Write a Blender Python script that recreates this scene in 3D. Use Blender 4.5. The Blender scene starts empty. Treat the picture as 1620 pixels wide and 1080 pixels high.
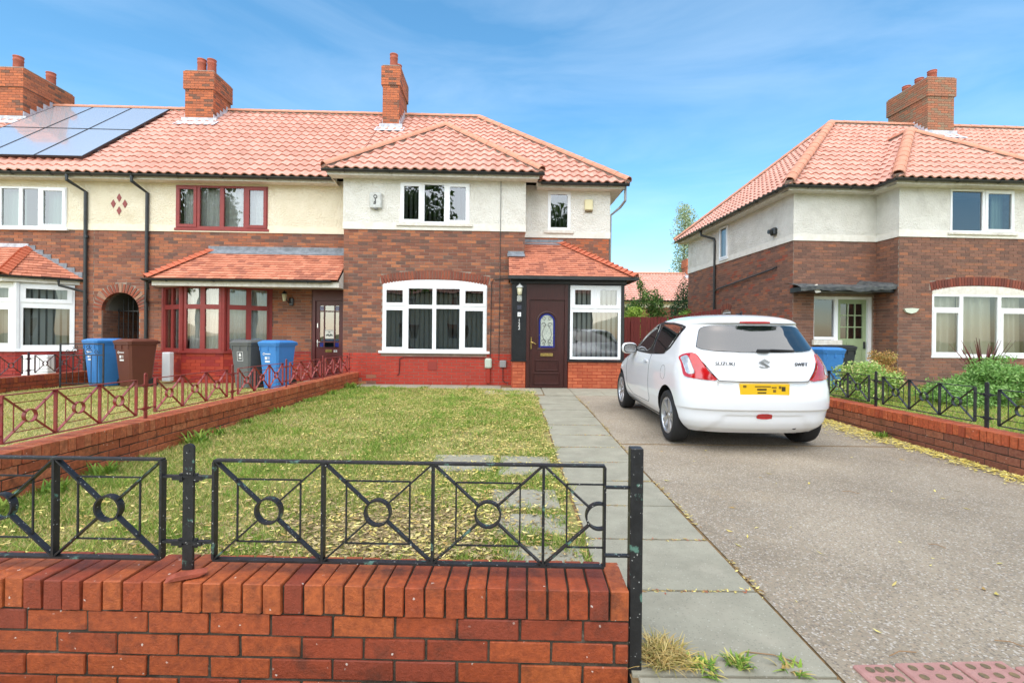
import bpy, bmesh, math, random
import numpy as np
from mathutils import Vector, Matrix
from mathutils.bvhtree import BVHTree

RND = random.Random(11)
NP = np.random.default_rng(5)
PI = math.pi
rad = math.radians
scene = bpy.context.scene
col = scene.collection

# ------------------------------------------------------------------ camera
cam_d = bpy.data.cameras.new('camera')
cam = bpy.data.objects.new('camera', cam_d)
col.objects.link(cam)
cam_d.sensor_width = 36.0
cam_d.lens = 36.0 * 770.0 / 1620.0
cam_d.shift_x = -5.0 / 1620.0
cam_d.shift_y = -8.0 / 1620.0
cam_d.clip_start = 0.05
cam_d.clip_end = 2000
cam.matrix_world = Matrix.Translation((0, 0, 1.25)) @ Matrix.Rotation(rad(90), 4, 'X') @ Matrix.Rotation(0.010, 4, 'Z')
scene.camera = cam

# ------------------------------------------------------------------ sky, sun, exposure
SUN_EL, SUN_AZ = rad(52), rad(190)      # azimuth clockwise from +Y: high behind the camera
world = bpy.data.worlds.new('World')
scene.world = world
world.use_nodes = True
wn, wl = world.node_tree.nodes, world.node_tree.links
wn.clear()
w_out = wn.new('ShaderNodeOutputWorld')
w_bg = wn.new('ShaderNodeBackground')
w_bg.inputs['Strength'].default_value = 0.108
sky = wn.new('ShaderNodeTexSky')
sky.sky_type = 'NISHITA'
sky.sun_disc = False
sky.sun_elevation = SUN_EL
sky.sun_rotation = SUN_AZ
sky.air_density = 1.0
sky.dust_density = 0.6
sky.ozone_density = 1.5
# thin cirrus veil, the same all round the sky
tc = wn.new('ShaderNodeTexCoord')
mp = wn.new('ShaderNodeMapping')
mp.inputs['Scale'].default_value = (1.1, 1.6, 5.5)
mp.inputs['Rotation'].default_value = (0.12, -0.22, 0.3)
nz = wn.new('ShaderNodeTexNoise')
nz.inputs['Scale'].default_value = 1.7
nz.inputs['Detail'].default_value = 7
nz.inputs['Roughness'].default_value = 0.55
nz.inputs['Distortion'].default_value = 0.6
rp = wn.new('ShaderNodeValToRGB')
rp.color_ramp.elements[0].position = 0.42
rp.color_ramp.elements[0].color = (0.02, 0.02, 0.02, 1)
rp.color_ramp.elements[1].position = 0.78
rp.color_ramp.elements[1].color = (0.20, 0.20, 0.20, 1)
mx = wn.new('ShaderNodeMix')
mx.data_type = 'RGBA'
mx.inputs['B'].default_value = (5.2, 5.9, 6.6, 1)
wl.new(tc.outputs['Generated'], mp.inputs['Vector'])
wl.new(mp.outputs['Vector'], nz.inputs['Vector'])
wl.new(nz.outputs['Fac'], rp.inputs['Fac'])
wl.new(rp.outputs['Color'], mx.inputs['Factor'])
tn = wn.new('ShaderNodeHueSaturation')
tn.inputs['Hue'].default_value = 0.487; tn.inputs['Saturation'].default_value = 1.28; tn.inputs['Value'].default_value = 1.08
wl.new(sky.outputs['Color'], tn.inputs['Color'])
wl.new(tn.outputs['Color'], mx.inputs['A'])
wl.new(mx.outputs['Result'], w_bg.inputs['Color'])
wl.new(w_bg.outputs['Background'], w_out.inputs['Surface'])

sun_d = bpy.data.lights.new('sun', 'SUN')
sun_d.energy = 2.5
sun_d.angle = rad(108)
sun_d.color = (1.0, 0.91, 0.78)
sun = bpy.data.objects.new('sun', sun_d)
col.objects.link(sun)
_d = Vector((math.sin(SUN_AZ) * math.cos(SUN_EL), math.cos(SUN_AZ) * math.cos(SUN_EL), math.sin(SUN_EL)))
sun.rotation_euler = _d.to_track_quat('Z', 'Y').to_euler()
sun.location = (0, -10, 20)

vs = scene.view_settings
vs.view_transform = 'Standard'
vs.look = 'None'
vs.gamma = 1.0
vs.use_curve_mapping = False
vs.exposure = 1.19

# ------------------------------------------------------------------ helpers: colour, materials
def S(r, g, b, k=1.0):
    def f(c):
        c /= 255.0
        return (c / 12.92 if c <= 0.04045 else ((c + 0.055) / 1.055) ** 2.4) * k
    return (f(r), f(g), f(b))

def rgba(c): return (c[0], c[1], c[2], 1.0)

def mat(name, c, rough=0.7, metal=0.0, tint=False, var=None, var_scale=8.0, var_amt=0.35, bump=0.0,
        bump_scale=60.0, bump_dist=0.01, spec=0.5, coat=0.0, speck=None, speck_scale=150.0, speck_amt=0.3,
        stain=None, stain_scale=0.9, stain_lo=0.5, stain_hi=0.75, stain_amt=0.6, var_lo=0.35, var_hi=0.65, trans=0.0,
        bump_kind='noise', stretch=None):
    """Procedural material. tint: the base colour comes from the mesh's own 'tint' colours (one per brick, tile, blade)."""
    m = bpy.data.materials.new(name)
    m.use_nodes = True
    n, l = m.node_tree.nodes, m.node_tree.links
    b = n['Principled BSDF']
    b.inputs['Roughness'].default_value = rough
    b.inputs['Metallic'].default_value = metal
    b.inputs['Specular IOR Level'].default_value = spec
    b.inputs['Coat Weight'].default_value = coat
    if coat: b.inputs['Coat Roughness'].default_value = 0.04
    geo = n.new('ShaderNodeNewGeometry')
    pos = geo.outputs['Position']
    if stretch:
        mpn = n.new('ShaderNodeMapping'); mpn.inputs['Scale'].default_value = stretch
        l.new(pos, mpn.inputs['Vector']); pos = mpn.outputs['Vector']
    if tint:
        at = n.new('ShaderNodeAttribute'); at.attribute_name = 'tint'
        cur = at.outputs['Color']
    else:
        rg = n.new('ShaderNodeRGB'); rg.outputs[0].default_value = rgba(c)
        cur = rg.outputs[0]
    def noise(scale, detail=5, rough_=0.6):
        t = n.new('ShaderNodeTexNoise'); t.inputs['Scale'].default_value = scale
        t.inputs['Detail'].default_value = detail; t.inputs['Roughness'].default_value = rough_
        l.new(pos, t.inputs['Vector'])
        return t.outputs['Fac']
    def ramp(fac, lo, hi, a=0.0, z=1.0):
        r = n.new('ShaderNodeMapRange'); r.inputs['From Min'].default_value = lo; r.inputs['From Max'].default_value = hi
        r.inputs['To Min'].default_value = a; r.inputs['To Max'].default_value = z
        l.new(fac, r.inputs['Value']); return r.outputs['Result']
    def mixc(fac, a, bcol, blend='MIX'):
        k = n.new('ShaderNodeMix'); k.data_type = 'RGBA'; k.blend_type = blend
        l.new(fac, k.inputs['Factor']); l.new(a, k.inputs['A'])
        if isinstance(bcol, tuple): k.inputs['B'].default_value = rgba(bcol)
        else: l.new(bcol, k.inputs['B'])
        return k.outputs['Result']
    if var is not None:
        cur = mixc(ramp(noise(var_scale), var_lo, var_hi, 0, var_amt), cur, var)
    if stain is not None:
        cur = mixc(ramp(noise(stain_scale, 7, 0.65), stain_lo, stain_hi, 0, stain_amt), cur, stain)
    if speck is not None:
        v = n.new('ShaderNodeTexVoronoi'); v.inputs['Scale'].default_value = speck_scale
        l.new(pos, v.inputs['Vector'])
        sp = n.new('ShaderNodeSeparateColor'); l.new(v.outputs['Color'], sp.inputs['Color'])
        for i, (sc, lo, hi) in enumerate(speck):
            f = ramp(sp.outputs[('Red', 'Green', 'Blue')[i]], lo, hi, 0, speck_amt)
            cur = mixc(f, cur, sc)
    l.new(cur, b.inputs['Base Color'])
    if bump:
        bp = n.new('ShaderNodeBump'); bp.inputs['Strength'].default_value = bump; bp.inputs['Distance'].default_value = bump_dist
        if bump_kind == 'voronoi':
            v2 = n.new('ShaderNodeTexVoronoi'); v2.inputs['Scale'].default_value = bump_scale
            l.new(pos, v2.inputs['Vector']); h = v2.outputs['Distance']
        else:
            h = noise(bump_scale, 6, 0.65)
        l.new(h, bp.inputs['Height']); l.new(bp.outputs['Normal'], b.inputs['Normal'])
    if trans:
        o = n['Material Output']
        tr = n.new('ShaderNodeBsdfTranslucent'); l.new(cur, tr.inputs['Color'])
        ms = n.new('ShaderNodeMixShader'); ms.inputs['Fac'].default_value = trans
        l.new(b.outputs[0], ms.inputs[1]); l.new(tr.outputs[0], ms.inputs[2]); l.new(ms.outputs[0], o.inputs['Surface'])
    return m

def glass_mat(name, tintc=(0.8, 0.85, 0.84), floor=0.10, rough=0.0):
    m = bpy.data.materials.new(name); m.use_nodes = True
    n, l = m.node_tree.nodes, m.node_tree.links
    n.remove(n['Principled BSDF'])
    fr = n.new('ShaderNodeFresnel'); fr.inputs['IOR'].default_value = 1.5
    ad = n.new('ShaderNodeMath'); ad.operation = 'ADD'; ad.use_clamp = True; ad.inputs[1].default_value = floor
    l.new(fr.outputs[0], ad.inputs[0])
    t = n.new('ShaderNodeBsdfTransparent'); t.inputs['Color'].default_value = rgba(tintc)
    g = n.new('ShaderNodeBsdfGlossy'); g.inputs['Roughness'].default_value = rough
    geo = n.new('ShaderNodeNewGeometry')
    nt = n.new('ShaderNodeTexNoise'); nt.inputs['Scale'].default_value = 1.6; nt.inputs['Detail'].default_value = 1
    l.new(geo.outputs['Position'], nt.inputs['Vector'])
    bp = n.new('ShaderNodeBump'); bp.inputs['Strength'].default_value = 0.05; bp.inputs['Distance'].default_value = 0.05
    l.new(nt.outputs['Fac'], bp.inputs['Height']); l.new(bp.outputs['Normal'], g.inputs['Normal'])
    mxs = n.new('ShaderNodeMixShader')
    l.new(ad.outputs[0], mxs.inputs['Fac']); l.new(t.outputs[0], mxs.inputs[1]); l.new(g.outputs[0], mxs.inputs[2])
    l.new(mxs.outputs[0], n['Material Output'].inputs['Surface'])
    return m

MT = {}
MT['brick'] = mat('house brick', (1, 1, 1), 0.9, tint=True, var=S(96, 68, 58), var_scale=45, var_amt=0.4, bump=0.5, bump_scale=130, bump_dist=0.006,
                  stain=S(120, 95, 80), stain_scale=1.3, stain_amt=0.35)
MT['brick_paint'] = mat('painted brick', (1, 1, 1), 0.6, tint=True, var=S(120, 38, 26), var_scale=9, var_amt=0.25, bump=0.3, bump_scale=90, bump_dist=0.004,
                        stain=S(150, 110, 100), stain_scale=4.0, stain_lo=0.66, stain_hi=0.74, stain_amt=0.7)
MT['gbrick'] = mat('garden wall brick', (1, 1, 1), 0.6, tint=True, var=S(112, 46, 26), var_scale=38, var_amt=0.55, bump=0.7, bump_scale=110, bump_dist=0.006,
                   stain=S(58, 40, 32), stain_scale=7, stain_lo=0.54, stain_hi=0.76, stain_amt=0.75, speck=[(S(225, 215, 205), 0.998, 0.999)], speck_scale=150, speck_amt=0.7)
MT['mortar'] = mat('house mortar', S(160, 142, 128), 0.95, var=S(112, 94, 84), var_scale=7, var_amt=0.6, bump=0.4, bump_scale=120)
MT['mortar_paint'] = mat('painted mortar', S(168, 48, 28), 0.7, var=S(120, 38, 26), var_scale=9, var_amt=0.4)
MT['gmortar'] = mat('garden wall mortar', S(84, 74, 62), 0.95, var=S(44, 40, 32), var_scale=14, var_amt=0.9, bump=0.8, bump_scale=90, stain=S(170, 160, 145), stain_scale=6, stain_lo=0.6, stain_hi=0.72, stain_amt=0.5)
MT['render_white'] = mat('white roughcast', S(238, 235, 226), 0.9, var=S(216, 211, 198), var_scale=3.5, var_amt=0.5, bump=0.9, bump_scale=26, bump_dist=0.05,
                         stain=S(170, 158, 138), stain_scale=1.6, stain_lo=0.55, stain_hi=0.8, stain_amt=0.45)
MT['render_cream'] = mat('cream roughcast', S(240, 230, 206), 0.9, var=S(226, 214, 184), var_scale=3.5, var_amt=0.5, bump=0.9, bump_scale=26, bump_dist=0.05,
                         stain=S(190, 170, 132), stain_scale=1.6, stain_lo=0.55, stain_hi=0.8, stain_amt=0.35)
MT['render_grey'] = mat('grey white roughcast', S(232, 229, 220), 0.9, var=S(206, 202, 190), var_scale=3.5, var_amt=0.5, bump=0.9, bump_scale=26, bump_dist=0.05,
                        stain=S(150, 142, 128), stain_scale=1.4, stain_lo=0.55, stain_hi=0.8, stain_amt=0.45)
MT['band'] = mat('white painted band', S(232, 229, 220), 0.8, var=S(205, 198, 182), var_scale=6, var_amt=0.5, bump=0.2, bump_scale=40)
MT['band_cream'] = mat('cream painted band', S(233, 224, 200), 0.8, var=S(220, 208, 180), var_scale=6, var_amt=0.5, bump=0.2, bump_scale=40)
MT['pantile'] = mat('clay pantile', (1, 1, 1), 0.75, tint=True, var=S(192, 132, 114), var_scale=18, var_amt=0.3, bump=0.2, bump_scale=90, bump_dist=0.004,
                    stain=S(146, 112, 92), stain_scale=1.7, stain_lo=0.52, stain_hi=0.78, stain_amt=0.55)
MT['plaintile'] = mat('clay plain tile', (1, 1, 1), 0.8, tint=True, var=S(150, 70, 48), var_scale=14, var_amt=0.3, bump=0.2, bump_scale=90, bump_dist=0.004,
                      stain=S(110, 80, 60), stain_scale=5, stain_lo=0.58, stain_hi=0.8, stain_amt=0.4)
MT['ridge'] = mat('ridge tile', S(206, 146, 118), 0.8, var=S(176, 116, 92), var_scale=9, var_amt=0.5, bump=0.2, bump_scale=60, stain=S(120, 105, 85), stain_scale=3, stain_lo=0.58, stain_hi=0.75, stain_amt=0.5)
MT['underlay'] = mat('roof underlay', S(70, 48, 42), 0.95)
MT['upvc'] = mat('white plastic frame', S(238, 239, 240), 0.3, var=S(222, 224, 226), var_scale=5, var_amt=0.4)
MT['white_wood'] = mat('white painted wood', S(226, 222, 212), 0.55, var=S(178, 165, 148), var_scale=11, var_amt=0.45, stain=S(120, 104, 90), stain_scale=5, stain_lo=0.6, stain_hi=0.78, stain_amt=0.5)
MT['red_wood'] = mat('dark red painted wood', S(142, 46, 40), 0.45, var=S(112, 34, 30), var_scale=9, var_amt=0.5)
MT['brown_door'] = mat('dark mahogany door', S(66, 30, 26), 0.35, var=S(48, 20, 18), var_scale=7, var_amt=0.7, stretch=(5, 5, 0.6))
MT['maroon_door'] = mat('maroon painted door', S(92, 32, 32), 0.4, var=S(70, 24, 24), var_scale=6, var_amt=0.5)
MT['green_door'] = mat('sage green painted door', S(150, 166, 128), 0.5, var=S(132, 148, 112), var_scale=6, var_amt=0.5)
MT['black_paint'] = mat('black gloss paint', S(26, 27, 30), 0.3, var=S(40, 41, 44), var_scale=9, var_amt=0.5)
MT['black_plastic'] = mat('black rainwater plastic', S(36, 38, 40), 0.35, var=S(58, 62, 62), var_scale=8, var_amt=0.5)
MT['grey_plastic'] = mat('grey plastic', S(150, 152, 152), 0.4)
MT['lead'] = mat('lead flashing', S(138, 144, 152), 0.6, var=S(96, 102, 108), var_scale=9, var_amt=0.8, bump=0.3, bump_scale=20)
MT['lead_white'] = mat('new lead flashing', S(206, 208, 214), 0.6, var=S(150, 152, 158), var_scale=9, var_amt=0.8, bump=0.4, bump_scale=24)
MT['felt'] = mat('black roofing felt', S(52, 56, 60), 0.7, var=S(110, 112, 108), var_scale=8, var_amt=0.6, bump=0.5, bump_scale=14)
MT['glass'] = glass_mat('window glass', (0.86, 0.89, 0.88), 0.13)
MT['glass_dark'] = glass_mat('tinted glass', (0.30, 0.34, 0.34), 0.12)
MT['room'] = mat('room plaster', S(120, 116, 108), 0.9)
MT['blind'] = mat('fabric blind', S(206, 208, 202), 0.8, trans=0.25)
MT['blind_dark'] = mat('grey fabric blind', S(104, 108, 106), 0.8, trans=0.2)
MT['net'] = mat('net curtain', S(242, 243, 240), 0.9, trans=0.25, var=S(214, 218, 214), var_scale=30, var_amt=0.5)
MT['curtain_cream'] = mat('cream curtain', S(236, 232, 214), 0.9, trans=0.15)
MT['curtain_green'] = mat('green curtain', S(150, 180, 166), 0.9, trans=0.2)
MT['brass'] = mat('brass', S(206, 178, 110), 0.25, 0.9)
MT['chrome'] = mat('satin chrome', S(200, 200, 200), 0.25, 1.0)
MT['iron_black'] = mat('black iron with flaking paint', S(24, 24, 26), 0.45, bump=0.35, bump_scale=120, bump_dist=0.003, var=S(44, 44, 46), var_scale=30, var_amt=0.6,
                       stain=S(104, 148, 132), stain_scale=16, stain_lo=0.60, stain_hi=0.66, stain_amt=0.7, speck=[(S(190, 190, 186), 0.992, 0.995)], speck_scale=260, speck_amt=0.7)
MT['iron_plain'] = mat('black iron', S(28, 28, 30), 0.4, var=S(66, 66, 70), var_scale=16, var_amt=0.5)
MT['iron_maroon'] = mat('maroon iron', S(146, 40, 44), 0.4, var=S(112, 72, 54), var_scale=11, var_amt=0.55, stain=S(160, 92, 86), stain_scale=14, stain_lo=0.55, stain_hi=0.65, stain_amt=0.6)
MT['panel_glass'] = mat('solar panel glass with painted sky sheen', S(200, 203, 210), 0.16, 0.35, spec=1.0, coat=1.0)  # bright sky reflection is put into the pale base colour; real glass is dark
MT['panel_frame'] = mat('solar panel frame', S(60, 62, 66), 0.4, 0.6)
MT['pot'] = mat('clay chimney pot', S(176, 92, 68), 0.8, var=S(140, 78, 62), var_scale=8, var_amt=0.7)

# ------------------------------------------------------------------ helpers: meshes and objects
class MB:
    def __init__(self): self.v, self.f, self.t = [], [], []
    def add(self, vs_, fs, tint=(0.5, 0.5, 0.5), M=None):
        o = len(self.v)
        if M is not None: vs_ = [M @ Vector(p) for p in vs_]
        self.v.extend([tuple(p) for p in vs_])
        self.f.extend([tuple(i + o for i in q) for q in fs])
        self.t.extend([tint] * len(fs))
        return self
    def box(self, x0, x1, y0, y1, z0, z1, tint=(0.5, 0.5, 0.5), M=None):
        p = [(x0, y0, z0), (x1, y0, z0), (x1, y1, z0), (x0, y1, z0), (x0, y0, z1), (x1, y0, z1), (x1, y1, z1), (x0, y1, z1)]
        return self.add(p, [(0, 3, 2, 1), (4, 5, 6, 7), (0, 1, 5, 4), (1, 2, 6, 5), (2, 3, 7, 6), (3, 0, 4, 7)], tint, M)
    def cbox(self, x0, x1, y0, y1, z0, z1, c=0.01, tint=(0.5, 0.5, 0.5), M=None):
        """box with chamfered edges"""
        vs_, ix = [], {}
        X, Y, Z = (x0, x1), (y0, y1), (z0, z1)
        for a in (0, 1):
            for b in (0, 1):
                for d in (0, 1):
                    sx, sy, sz = 1 - 2 * a, 1 - 2 * b, 1 - 2 * d
                    for k in range(3):
                        ix[(a, b, d, k)] = len(vs_)
                        vs_.append((X[a] + (0 if k == 0 else sx * c), Y[b] + (0 if k == 1 else sy * c), Z[d] + (0 if k == 2 else sz * c)))
        fs = []
        def q(*k): fs.append(tuple(ix[i] for i in k))
        q((0,0,0,0),(0,0,1,0),(0,1,1,0),(0,1,0,0)); q((1,0,0,0),(1,1,0,0),(1,1,1,0),(1,0,1,0))
        q((0,0,0,1),(1,0,0,1),(1,0,1,1),(0,0,1,1)); q((0,1,0,1),(0,1,1,1),(1,1,1,1),(1,1,0,1))
        q((0,0,0,2),(0,1,0,2),(1,1,0,2),(1,0,0,2)); q((0,0,1,2),(1,0,1,2),(1,1,1,2),(0,1,1,2))
        for a in (0, 1):
            for b in (0, 1):
                e = [(a,b,0,0),(a,b,1,0),(a,b,1,1),(a,b,0,1)]; q(*(e if (a ^ b) else e[::-1]))
                e = [(a,0,b,0),(a,1,b,0),(a,1,b,2),(a,0,b,2)]; q(*(e[::-1] if (a ^ b) else e))
                e = [(0,a,b,1),(1,a,b,1),(1,a,b,2),(0,a,b,2)]; q(*(e if (a ^ b) else e[::-1]))
                for d in (0, 1):
                    t = [(a,b,d,0),(a,b,d,1),(a,b,d,2)]; q(*(t[::-1] if (a ^ b ^ d) else t))
        return self.add(vs_, fs, tint, M)
    def tube(self, pts, r, n=8, tint=(0.5, 0.5, 0.5), M=None, cap=True, r2=None):
        pts = [Vector(p) for p in pts]
        vs_, fs = [], []
        k = len(pts)
        up = None
        for i, p in enumerate(pts):
            d = (pts[min(i + 1, k - 1)] - pts[max(i - 1, 0)]).normalized()
            if up is None:
                up = Vector((0, 0, 1)) if abs(d.z) < 0.9 else Vector((1, 0, 0))
            a = d.cross(up).normalized(); b = a.cross(d).normalized(); up = b
            rr = r if r2 is None else r + (r2 - r) * i / (k - 1)
            for j in range(n):
                an = 2 * PI * j / n
                vs_.append(p + a * math.cos(an) * rr + b * math.sin(an) * rr)
        for i in range(k - 1):
            for j in range(n):
                fs.append((i * n + j, (i + 1) * n + j, (i + 1) * n + (j + 1) % n, i * n + (j + 1) % n))
        if cap:
            fs.append(tuple(range(n))); fs.append(tuple((k - 1) * n + j for j in reversed(range(n))))
        return self.add(vs_, fs, tint, M)
    def bar(self, p, q, w, d, up=(0, 1, 0), tint=(0.5, 0.5, 0.5), M=None):
        """rectangular bar from p to q; d measured along up, w across"""
        p, q = Vector(p), Vector(q)
        a = (q - p).normalized(); u = Vector(up); s = a.cross(u).normalized() * (w / 2); u = u * (d / 2)
        vs_ = [p - s - u, p + s - u, p + s + u, p - s + u, q - s - u, q + s - u, q + s + u, q - s + u]
        return self.add(vs_, [(0, 1, 2, 3), (7, 6, 5, 4), (0, 4, 5, 1), (1, 5, 6, 2), (2, 6, 7, 3), (3, 7, 4, 0)], tint, M)
    def lathe(self, prof, n=16, tint=(0.5, 0.5, 0.5), M=None):
        """profile of (radius, height) about z"""
        vs_, fs = [], []
        for r, h in prof:
            for j in range(n):
                a = 2 * PI * j / n; vs_.append((r * math.cos(a), r * math.sin(a), h))
        for i in range(len(prof) - 1):
            for j in range(n):
                fs.append((i * n + j, i * n + (j + 1) % n, (i + 1) * n + (j + 1) % n, (i + 1) * n + j))
        return self.add(vs_, fs, tint, M)
    def prism(self, poly, y0, y1, tint=(0.5, 0.5, 0.5), M=None):
        """(x, z) outline given thickness along y"""
        k = len(poly)
        vs_ = [(x, y0, z) for x, z in poly] + [(x, y1, z) for x, z in poly]
        fs = [tuple(range(k)), tuple(reversed(range(k, 2 * k)))]
        for i in range(k):
            j = (i + 1) % k; fs.append((i, i + k, j + k, j))
        return self.add(vs_, fs, tint, M)
    def mesh(self, name, smooth=False):
        me = bpy.data.meshes.new(name)
        me.from_pydata(self.v, [], self.f)
        at = me.attributes.new('tint', 'FLOAT_COLOR', 'FACE')
        a = np.ones((len(self.f), 4), dtype=np.float32)
        if self.t: a[:, :3] = np.array(self.t, dtype=np.float32)
        at.data.foreach_set('color', a.ravel())
        if smooth: me.polygons.foreach_set('use_smooth', [True] * len(me.polygons))
        me.update()
        return me
    def build(self, name, m, parent=None, smooth=False, loc=None, fix=False):
        me = self.mesh(name, smooth)
        if fix:
            bm = bmesh.new(); bm.from_mesh(me); bmesh.ops.recalc_face_normals(bm, faces=bm.faces); bm.to_mesh(me); bm.free()
        return obj(name, me, m, parent, loc)

def obj(name, me, m=None, parent=None, loc=None):
    o = bpy.data.objects.new(name, me)
    if m is not None and len(me.materials) == 0: me.materials.append(MT[m] if isinstance(m, str) else m)
    col.objects.link(o)
    if parent is not None: o.parent = parent
    if loc is not None: o.location = loc
    return o

def tag(o, label=None, cat=None, group=None, kind=None):
    if label: o['label'] = label
    if cat: o['category'] = cat
    if group: o['group'] = group
    if kind: o['kind'] = kind
    return o

def thing(name, label, cat, loc=(0, 0, 0), rotz=0.0, group=None):
    o = bpy.data.objects.new(name, None)
    o.empty_display_size = 0.2
    col.objects.link(o)
    o.location = loc
    o.rotation_euler = (0, 0, rotz)
    return tag(o, label, cat, group)

def copy_tree(o, parent=None):
    c = o.copy(); col.objects.link(c)
    c.parent = parent
    for ch in o.children: copy_tree(ch, c)
    return c

def zg(y):
    t = min(max((y - 4.0) / 4.5, 0.0), 1.0)
    return 0.07 * t * t * (3 - 2 * t)

def shift(x=0, y=0, z=0): return Matrix.Translation((x, y, z))
def rotz(a): return Matrix.Rotation(a, 4, 'Z')

# ------------------------------------------------------------------ bricks
def jit(c, a=0.07, r=RND):
    k = 1 + r.uniform(-a, a)
    return (c[0] * k, c[1] * k, c[2] * k)

def pick(pal, r=RND):
    x = r.random() * sum(w for _, w in pal)
    for c, w in pal:
        x -= w
        if x <= 0: return jit(c)
    return jit(pal[-1][0])

PAL_HOUSE = [(S(151, 98, 77), 4), (S(162, 100, 72), 3), (S(135, 90, 72), 3), (S(110, 82, 72), 2), (S(176, 109, 75), 2), (S(182, 116, 80), 1), (S(128, 80, 64), 2)]
PAL_DARK = [(S(141, 99, 81), 4), (S(129, 91, 75), 4), (S(114, 83, 71), 3), (S(153, 103, 78), 2), (S(166, 106, 76), 1)]
PAL_CHIM = [(S(188, 106, 69), 4), (S(200, 114, 72), 3), (S(166, 99, 69), 2), (S(122, 87, 69), 1)]
PAL_PAINT = [(S(178, 54, 34), 1), (S(174, 51, 32), 1)]
PAL_PAINT2 = [(S(172, 58, 32), 1), (S(150, 36, 30), 1)]
PAL_PLINTH = [(S(186, 96, 58), 1), (S(180, 90, 54), 1), (S(192, 102, 64), 1)]
PAL_GARDEN = [(S(176, 85, 43), 4), (S(166, 76, 39), 4), (S(152, 66, 38), 3), (S(142, 62, 39), 2), (S(184, 95, 48), 2)]
PAL_VOUS = [(S(140, 74, 56), 3), (S(124, 64, 50), 2), (S(156, 82, 58), 2)]

def cut(iv, holes, za, zb):
    out = [iv]
    zm = (za + zb) / 2
    for h in holes:
        r = h(zm) if callable(h) else ((h[0], h[1]) if (zb > h[2] + 0.012 and za < h[3] - 0.012) else None)
        if not r: continue
        nx = []
        for a, b in out:
            if r[1] <= a or r[0] >= b: nx.append((a, b)); continue
            if r[0] > a: nx.append((a, r[0]))
            if r[1] < b: nx.append((r[1], b))
        out = nx
    return out

class BrickWork:
    """Bricks laid on the faces of one thing; the 300 nearest become objects, the rest one part."""
    def __init__(self): self.full, self.rest, self.rest_paint = [], MB(), MB()
    def face(self, M, x0, x1, z0, z1, holes=(), pal=PAL_HOUSE, bl=0.225, bh=0.075, j=0.010, proud=0.007, rank=0.0, paint=None):
        nrow = int(round((z1 - z0) / bh)); bh = (z1 - z0) / nrow
        for r in range(nrow):
            za, zb = z0 + r * bh, z0 + (r + 1) * bh
            zlo, zhi = za + j / 2, zb - j / 2
            x = x0 - (bl / 2 if r % 2 else 0)
            while x < x1 - 1e-4:
                a, b = max(x, x0), min(x + bl, x1)
                full = (b - a) > bl - 1e-4
                x += bl
                if b - a < 0.03: continue
                pieces = cut((a, b), holes, za, zb)
                for (pa, pb) in pieces:
                    if pb - pa < 0.03: continue
                    pp = paint((pa + pb) / 2, (za + zb) / 2) if paint else None
                    c = pick(pp if pp else pal)
                    if full and (pb - pa) > bl - 1e-4 and not pp:
                        self.full.append((rank, M, (a + b) / 2, (za + zb) / 2, bl - j, bh - j, c, proud))
                    else:
                        mb = self.rest_paint if pp else self.rest
                        mb.box(pa + j / 2, pb - j / 2, -proud - RND.uniform(0, 0.002), 0.02, zlo, zhi, c, M)
    def finish(self, parent, budget=300, m='brick', mp='brick_paint'):
        self.full.sort(key=lambda t: t[0])
        head, tail = self.full[:budget], self.full[budget:]
        for (_, M, cx, cz, L, H, c, pr) in tail:
            self.rest.box(cx - L / 2, cx + L / 2, -pr - RND.uniform(0, 0.002), 0.02, cz - H / 2, cz + H / 2, c, M)
        cache = {}
        for (_, M, cx, cz, L, H, c, pr) in head:
            k = (round(L, 3), round(H, 4), round(pr, 4), RND.randrange(14))
            if k not in cache:
                cache[k] = MB().cbox(-L / 2, L / 2, -pr, 0.02, -H / 2, H / 2, 0.003, c).mesh('brick')
            o = obj('brick', cache[k], m, parent)
            o.matrix_local = M @ shift(cx, RND.uniform(-0.002, 0.001), cz)
        if self.rest.f: tag(self.rest.build('brickwork', m, parent), kind='stuff')
        if self.rest_paint.f: tag(self.rest_paint.build('painted_brickwork', mp, parent), kind='stuff')

def wall_strips(mb, M, x0, x1, z0, z1, holes, th=0.24, y0=0.0):
    xs = sorted({x0, x1, *[min(max(h[0], x0), x1) for h in holes], *[min(max(h[1], x0), x1) for h in holes]})
    for a, b in zip(xs, xs[1:]):
        if b - a < 1e-4: continue
        iv = [(z0, z1)]
        for h in holes:
            if h[0] <= a + 1e-5 and h[1] >= b - 1e-5:
                nx = []
                for p, q in iv:
                    if h[3] <= p or h[2] >= q: nx.append((p, q)); continue
                    if h[2] > p: nx.append((p, h[2]))
                    if h[3] < q: nx.append((h[3], q))
                iv = nx
        for p, q in iv: mb.box(a, b, y0, y0 + th, p, q, M=M)

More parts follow.
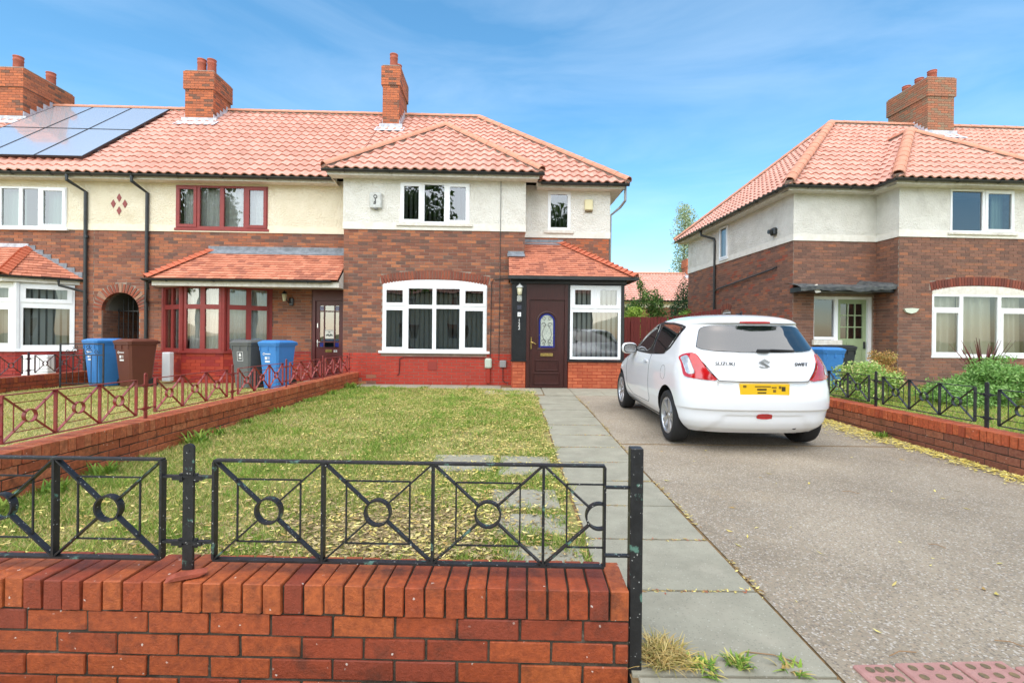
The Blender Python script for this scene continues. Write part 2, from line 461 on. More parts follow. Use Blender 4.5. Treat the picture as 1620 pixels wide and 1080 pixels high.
def seg_arch(parent, M, cx, half, zs, rise, ring=0.215, proud=0.014, pal=PAL_VOUS, m='brick'):
    """segmental arch of bricks on end; returns a function giving the brick-free interval at a height"""
    Rr = (half * half + rise * rise) / (2 * rise)
    zc = zs + rise - Rr
    th = math.asin(half / Rr)
    n = int(round(2 * th * (Rr + ring * 0.3) / 0.072))
    cache = []
    for i in range(6):
        c = pick(pal)
        cache.append(MB().cbox(-0.030, 0.030, -proud, 0.03, 0, ring, 0.003, c).mesh('brick'))
    for i in range(n):
        a = -th + 2 * th * (i + 0.5) / n
        o = obj('brick', cache[RND.randrange(6)], m, parent)
        o.matrix_local = M @ shift(cx + Rr * math.sin(a), 0, zc + Rr * math.cos(a)) @ Matrix.Rotation(a, 4, 'Y')
    def hole(z):
        Ro = Rr + ring
        hw = half + ring * math.sin(th)
        if z < zs: return None
        if z < zs + 0.05: return (cx - hw * 0.97, cx + hw * 0.97)
        q = Ro * Ro - (z - zc) ** 2
        if q <= 0: return None
        w = min(math.sqrt(q), hw)
        return (cx - w, cx + w)
    return hole

# ------------------------------------------------------------------ tiles
def pantile_mesh(tint, w=0.225, g=0.33, seg=8):
    L = g + 0.05
    mb = MB()
    vs_, fs = [], []
    def prof(u):          # one S: a roll and a pan
        return 0.024 * math.sin(2 * PI * (u + 0.02)) + 0.004
    for i in range(seg + 1):
        u = i / seg
        s = u * (w + 0.006)
        n0 = prof(u) + 0.062
        n1 = prof(u) + 0.022
        vs_ += [(s, 0, n0), (s, L, n1), (s, 0.004, n0 - 0.030)]
    for i in range(seg):
        a, b = 3 * i, 3 * (i + 1)
        fs += [(a, b, b + 1, a + 1), (a + 2, b + 2, b, a)]
    mb.add(vs_, fs, tint)
    return mb

def plaintile_mesh(tint, w=0.165, g=0.105):
    L = g * 1.9
    mb = MB()
    a, b = 0.0025, w - 0.0025
    n0, n1 = 0.042, 0.008
    vs_ = [(a, 0, n0), (b, 0, n0), (b, L, n1), (a, L, n1), (a, 0, n0 - 0.020), (b, 0, n0 - 0.020)]
    mb.add(vs_, [(0, 1, 2, 3), (4, 5, 1, 0)], tint)
    mb.add([(a, 0, n0), (a, L, n1), (a, L, 0), (a, 0, 0.01)], [(0, 1, 2, 3)], tint)
    mb.add([(b, 0, n0), (b, 0, 0.01), (b, L, 0), (b, L, n1)], [(0, 1, 2, 3)], tint)
    return mb

PAL_PAN = [(S(211, 158, 140), 3), (S(214, 162, 145), 3), (S(207, 153, 135), 2), (S(200, 145, 127), 0.6), (S(216, 166, 149), 1)]
PAL_PLAIN = [(S(200, 130, 102), 3), (S(208, 138, 110), 3), (S(188, 120, 94), 2), (S(166, 106, 86), 1)]

class Tiler:
    def __init__(self, kind):
        self.kind = kind
        self.full, self.rest = [], MB()
        if kind == 'pan': self.w, self.g, self.fn, self.pal, self.m, self.nm = 0.225, 0.33, pantile_mesh, PAL_PAN, 'pantile', 'pantile'
        else: self.w, self.g, self.fn, self.pal, self.m, self.nm = 0.165, 0.105, plaintile_mesh, PAL_PLAIN, 'plaintile', 'roof_tile'
        self.under = MB()
    def face(self, poly, rank=0.0, skip=None, objects=True):
        """poly: convex planar 3D polygon, first edge is the eave"""
        P = [Vector(p) for p in poly]
        Sd = (P[1] - P[0]).normalized()
        N = (P[1] - P[0]).cross(P[2] - P[0]).normalized()
        if N.z < 0:
            N = -N
        T = N.cross(Sd)
        O = P[0]
        if T.z < 0:
            Sd = -Sd; T = N.cross(Sd); O = P[1]
        pts = [((p - O).dot(Sd), (p - O).dot(T)) for p in P]
        area = sum(pts[i][0] * pts[(i + 1) % len(pts)][1] - pts[(i + 1) % len(pts)][0] * pts[i][1] for i in range(len(pts)))
        if area < 0: pts = pts[::-1]
        M = Matrix.Identity(4)
        for r in range(3):
            M[r][0], M[r][1], M[r][2], M[r][3] = Sd[r], T[r], N[r], O[r]
        self.under.add([(s, t, 0.0) for s, t in pts], [tuple(range(len(pts)))], M=M)
        self.under.add([(s, t, -0.04) for s, t in pts], [tuple(reversed(range(len(pts))))], M=M)
        smin, smax = min(p[0] for p in pts), max(p[0] for p in pts)
        tmax = max(p[1] for p in pts)
        def inside(s, t, e):
            for i in range(len(pts)):
                a, b = pts[i], pts[(i + 1) % len(pts)]
                ex, ey = b[0] - a[0], b[1] - a[1]
                L = math.hypot(ex, ey)
                if L < 1e-6: continue
                if abs(ey) < 1e-6 and abs(a[1]) < 1e-6: continue      # the eave overhangs
                if (ex * (t - a[1]) - ey * (s - a[0])) / L < e: return False
            return True
        w, g = self.w, self.g
        cutmb = MB()
        nr = int(tmax / g) + 1
        for j in range(nr):
            off = (w / 2 if (self.kind == 'plain' and j % 2) else 0)
            t0 = j * g - (0.06 if self.kind == 'pan' else 0.03)
            i = int((smin - off) / w) - 1
            while off + i * w < smax:
                s0 = off + i * w
                i += 1
                cs = [(s0, t0), (s0 + w, t0), (s0 + w, t0 + g), (s0, t0 + g)]
                flags = [inside(s, max(t, 0.0), 0.0) for s, t in cs]
                if not any(flags):
                    if not inside(s0 + w / 2, max(t0 + g / 2, 0), 0): continue
                if skip and skip(M @ Vector((s0 + w / 2, t0 + g / 2, 0))): continue
                if all(flags) and inside(s0 + w / 2, t0 + g + (0.04 if self.kind == 'pan' else 0.1), 0):
                    self.full.append((rank + (t0 * 0.5 if objects else 1e6), M, s0, t0))
                else:
                    tm = self.fn(pick(self.pal), w, g)
                    cutmb.add(tm.v, tm.f, tm.t[0], shift(s0, t0, 0))
        if cutmb.f:
            me = cutmb.mesh('cut'); bm = bmesh.new(); bm.from_mesh(me)
            for i in range(len(pts)):
                a, b = pts[i], pts[(i + 1) % len(pts)]
                ex, ey = b[0] - a[0], b[1] - a[1]
                if math.hypot(ex, ey) < 1e-6: continue
                if abs(ey) < 1e-6 and abs(a[1]) < 1e-6: continue
                bmesh.ops.bisect_plane(bm, geom=bm.verts[:] + bm.edges[:] + bm.faces[:], plane_co=(a[0], a[1], 0), plane_no=(ey, -ex, 0), clear_outer=True)
            lay = bm.faces.layers.float_color.get('tint')
            bm.verts.ensure_lookup_table(); bm.verts.index_update()
            base = len(self.rest.v)
            for v in bm.verts: self.rest.v.append(tuple(M @ v.co))
            for f in bm.faces:
                self.rest.f.append(tuple(v.index + base for v in f.verts)); self.rest.t.append(tuple(f[lay][:3]))
            bm.free(); bpy.data.meshes.remove(me)
    def finish(self, parent, budget=300):
        self.full.sort(key=lambda t: t[0])
        head = [t for t in self.full[:budget] if t[0] < 1e5]
        tail = self.full[len(head):]
        cache = []
        for k in range(16):
            cache.append(self.fn(pick(self.pal), self.w, self.g).mesh(self.nm))
        for (_, M, s, t) in head:
            o = obj(self.nm, cache[RND.randrange(16)], self.m, parent)
            o.matrix_local = M @ shift(s, t + RND.uniform(-0.006, 0.006), RND.uniform(0, 0.004)) @ Matrix.Rotation(RND.uniform(-0.008, 0.008), 4, 'Z')
        for (_, M, s, t) in tail:
            tm = self.fn(pick(self.pal), self.w, self.g)
            self.rest.add(tm.v, tm.f, tm.t[0], M @ shift(s, t + RND.uniform(-0.006, 0.006), RND.uniform(0, 0.004)) @ Matrix.Rotation(RND.uniform(-0.008, 0.008), 4, 'Z'))
        if self.rest.f: tag(self.rest.build(self.nm + 's', self.m, parent), kind='stuff')

def ridge_run(parent, p, q, r=0.105, L=0.40, m='ridge', lift=0.03, name='ridge_tile'):
    """half-round tiles laid end to end from p to q, each its own piece"""
    p, q = Vector(p), Vector(q)
    D = (q - p); n = max(1, int(round(D.length / L))); L = D.length / n
    d = D.normalized(); s = d.cross(Vector((0, 0, 1))).normalized(); u = s.cross(d).normalized()
    mb = MB(); vs_, fs = [], []
    k = 8
    for e, (t, rr) in enumerate(((0.0, r * 1.05), (L + 0.02, r * 0.98))):
        for i in range(k + 1):
            a = PI * i / k
            vs_.append((math.cos(a) * rr * 1.12, t, math.sin(a) * rr))
        for i in range(k + 1):
            a = PI * i / k
            vs_.append((math.cos(a) * (rr * 1.12 - 0.015), t, math.sin(a) * (rr - 0.015)))
    o2 = 2 * (k + 1)
    for i in range(k):
        fs.append((i, i + 1, o2 + i + 1, o2 + i))
        fs.append((i, k + 1 + i, k + 2 + i, i + 1))
        fs.append((o2 + i, o2 + i + 1, o2 + k + 2 + i, o2 + k + 1 + i))
    mb.add(vs_, fs)
    MB().bar(p - u * 0.04, q - u * 0.04, 0.17, 0.10, u).build('bedding', 'mortar', parent)
    me = mb.mesh(name)
    M = Matrix.Identity(4)
    for rI in range(3): M[rI][0], M[rI][1], M[rI][2] = s[rI], d[rI], u[rI]
    for i in range(n):
        o = obj(name, me, m, parent)
        c = p + d * (i * L)
        o.matrix_local = Matrix.Translation(c + u * (lift - 0.05 + RND.uniform(0, 0.005))) @ M

# ------------------------------------------------------------------ windows, doors, gutters
def window(parent, M, cells, m='upvc', y=0.07, fw=0.045, sash=0.045, sill=None, glass='glass', name='window', dep=0.07, sill_m=None):
    """cells: (x0, x1, z0, z1, is_sash). The frame is the part; panes and sill are its pieces."""
    fr = MB()
    panes = []
    for (x0, x1, z0, z1, sh) in cells:
        w = fw
        fr.box(x0, x0 + w, y - dep, y, z0, z1, M=M); fr.box(x1 - w, x1, y - dep, y, z0, z1, M=M)
        fr.box(x0 + w, x1 - w, y - dep, y, z0, z0 + w, M=M); fr.box(x0 + w, x1 - w, y - dep, y, z1 - w, z1, M=M)
        if sh:
            a, b, c, d = x0 + w * 0.45, x1 - w * 0.45, z0 + w * 0.45, z1 - w * 0.45
            k = sash + w * 0.55
            yy = y - dep - 0.016
            for bx in ((a, a + k, c, d), (b - k, b, c, d), (a + k, b - k, c, c + k), (a + k, b - k, d - k, d)):
                fr.box(bx[0], bx[1], yy, y - dep + 0.03, bx[2], bx[3], M=M)
            w = w * 0.45 + k
            panes.append((x0 + w, x1 - w, z0 + w, z1 - w, y - dep + 0.012))
        else:
            panes.append((x0 + w, x1 - w, z0 + w, z1 - w, y - dep + 0.028))
    o = fr.build(name, m, parent)
    for (a, b, c, d, yy) in panes:
        MB().add([(a, yy, c), (b, yy, c), (b, yy, d), (a, yy, d)], [(0, 1, 2, 3)], M=M).build('pane', glass, o)
    if sill:
        MB().cbox(sill[0], sill[1], sill[4], y + 0.02, sill[2], sill[3], 0.008, M=M).build('sill', sill_m or m, o)
    return o

def vblind(parent, M, x0, x1, z0, z1, y=0.20, pitch=0.115, w=0.095, ang=0.9, m='blind'):
    mb = MB(); x = x0 + pitch / 2
    while x < x1:
        a = ang + RND.uniform(-0.05, 0.05); dx, dy = math.cos(a) * w / 2, math.sin(a) * w / 2
        mb.add([(x - dx, y - dy, z0), (x + dx, y + dy, z0), (x + dx, y + dy, z1), (x - dx, y - dy, z1)], [(0, 1, 2, 3)], M=M)
        x += pitch
    return mb.build('blind', m, parent)

def curtain(parent, M, x0, x1, z0, z1, y=0.20, folds=9, amp=0.025, m='net'):
    n = max(24, folds * 8)
    vs_, fs = [], []
    ph = RND.uniform(0, 6)
    for i in range(n + 1):
        u = i / n; x = x0 + (x1 - x0) * u
        d = amp * math.sin(2 * PI * folds * u + ph + 0.8 * math.sin(5 * u + ph))
        vs_ += [(x, y + d * 1.3, z0), (x, y + d * 0.6, z1)]
    for i in range(n): fs.append((2 * i, 2 * i + 2, 2 * i + 3, 2 * i + 1))
    return MB().add(vs_, fs, M=M).build('curtain', m, parent, smooth=True)

def gutter(parent, pts, r=0.055, m='black_plastic', brackets=0.9):
    """half-round gutter along a 3D path with brackets"""
    mb = MB()
    for p, q in zip(pts, pts[1:]):
        p, q = Vector(p), Vector(q); d = (q - p).normalized(); s = d.cross(Vector((0, 0, 1))).normalized(); u = Vector((0, 0, 1))
        vs_, fs = [], []
        k = 8
        for c in (p - d * 0.0, q + d * 0.0):
            for i in range(k + 1):
                a = PI + PI * i / k; vs_.append(c + s * math.cos(a) * r + u * math.sin(a) * r)
            for i in range(k + 1):
                a = PI + PI * i / k; vs_.append(c + s * math.cos(a) * (r - 0.008) + u * (math.sin(a) * (r - 0.008)))
        o2 = 2 * (k + 1)
        for i in range(k):
            fs.append((i, i + 1, o2 + i + 1, o2 + i)); fs.append((k + 1 + i, o2 + k + 1 + i, o2 + k + 2 + i, k + 2 + i))
        fs.append((0, o2, o2 + k + 1, k + 1)); fs.append((k, 2 * k + 1, o2 + 2 * k + 1, o2 + k))
        for e in (0, o2): fs.append(tuple(e + i for i in range(k + 1)))
        mb.add(vs_, fs)
        n = int((q - p).length / brackets)
        for i in range(n):
            c = p + d * ((i + 0.5) * (q - p).length / n)
            mb.tube([c + s * math.cos(a) * (r + 0.006) + u * math.sin(a) * (r + 0.006) for a in [PI + PI * k2 / 6 for k2 in range(7)]], 0.011, 5)
    return mb.build('gutter', m, parent)

def pipe(parent, pts, r=0.034, m='black_plastic', name='downpipe', collars=()):
    mb = MB().tube(pts, r, 10)
    for c in collars: mb.tube([(c[0], c[1], c[2] - 0.03), (c[0], c[1], c[2] + 0.03)], r + 0.009, 10)
    return mb.build(name, m, parent, smooth=False)

def lathe_obj(name, prof, m, parent, loc, n=16):
    return MB().lathe(prof, n).build(name, m, parent, smooth=True, loc=loc)

def text_mesh(s, size, m, parent, M, name='lettering', depth=0.0015):
    cu = bpy.data.curves.new('txt', 'FONT'); cu.body = s; cu.size = size; cu.extrude = depth
    cu.align_x = 'CENTER'; cu.align_y = 'CENTER'
    t = bpy.data.objects.new('txt', cu); col.objects.link(t)
    dg = bpy.context.evaluated_depsgraph_get()
    me = bpy.data.meshes.new_from_object(t.evaluated_get(dg))
    bpy.data.objects.remove(t); bpy.data.curves.remove(cu)
    me.materials.clear()
    o = obj(name, me, m, parent); o.matrix_local = M @ Matrix.Rotation(rad(90), 4, 'X')
    return o

def chimney(parent, x0, x1, y0, y1, z0, zneck, z1, pots, pal=PAL_CHIM, top_m=None, fl='lead_white', ridge=(3.5, 8.3), slope=0.83):
    core = MB().box(x0 + 0.006, x1 - 0.006, y0 + 0.006, y1 - 0.006, z0, z1 - 0.01)
    e = 0.04
    core.box(x0 - e + 0.006, x1 + e - 0.006, y0 - e + 0.006, y1 + e - 0.006, zneck, z1)
    ch = core.build('chimney', 'mortar', parent)
    bw = BrickWork()
    for (za, zb, g) in ((z0, zneck, 0.0), (zneck, z1, e)):
        a0, a1, b0, b1 = x0 - g, x1 + g, y0 - g, y1 + g
        for M, w in ((shift(a0, b0, 0), a1 - a0), (shift(a1, b0, 0) @ rotz(PI / 2), b1 - b0), (shift(a1, b1, 0) @ rotz(PI), a1 - a0), (shift(a0, b1, 0) @ rotz(-PI / 2), b1 - b0)):
            bw.face(M, 0, w, za, zb, (), pal, proud=0.003)
    bw.finish(ch, budget=0)
    MB().cbox(x0 - e + 0.02, x1 + e - 0.02, y0 - e + 0.02, y1 + e - 0.02, z1, z1 + 0.05, 0.02).build('flaunching', 'mortar', ch)
    for (px, py, h, r) in pots:
        lathe_obj('chimney_pot', [(r, 0), (r * 0.92, h * 0.70), (r * 1.0, h * 0.73), (r * 1.0, h * 0.80), (r * 0.93, h * 0.83), (r * 0.94, h * 0.93), (r * 1.02, h * 0.95), (r * 1.02, h), (r * 0.8, h), (r * 0.78, h * 0.4)], 'pot', ch, (px, py, z1 + 0.03))
    f = MB()
    def roofz(y): return ridge[1] - abs(ridge[0] - y) * slope
    zf = roofz(y0)
    f.box(x0 - 0.10, x1 + 0.10, y0 - 0.02, y0 + 0.0, zf - 0.02, zf + 0.17)
    f.bar((0.5 * (x0 + x1) , y0 - 0.01, zf + 0.07), (0.5 * (x0 + x1), y0 - 0.30, zf + 0.07 - 0.29 * slope + 0.02), x1 - x0 + 0.36, 0.012, (0, slope, 1))
    n = 5
    for i in range(n):
        ya, yb = y0 + (ridge[0] - y0) * i / n, y0 + (ridge[0] - y0) * (i + 1) / n
        if ya < y0: continue
        for sx in (x0 - 0.012, x1):
            f.box(sx, sx + 0.012, ya, yb, roofz(ya) - 0.05, roofz(yb) + 0.14)
    f.build('flashing', fl, ch)
    return ch

# ------------------------------------------------------------------ the setting: ground, road, lawns, paths
MT['tarmac'] = mat('road tarmac', S(88, 88, 90), 0.9, bump=0.5, bump_scale=200, var=S(70, 70, 72), var_scale=3, var_amt=0.6)
MT['soil'] = mat('thin turf and soil', S(158, 144, 92), 0.95, var=S(150, 154, 84), var_scale=5, var_amt=0.8, stain=S(142, 120, 88), stain_scale=2.2, stain_lo=0.5, stain_hi=0.7, stain_amt=0.9, bump=0.8, bump_scale=60, bump_dist=0.02)
MT['drive'] = mat('exposed aggregate drive', S(164, 151, 131), 0.9, var=S(134, 122, 104), var_scale=1.1, var_amt=0.85, stain=S(172, 150, 116), stain_scale=0.8, stain_lo=0.58, stain_hi=0.78, stain_amt=0.55,
                  speck=[(S(206, 198, 188), 0.84, 0.90), (S(106, 96, 86), 0.78, 0.84), (S(172, 150, 126), 0.9, 0.94)], speck_scale=120, speck_amt=0.58, bump=0.6, bump_scale=115, bump_dist=0.006, bump_kind='voronoi')
MT['slab'] = mat('grey paving slab', S(158, 154, 136), 0.9, var=S(136, 132, 116), var_scale=4, var_amt=0.7, stain=S(172, 164, 146), stain_scale=2.4, stain_lo=0.52, stain_hi=0.7, stain_amt=0.6,
                 speck=[(S(200, 197, 184), 0.985, 0.99), (S(104, 102, 92), 0.94, 0.97)], speck_scale=190, speck_amt=0.4, bump=0.35, bump_scale=150, bump_dist=0.004)
MT['joint'] = mat('sandy joint', S(146, 116, 76), 0.95, var=S(100, 86, 60), var_scale=30, var_amt=0.8, bump=0.7, bump_scale=120)
MT['paver'] = mat('red paver', S(184, 138, 130), 0.85, var=S(160, 114, 106), var_scale=14, var_amt=0.6, bump=0.5, bump_scale=110)
MT['hole'] = mat('dirt filled hollow', S(92, 84, 68), 0.95, var=S(150, 124, 86), var_scale=40, var_amt=0.7)

def sheet(name, x0, x1, y0, y1, m, dz=0.0, nx=4, ny=24, zf=zg):
    vs_, fs = [], []
    for j in range(ny + 1):
        y = y0 + (y1 - y0) * j / ny
        for i in range(nx + 1):
            vs_.append((x0 + (x1 - x0) * i / nx, y, zf(y) + dz))
    for j in range(ny):
        for i in range(nx):
            a = j * (nx + 1) + i; fs.append((a, a + 1, a + nx + 2, a + nx + 1))
    return tag(MB().add(vs_, fs).build(name, m), kind='structure')

tag(MB().add([(-600, -600, -0.16), (600, -600, -0.16), (600, 600, -0.16), (-600, 600, -0.16)], [(0, 1, 2, 3)]).build('ground', 'soil'), kind='structure')
sheet('road', -80, 80, -9.5, -2.2, 'tarmac', -0.14, 1, 1, lambda y: 0)
sheet('pavement', -80, 80, -2.2, 1.70, 'slab', -0.05, 1, 1, lambda y: 0)
MB().box(-80, 80, -2.33, -2.2, -0.15, -0.04).build('kerb', 'slab')['kind'] = 'structure'
sheet('lawn', -3.73, 0.46, 1.9, 11.9, 'soil', -0.012)
sheet('driveway', 1.22, 4.70, 1.60, 11.15, 'drive', 0.0, 6, 40)
tag(MB().box(1.24, 4.64, 5.60, 5.625, 0.0, zg(5.6) + 0.004).build('drive_joint', 'joint'), kind='structure')
sheet('side_yard', 2.5, 7.2, 11.15, 17.0, 'drive', -0.004, 2, 4)
sheet('neighbour_lawn', -9.75, -3.94, 1.9, 12.5, 'soil', 0.0)
sheet('neighbour_lawn', -22, -9.95, 1.9, 12.5, 'soil', 0.0)
sheet('neighbour_lawn', 4.9, 22, 1.9, 12.6, 'soil', 0.05)
sheet('back_garden', -60, 60, 17.0, 60.0, 'soil', -0.03, 2, 2)

pathway = sheet('path', 0.44, 1.24, 1.15, 9.75, 'joint', -0.006, 2, 30)
y = 1.80 - 0.608
k = 0
while y < 9.6:
    L = 0.595 + RND.uniform(-0.004, 0.004)
    yb = min(y + L, 9.74)
    za, zb = zg(y), zg(yb)
    tw = RND.uniform(-0.004, 0.004)
    x0, x1 = 0.455 + RND.uniform(-0.012, 0.012), 1.205 + RND.uniform(-0.012, 0.006)
    vs_ = [(x0, y, za - 0.05), (x1, y, za - 0.05), (x1, yb, zb - 0.05), (x0, yb, zb - 0.05),
           (x0, y, za + tw + 0.006), (x1, y, za - tw + 0.006), (x1, yb, zb - tw + 0.004), (x0, yb, zb + tw + 0.004)]
    MB().add(vs_, [(4, 5, 6, 7), (0, 1, 5, 4), (1, 2, 6, 5), (2, 3, 7, 6), (3, 0, 4, 7)]).build('slab', 'slab', pathway)
    y = yb + 0.013
# slabs along the front of the house
apron = sheet('house_path', -4.0, 2.6, 9.8, 11.9, 'joint', -0.009, 2, 2)
for (x0, x1, y0, y1) in [(-0.62, -0.02, 9.95, 10.55), (-0.01, 0.60, 9.95, 10.55), (0.61, 1.22, 9.80, 10.45), (1.23, 1.85, 9.82, 10.45), (1.86, 2.55, 9.83, 10.45),
                         (-0.30, 0.60, 10.56, 11.13), (0.61, 1.22, 10.46, 11.13), (1.23, 2.55, 10.46, 11.13),
                         (-3.7, -2.85, 10.98, 11.62), (-2.84, -2.0, 10.94, 11.62), (-1.99, -1.1, 10.86, 11.62), (-1.09, -0.31, 10.66, 11.62)]:
    MB().cbox(x0, x1 - 0.01, y0, y1, 0.0, zg(y0) + 0.006 + RND.uniform(0, 0.006), 0.004).build('slab', 'slab', apron)
lawn_slabs = []
for (x0, x1, y0, y1, a) in [(-0.80, -0.20, 4.50, 5.08, 0.03), (-0.14, 0.36, 4.38, 5.05, -0.02), (-0.16, 0.34, 3.55, 3.97, 0.02), (-0.10, 0.36, 3.08, 3.42, -0.03), (-0.05, 0.40, 2.55, 2.90, 0.04)]:
    o = MB().cbox(-(x1 - x0) / 2, (x1 - x0) / 2, -(y1 - y0) / 2, (y1 - y0) / 2, -0.04, 0.012, 0.004).build('stepping_slab', 'slab')
    o.location = ((x0 + x1) / 2, (y0 + y1) / 2, zg((y0 + y1) / 2)); o.rotation_euler = (0, 0, a)
    lawn_slabs.append((x0, x1, y0, y1)); o.location.z -= 0.006
    o['kind'] = 'structure'

# ------------------------------------------------------------------ terrace: three houses in one row, same frame
TA = rad(1.9)
TL = (0, 12.4, 0)
EAVE, RIDGE_Y, RIDGE_Z = 5.10, 3.5, 8.30
SL = (RIDGE_Z - EAVE) / (RIDGE_Y + 0.35)
BR = 3.77          # brick below, roughcast above
I4 = Matrix.Identity(4)

def shell(parent, x0, x1, y1=7.0, gaps=()):
    """party walls, back wall, floors: what closes the rooms"""
    mb = MB()
    mb.box(x0 + 0.02, x0 + 0.2, 0.24, y1, 0, EAVE); mb.box(x1 - 0.2, x1 - 0.02, 0.24, y1, 0, EAVE)
    mb.box(x0 + 0.02, x1 - 0.02, y1 - 0.2, y1, 0, EAVE)
    mb.box(x0 + 0.2, x1 - 0.2, 0.24, y1 - 0.2, 2.62, 2.82)
    mb.box(x0 + 0.2, x1 - 0.2, 0.24, y1 - 0.2, 0.0, 0.08)
    mb.box(x0 + 0.2, x1 - 0.2, 0.24, y1 - 0.2, 4.98, 5.04)
    mb.box(x0 + 0.2, x1 - 0.2, 3.0, 3.1, 0.08, 4.98)
    return mb.build('inner_walls', 'room', parent)

def soffit(mb, a, b, y0, y1, z):    # fascia + soffit boards
    mb.box(a, b, y0 + 0.03, y1, z - 0.10, z - 0.075)
    mb.box(a, b, y0, y0 + 0.025, z - 0.10, z + 0.06)

# ======== house 1: end of terrace with bay and porch
H1 = thing('brick_house', 'end terrace house with projecting bay, brown front door and tiled porch beside the white car', 'house', TL, TA)
bx0, bx1, BY = -4.13, 0.18, -0.65
hx1 = 2.38
B = shift(0, BY, 0)
w1 = MB()
low = (-3.20, -0.71, 0.87, 2.60)
upp = (-2.80, -1.15, 3.92, 4.90)
wing = (0.80, 1.38, 3.95, 4.95)
prd = (0.20, 2.36, 0.0, 2.45)
wall_strips(w1, B, bx0, bx1, 0, EAVE, [low, upp])
wall_strips(w1, I4, bx1, hx1, 0, EAVE, [wing, prd])
w1.box(bx1 - 0.24, bx1, BY + 0.24, 0.24, 0, EAVE)
w1.box(bx0, bx0 + 0.24, BY + 0.24, 0.24, 0, EAVE)
wall1 = w1.build('wall', 'mortar', H1)
shell(H1, bx0, hx1)
MB().box(hx1 - 0.02, hx1, 0.24, 7.0, 0, EAVE).build('side_wall', 'mortar', H1)
bw = BrickWork()
ar = seg_arch(wall1, B, -1.955, 1.27, 2.46, 0.135)
def paint1(x, z): return PAL_PAINT if z < 0.83 and not (x < -3.3 and z < 0.3 and RND.random() < 0.5) else None
bw.face(B, bx0, bx1, 0.0, BR, [(low[0], low[1], low[2] - 0.1, 2.47), ar], PAL_HOUSE, paint=paint1)
bw.face(I4, bx1, hx1, 2.5, BR, [], PAL_CHIM[:2] + PAL_HOUSE[:3], rank=1)
bw.face(shift(hx1, 0, 0) @ rotz(PI / 2), 0, 7.0, 0, BR, [], PAL_HOUSE, rank=50)
bw.face(shift(bx0, 0, 0) @ rotz(-PI / 2), 0, 0.65, 0, BR, [], PAL_HOUSE, rank=50)
bw.face(shift(bx1, BY, 0) @ rotz(PI / 2), 0, 0.65, 2.6, BR, [], PAL_HOUSE, rank=50)
bw.finish(wall1)
r1 = MB()
E_ = 0.022
def render_panel(mb, M, x0, x1, holes, z0=BR + 0.16, z1=EAVE, th=0.03):
    xs = holes
    wall_strips(mb, M @ shift(0, -E_, 0), x0, x1, z0, z1, holes, th)
render_panel(r1, B, bx0 - E_, bx1 + E_, [upp])
render_panel(r1, I4, bx1 + E_, hx1 + E_, [wing])
r1.box(bx1 - 0.005, bx1 + E_, BY + 0.01, 0, BR + 0.16, EAVE)
r1.box(bx0 - E_, bx0 + 0.005, BY + 0.01, 0, BR + 0.16, EAVE)
r1.box(hx1 - 0.005, hx1 + E_, 0.01, 7.0, BR + 0.16, EAVE)
r1.build('roughcast', 'render_white', wall1)
b1 = MB()
wall_strips(b1, B @ shift(0, -0.032, 0), bx0 - 0.03, bx1 + 0.03, BR, BR + 0.16, [], 0.035)
wall_strips(b1, shift(0, -0.032, 0), bx1 + 0.03, hx1 + 0.03, BR, BR + 0.16, [], 0.035)
b1.box(bx1 - 0.003, bx1 + 0.032, BY + 0.004, -0.033, BR, BR + 0.16)
b1.box(bx0 - 0.032, bx0 + 0.003, BY + 0.004, 0, BR, BR + 0.16)
b1.box(hx1 - 0.003, hx1 + 0.032, 0.004, 7.0, BR, BR + 0.16)
b1.build('band', 'band', wall1)

wl1 = window(H1, B, [(-3.20, -2.63, 0.88, 1.94, True), (-3.20, -2.63, 1.94, 2.42, True), (-2.63, -1.97, 0.88, 1.94, False), (-1.97, -1.32, 0.88, 1.94, False),
                     (-2.63, -1.97, 1.94, 2.42, False), (-1.97, -1.32, 1.94, 2.42, False), (-1.32, -0.71, 0.88, 1.94, True), (-1.32, -0.71, 1.94, 2.42, True)],
             y=0.06, sill=(-3.28, -0.63, 0.82, 0.88, -0.07))
pts = [(-3.20, 2.42), (-0.71, 2.42)] + [(-1.955 + 1.245 * math.cos(a), 2.46 + 0.125 * math.sin(a)) for a in [PI * i / 20 for i in range(21)]]
MB().prism(pts, -0.012, 0.05, M=B).build('arch_board', 'upvc', wl1)
vblind(wl1, B, -3.15, -0.75, 0.92, 2.40, y=0.17, ang=0.75, m='blind_dark')
wu1 = window(H1, B, [(-2.80, -2.27, 3.93, 4.90, True), (-2.27, -1.71, 3.93, 4.90, False), (-1.71, -1.15, 3.93, 4.90, True)], y=0.035, sill=(-2.88, -1.07, 3.86, 3.93, -0.07), sill_m='white_wood')
vblind(wu1, B, -2.75, -1.2, 3.97, 4.87, y=0.17, ang=1.0, m='blind_dark')
wv1 = window(H1, I4, [(0.80, 1.38, 3.96, 4.95, False)], y=0.035, fw=0.075, sill=(0.70, 1.46, 3.88, 3.96, -0.075), sill_m='white_wood')
vblind(wv1, I4, 0.85, 1.33, 4.0, 4.9, y=0.15, ang=0.9, m='blind_dark')

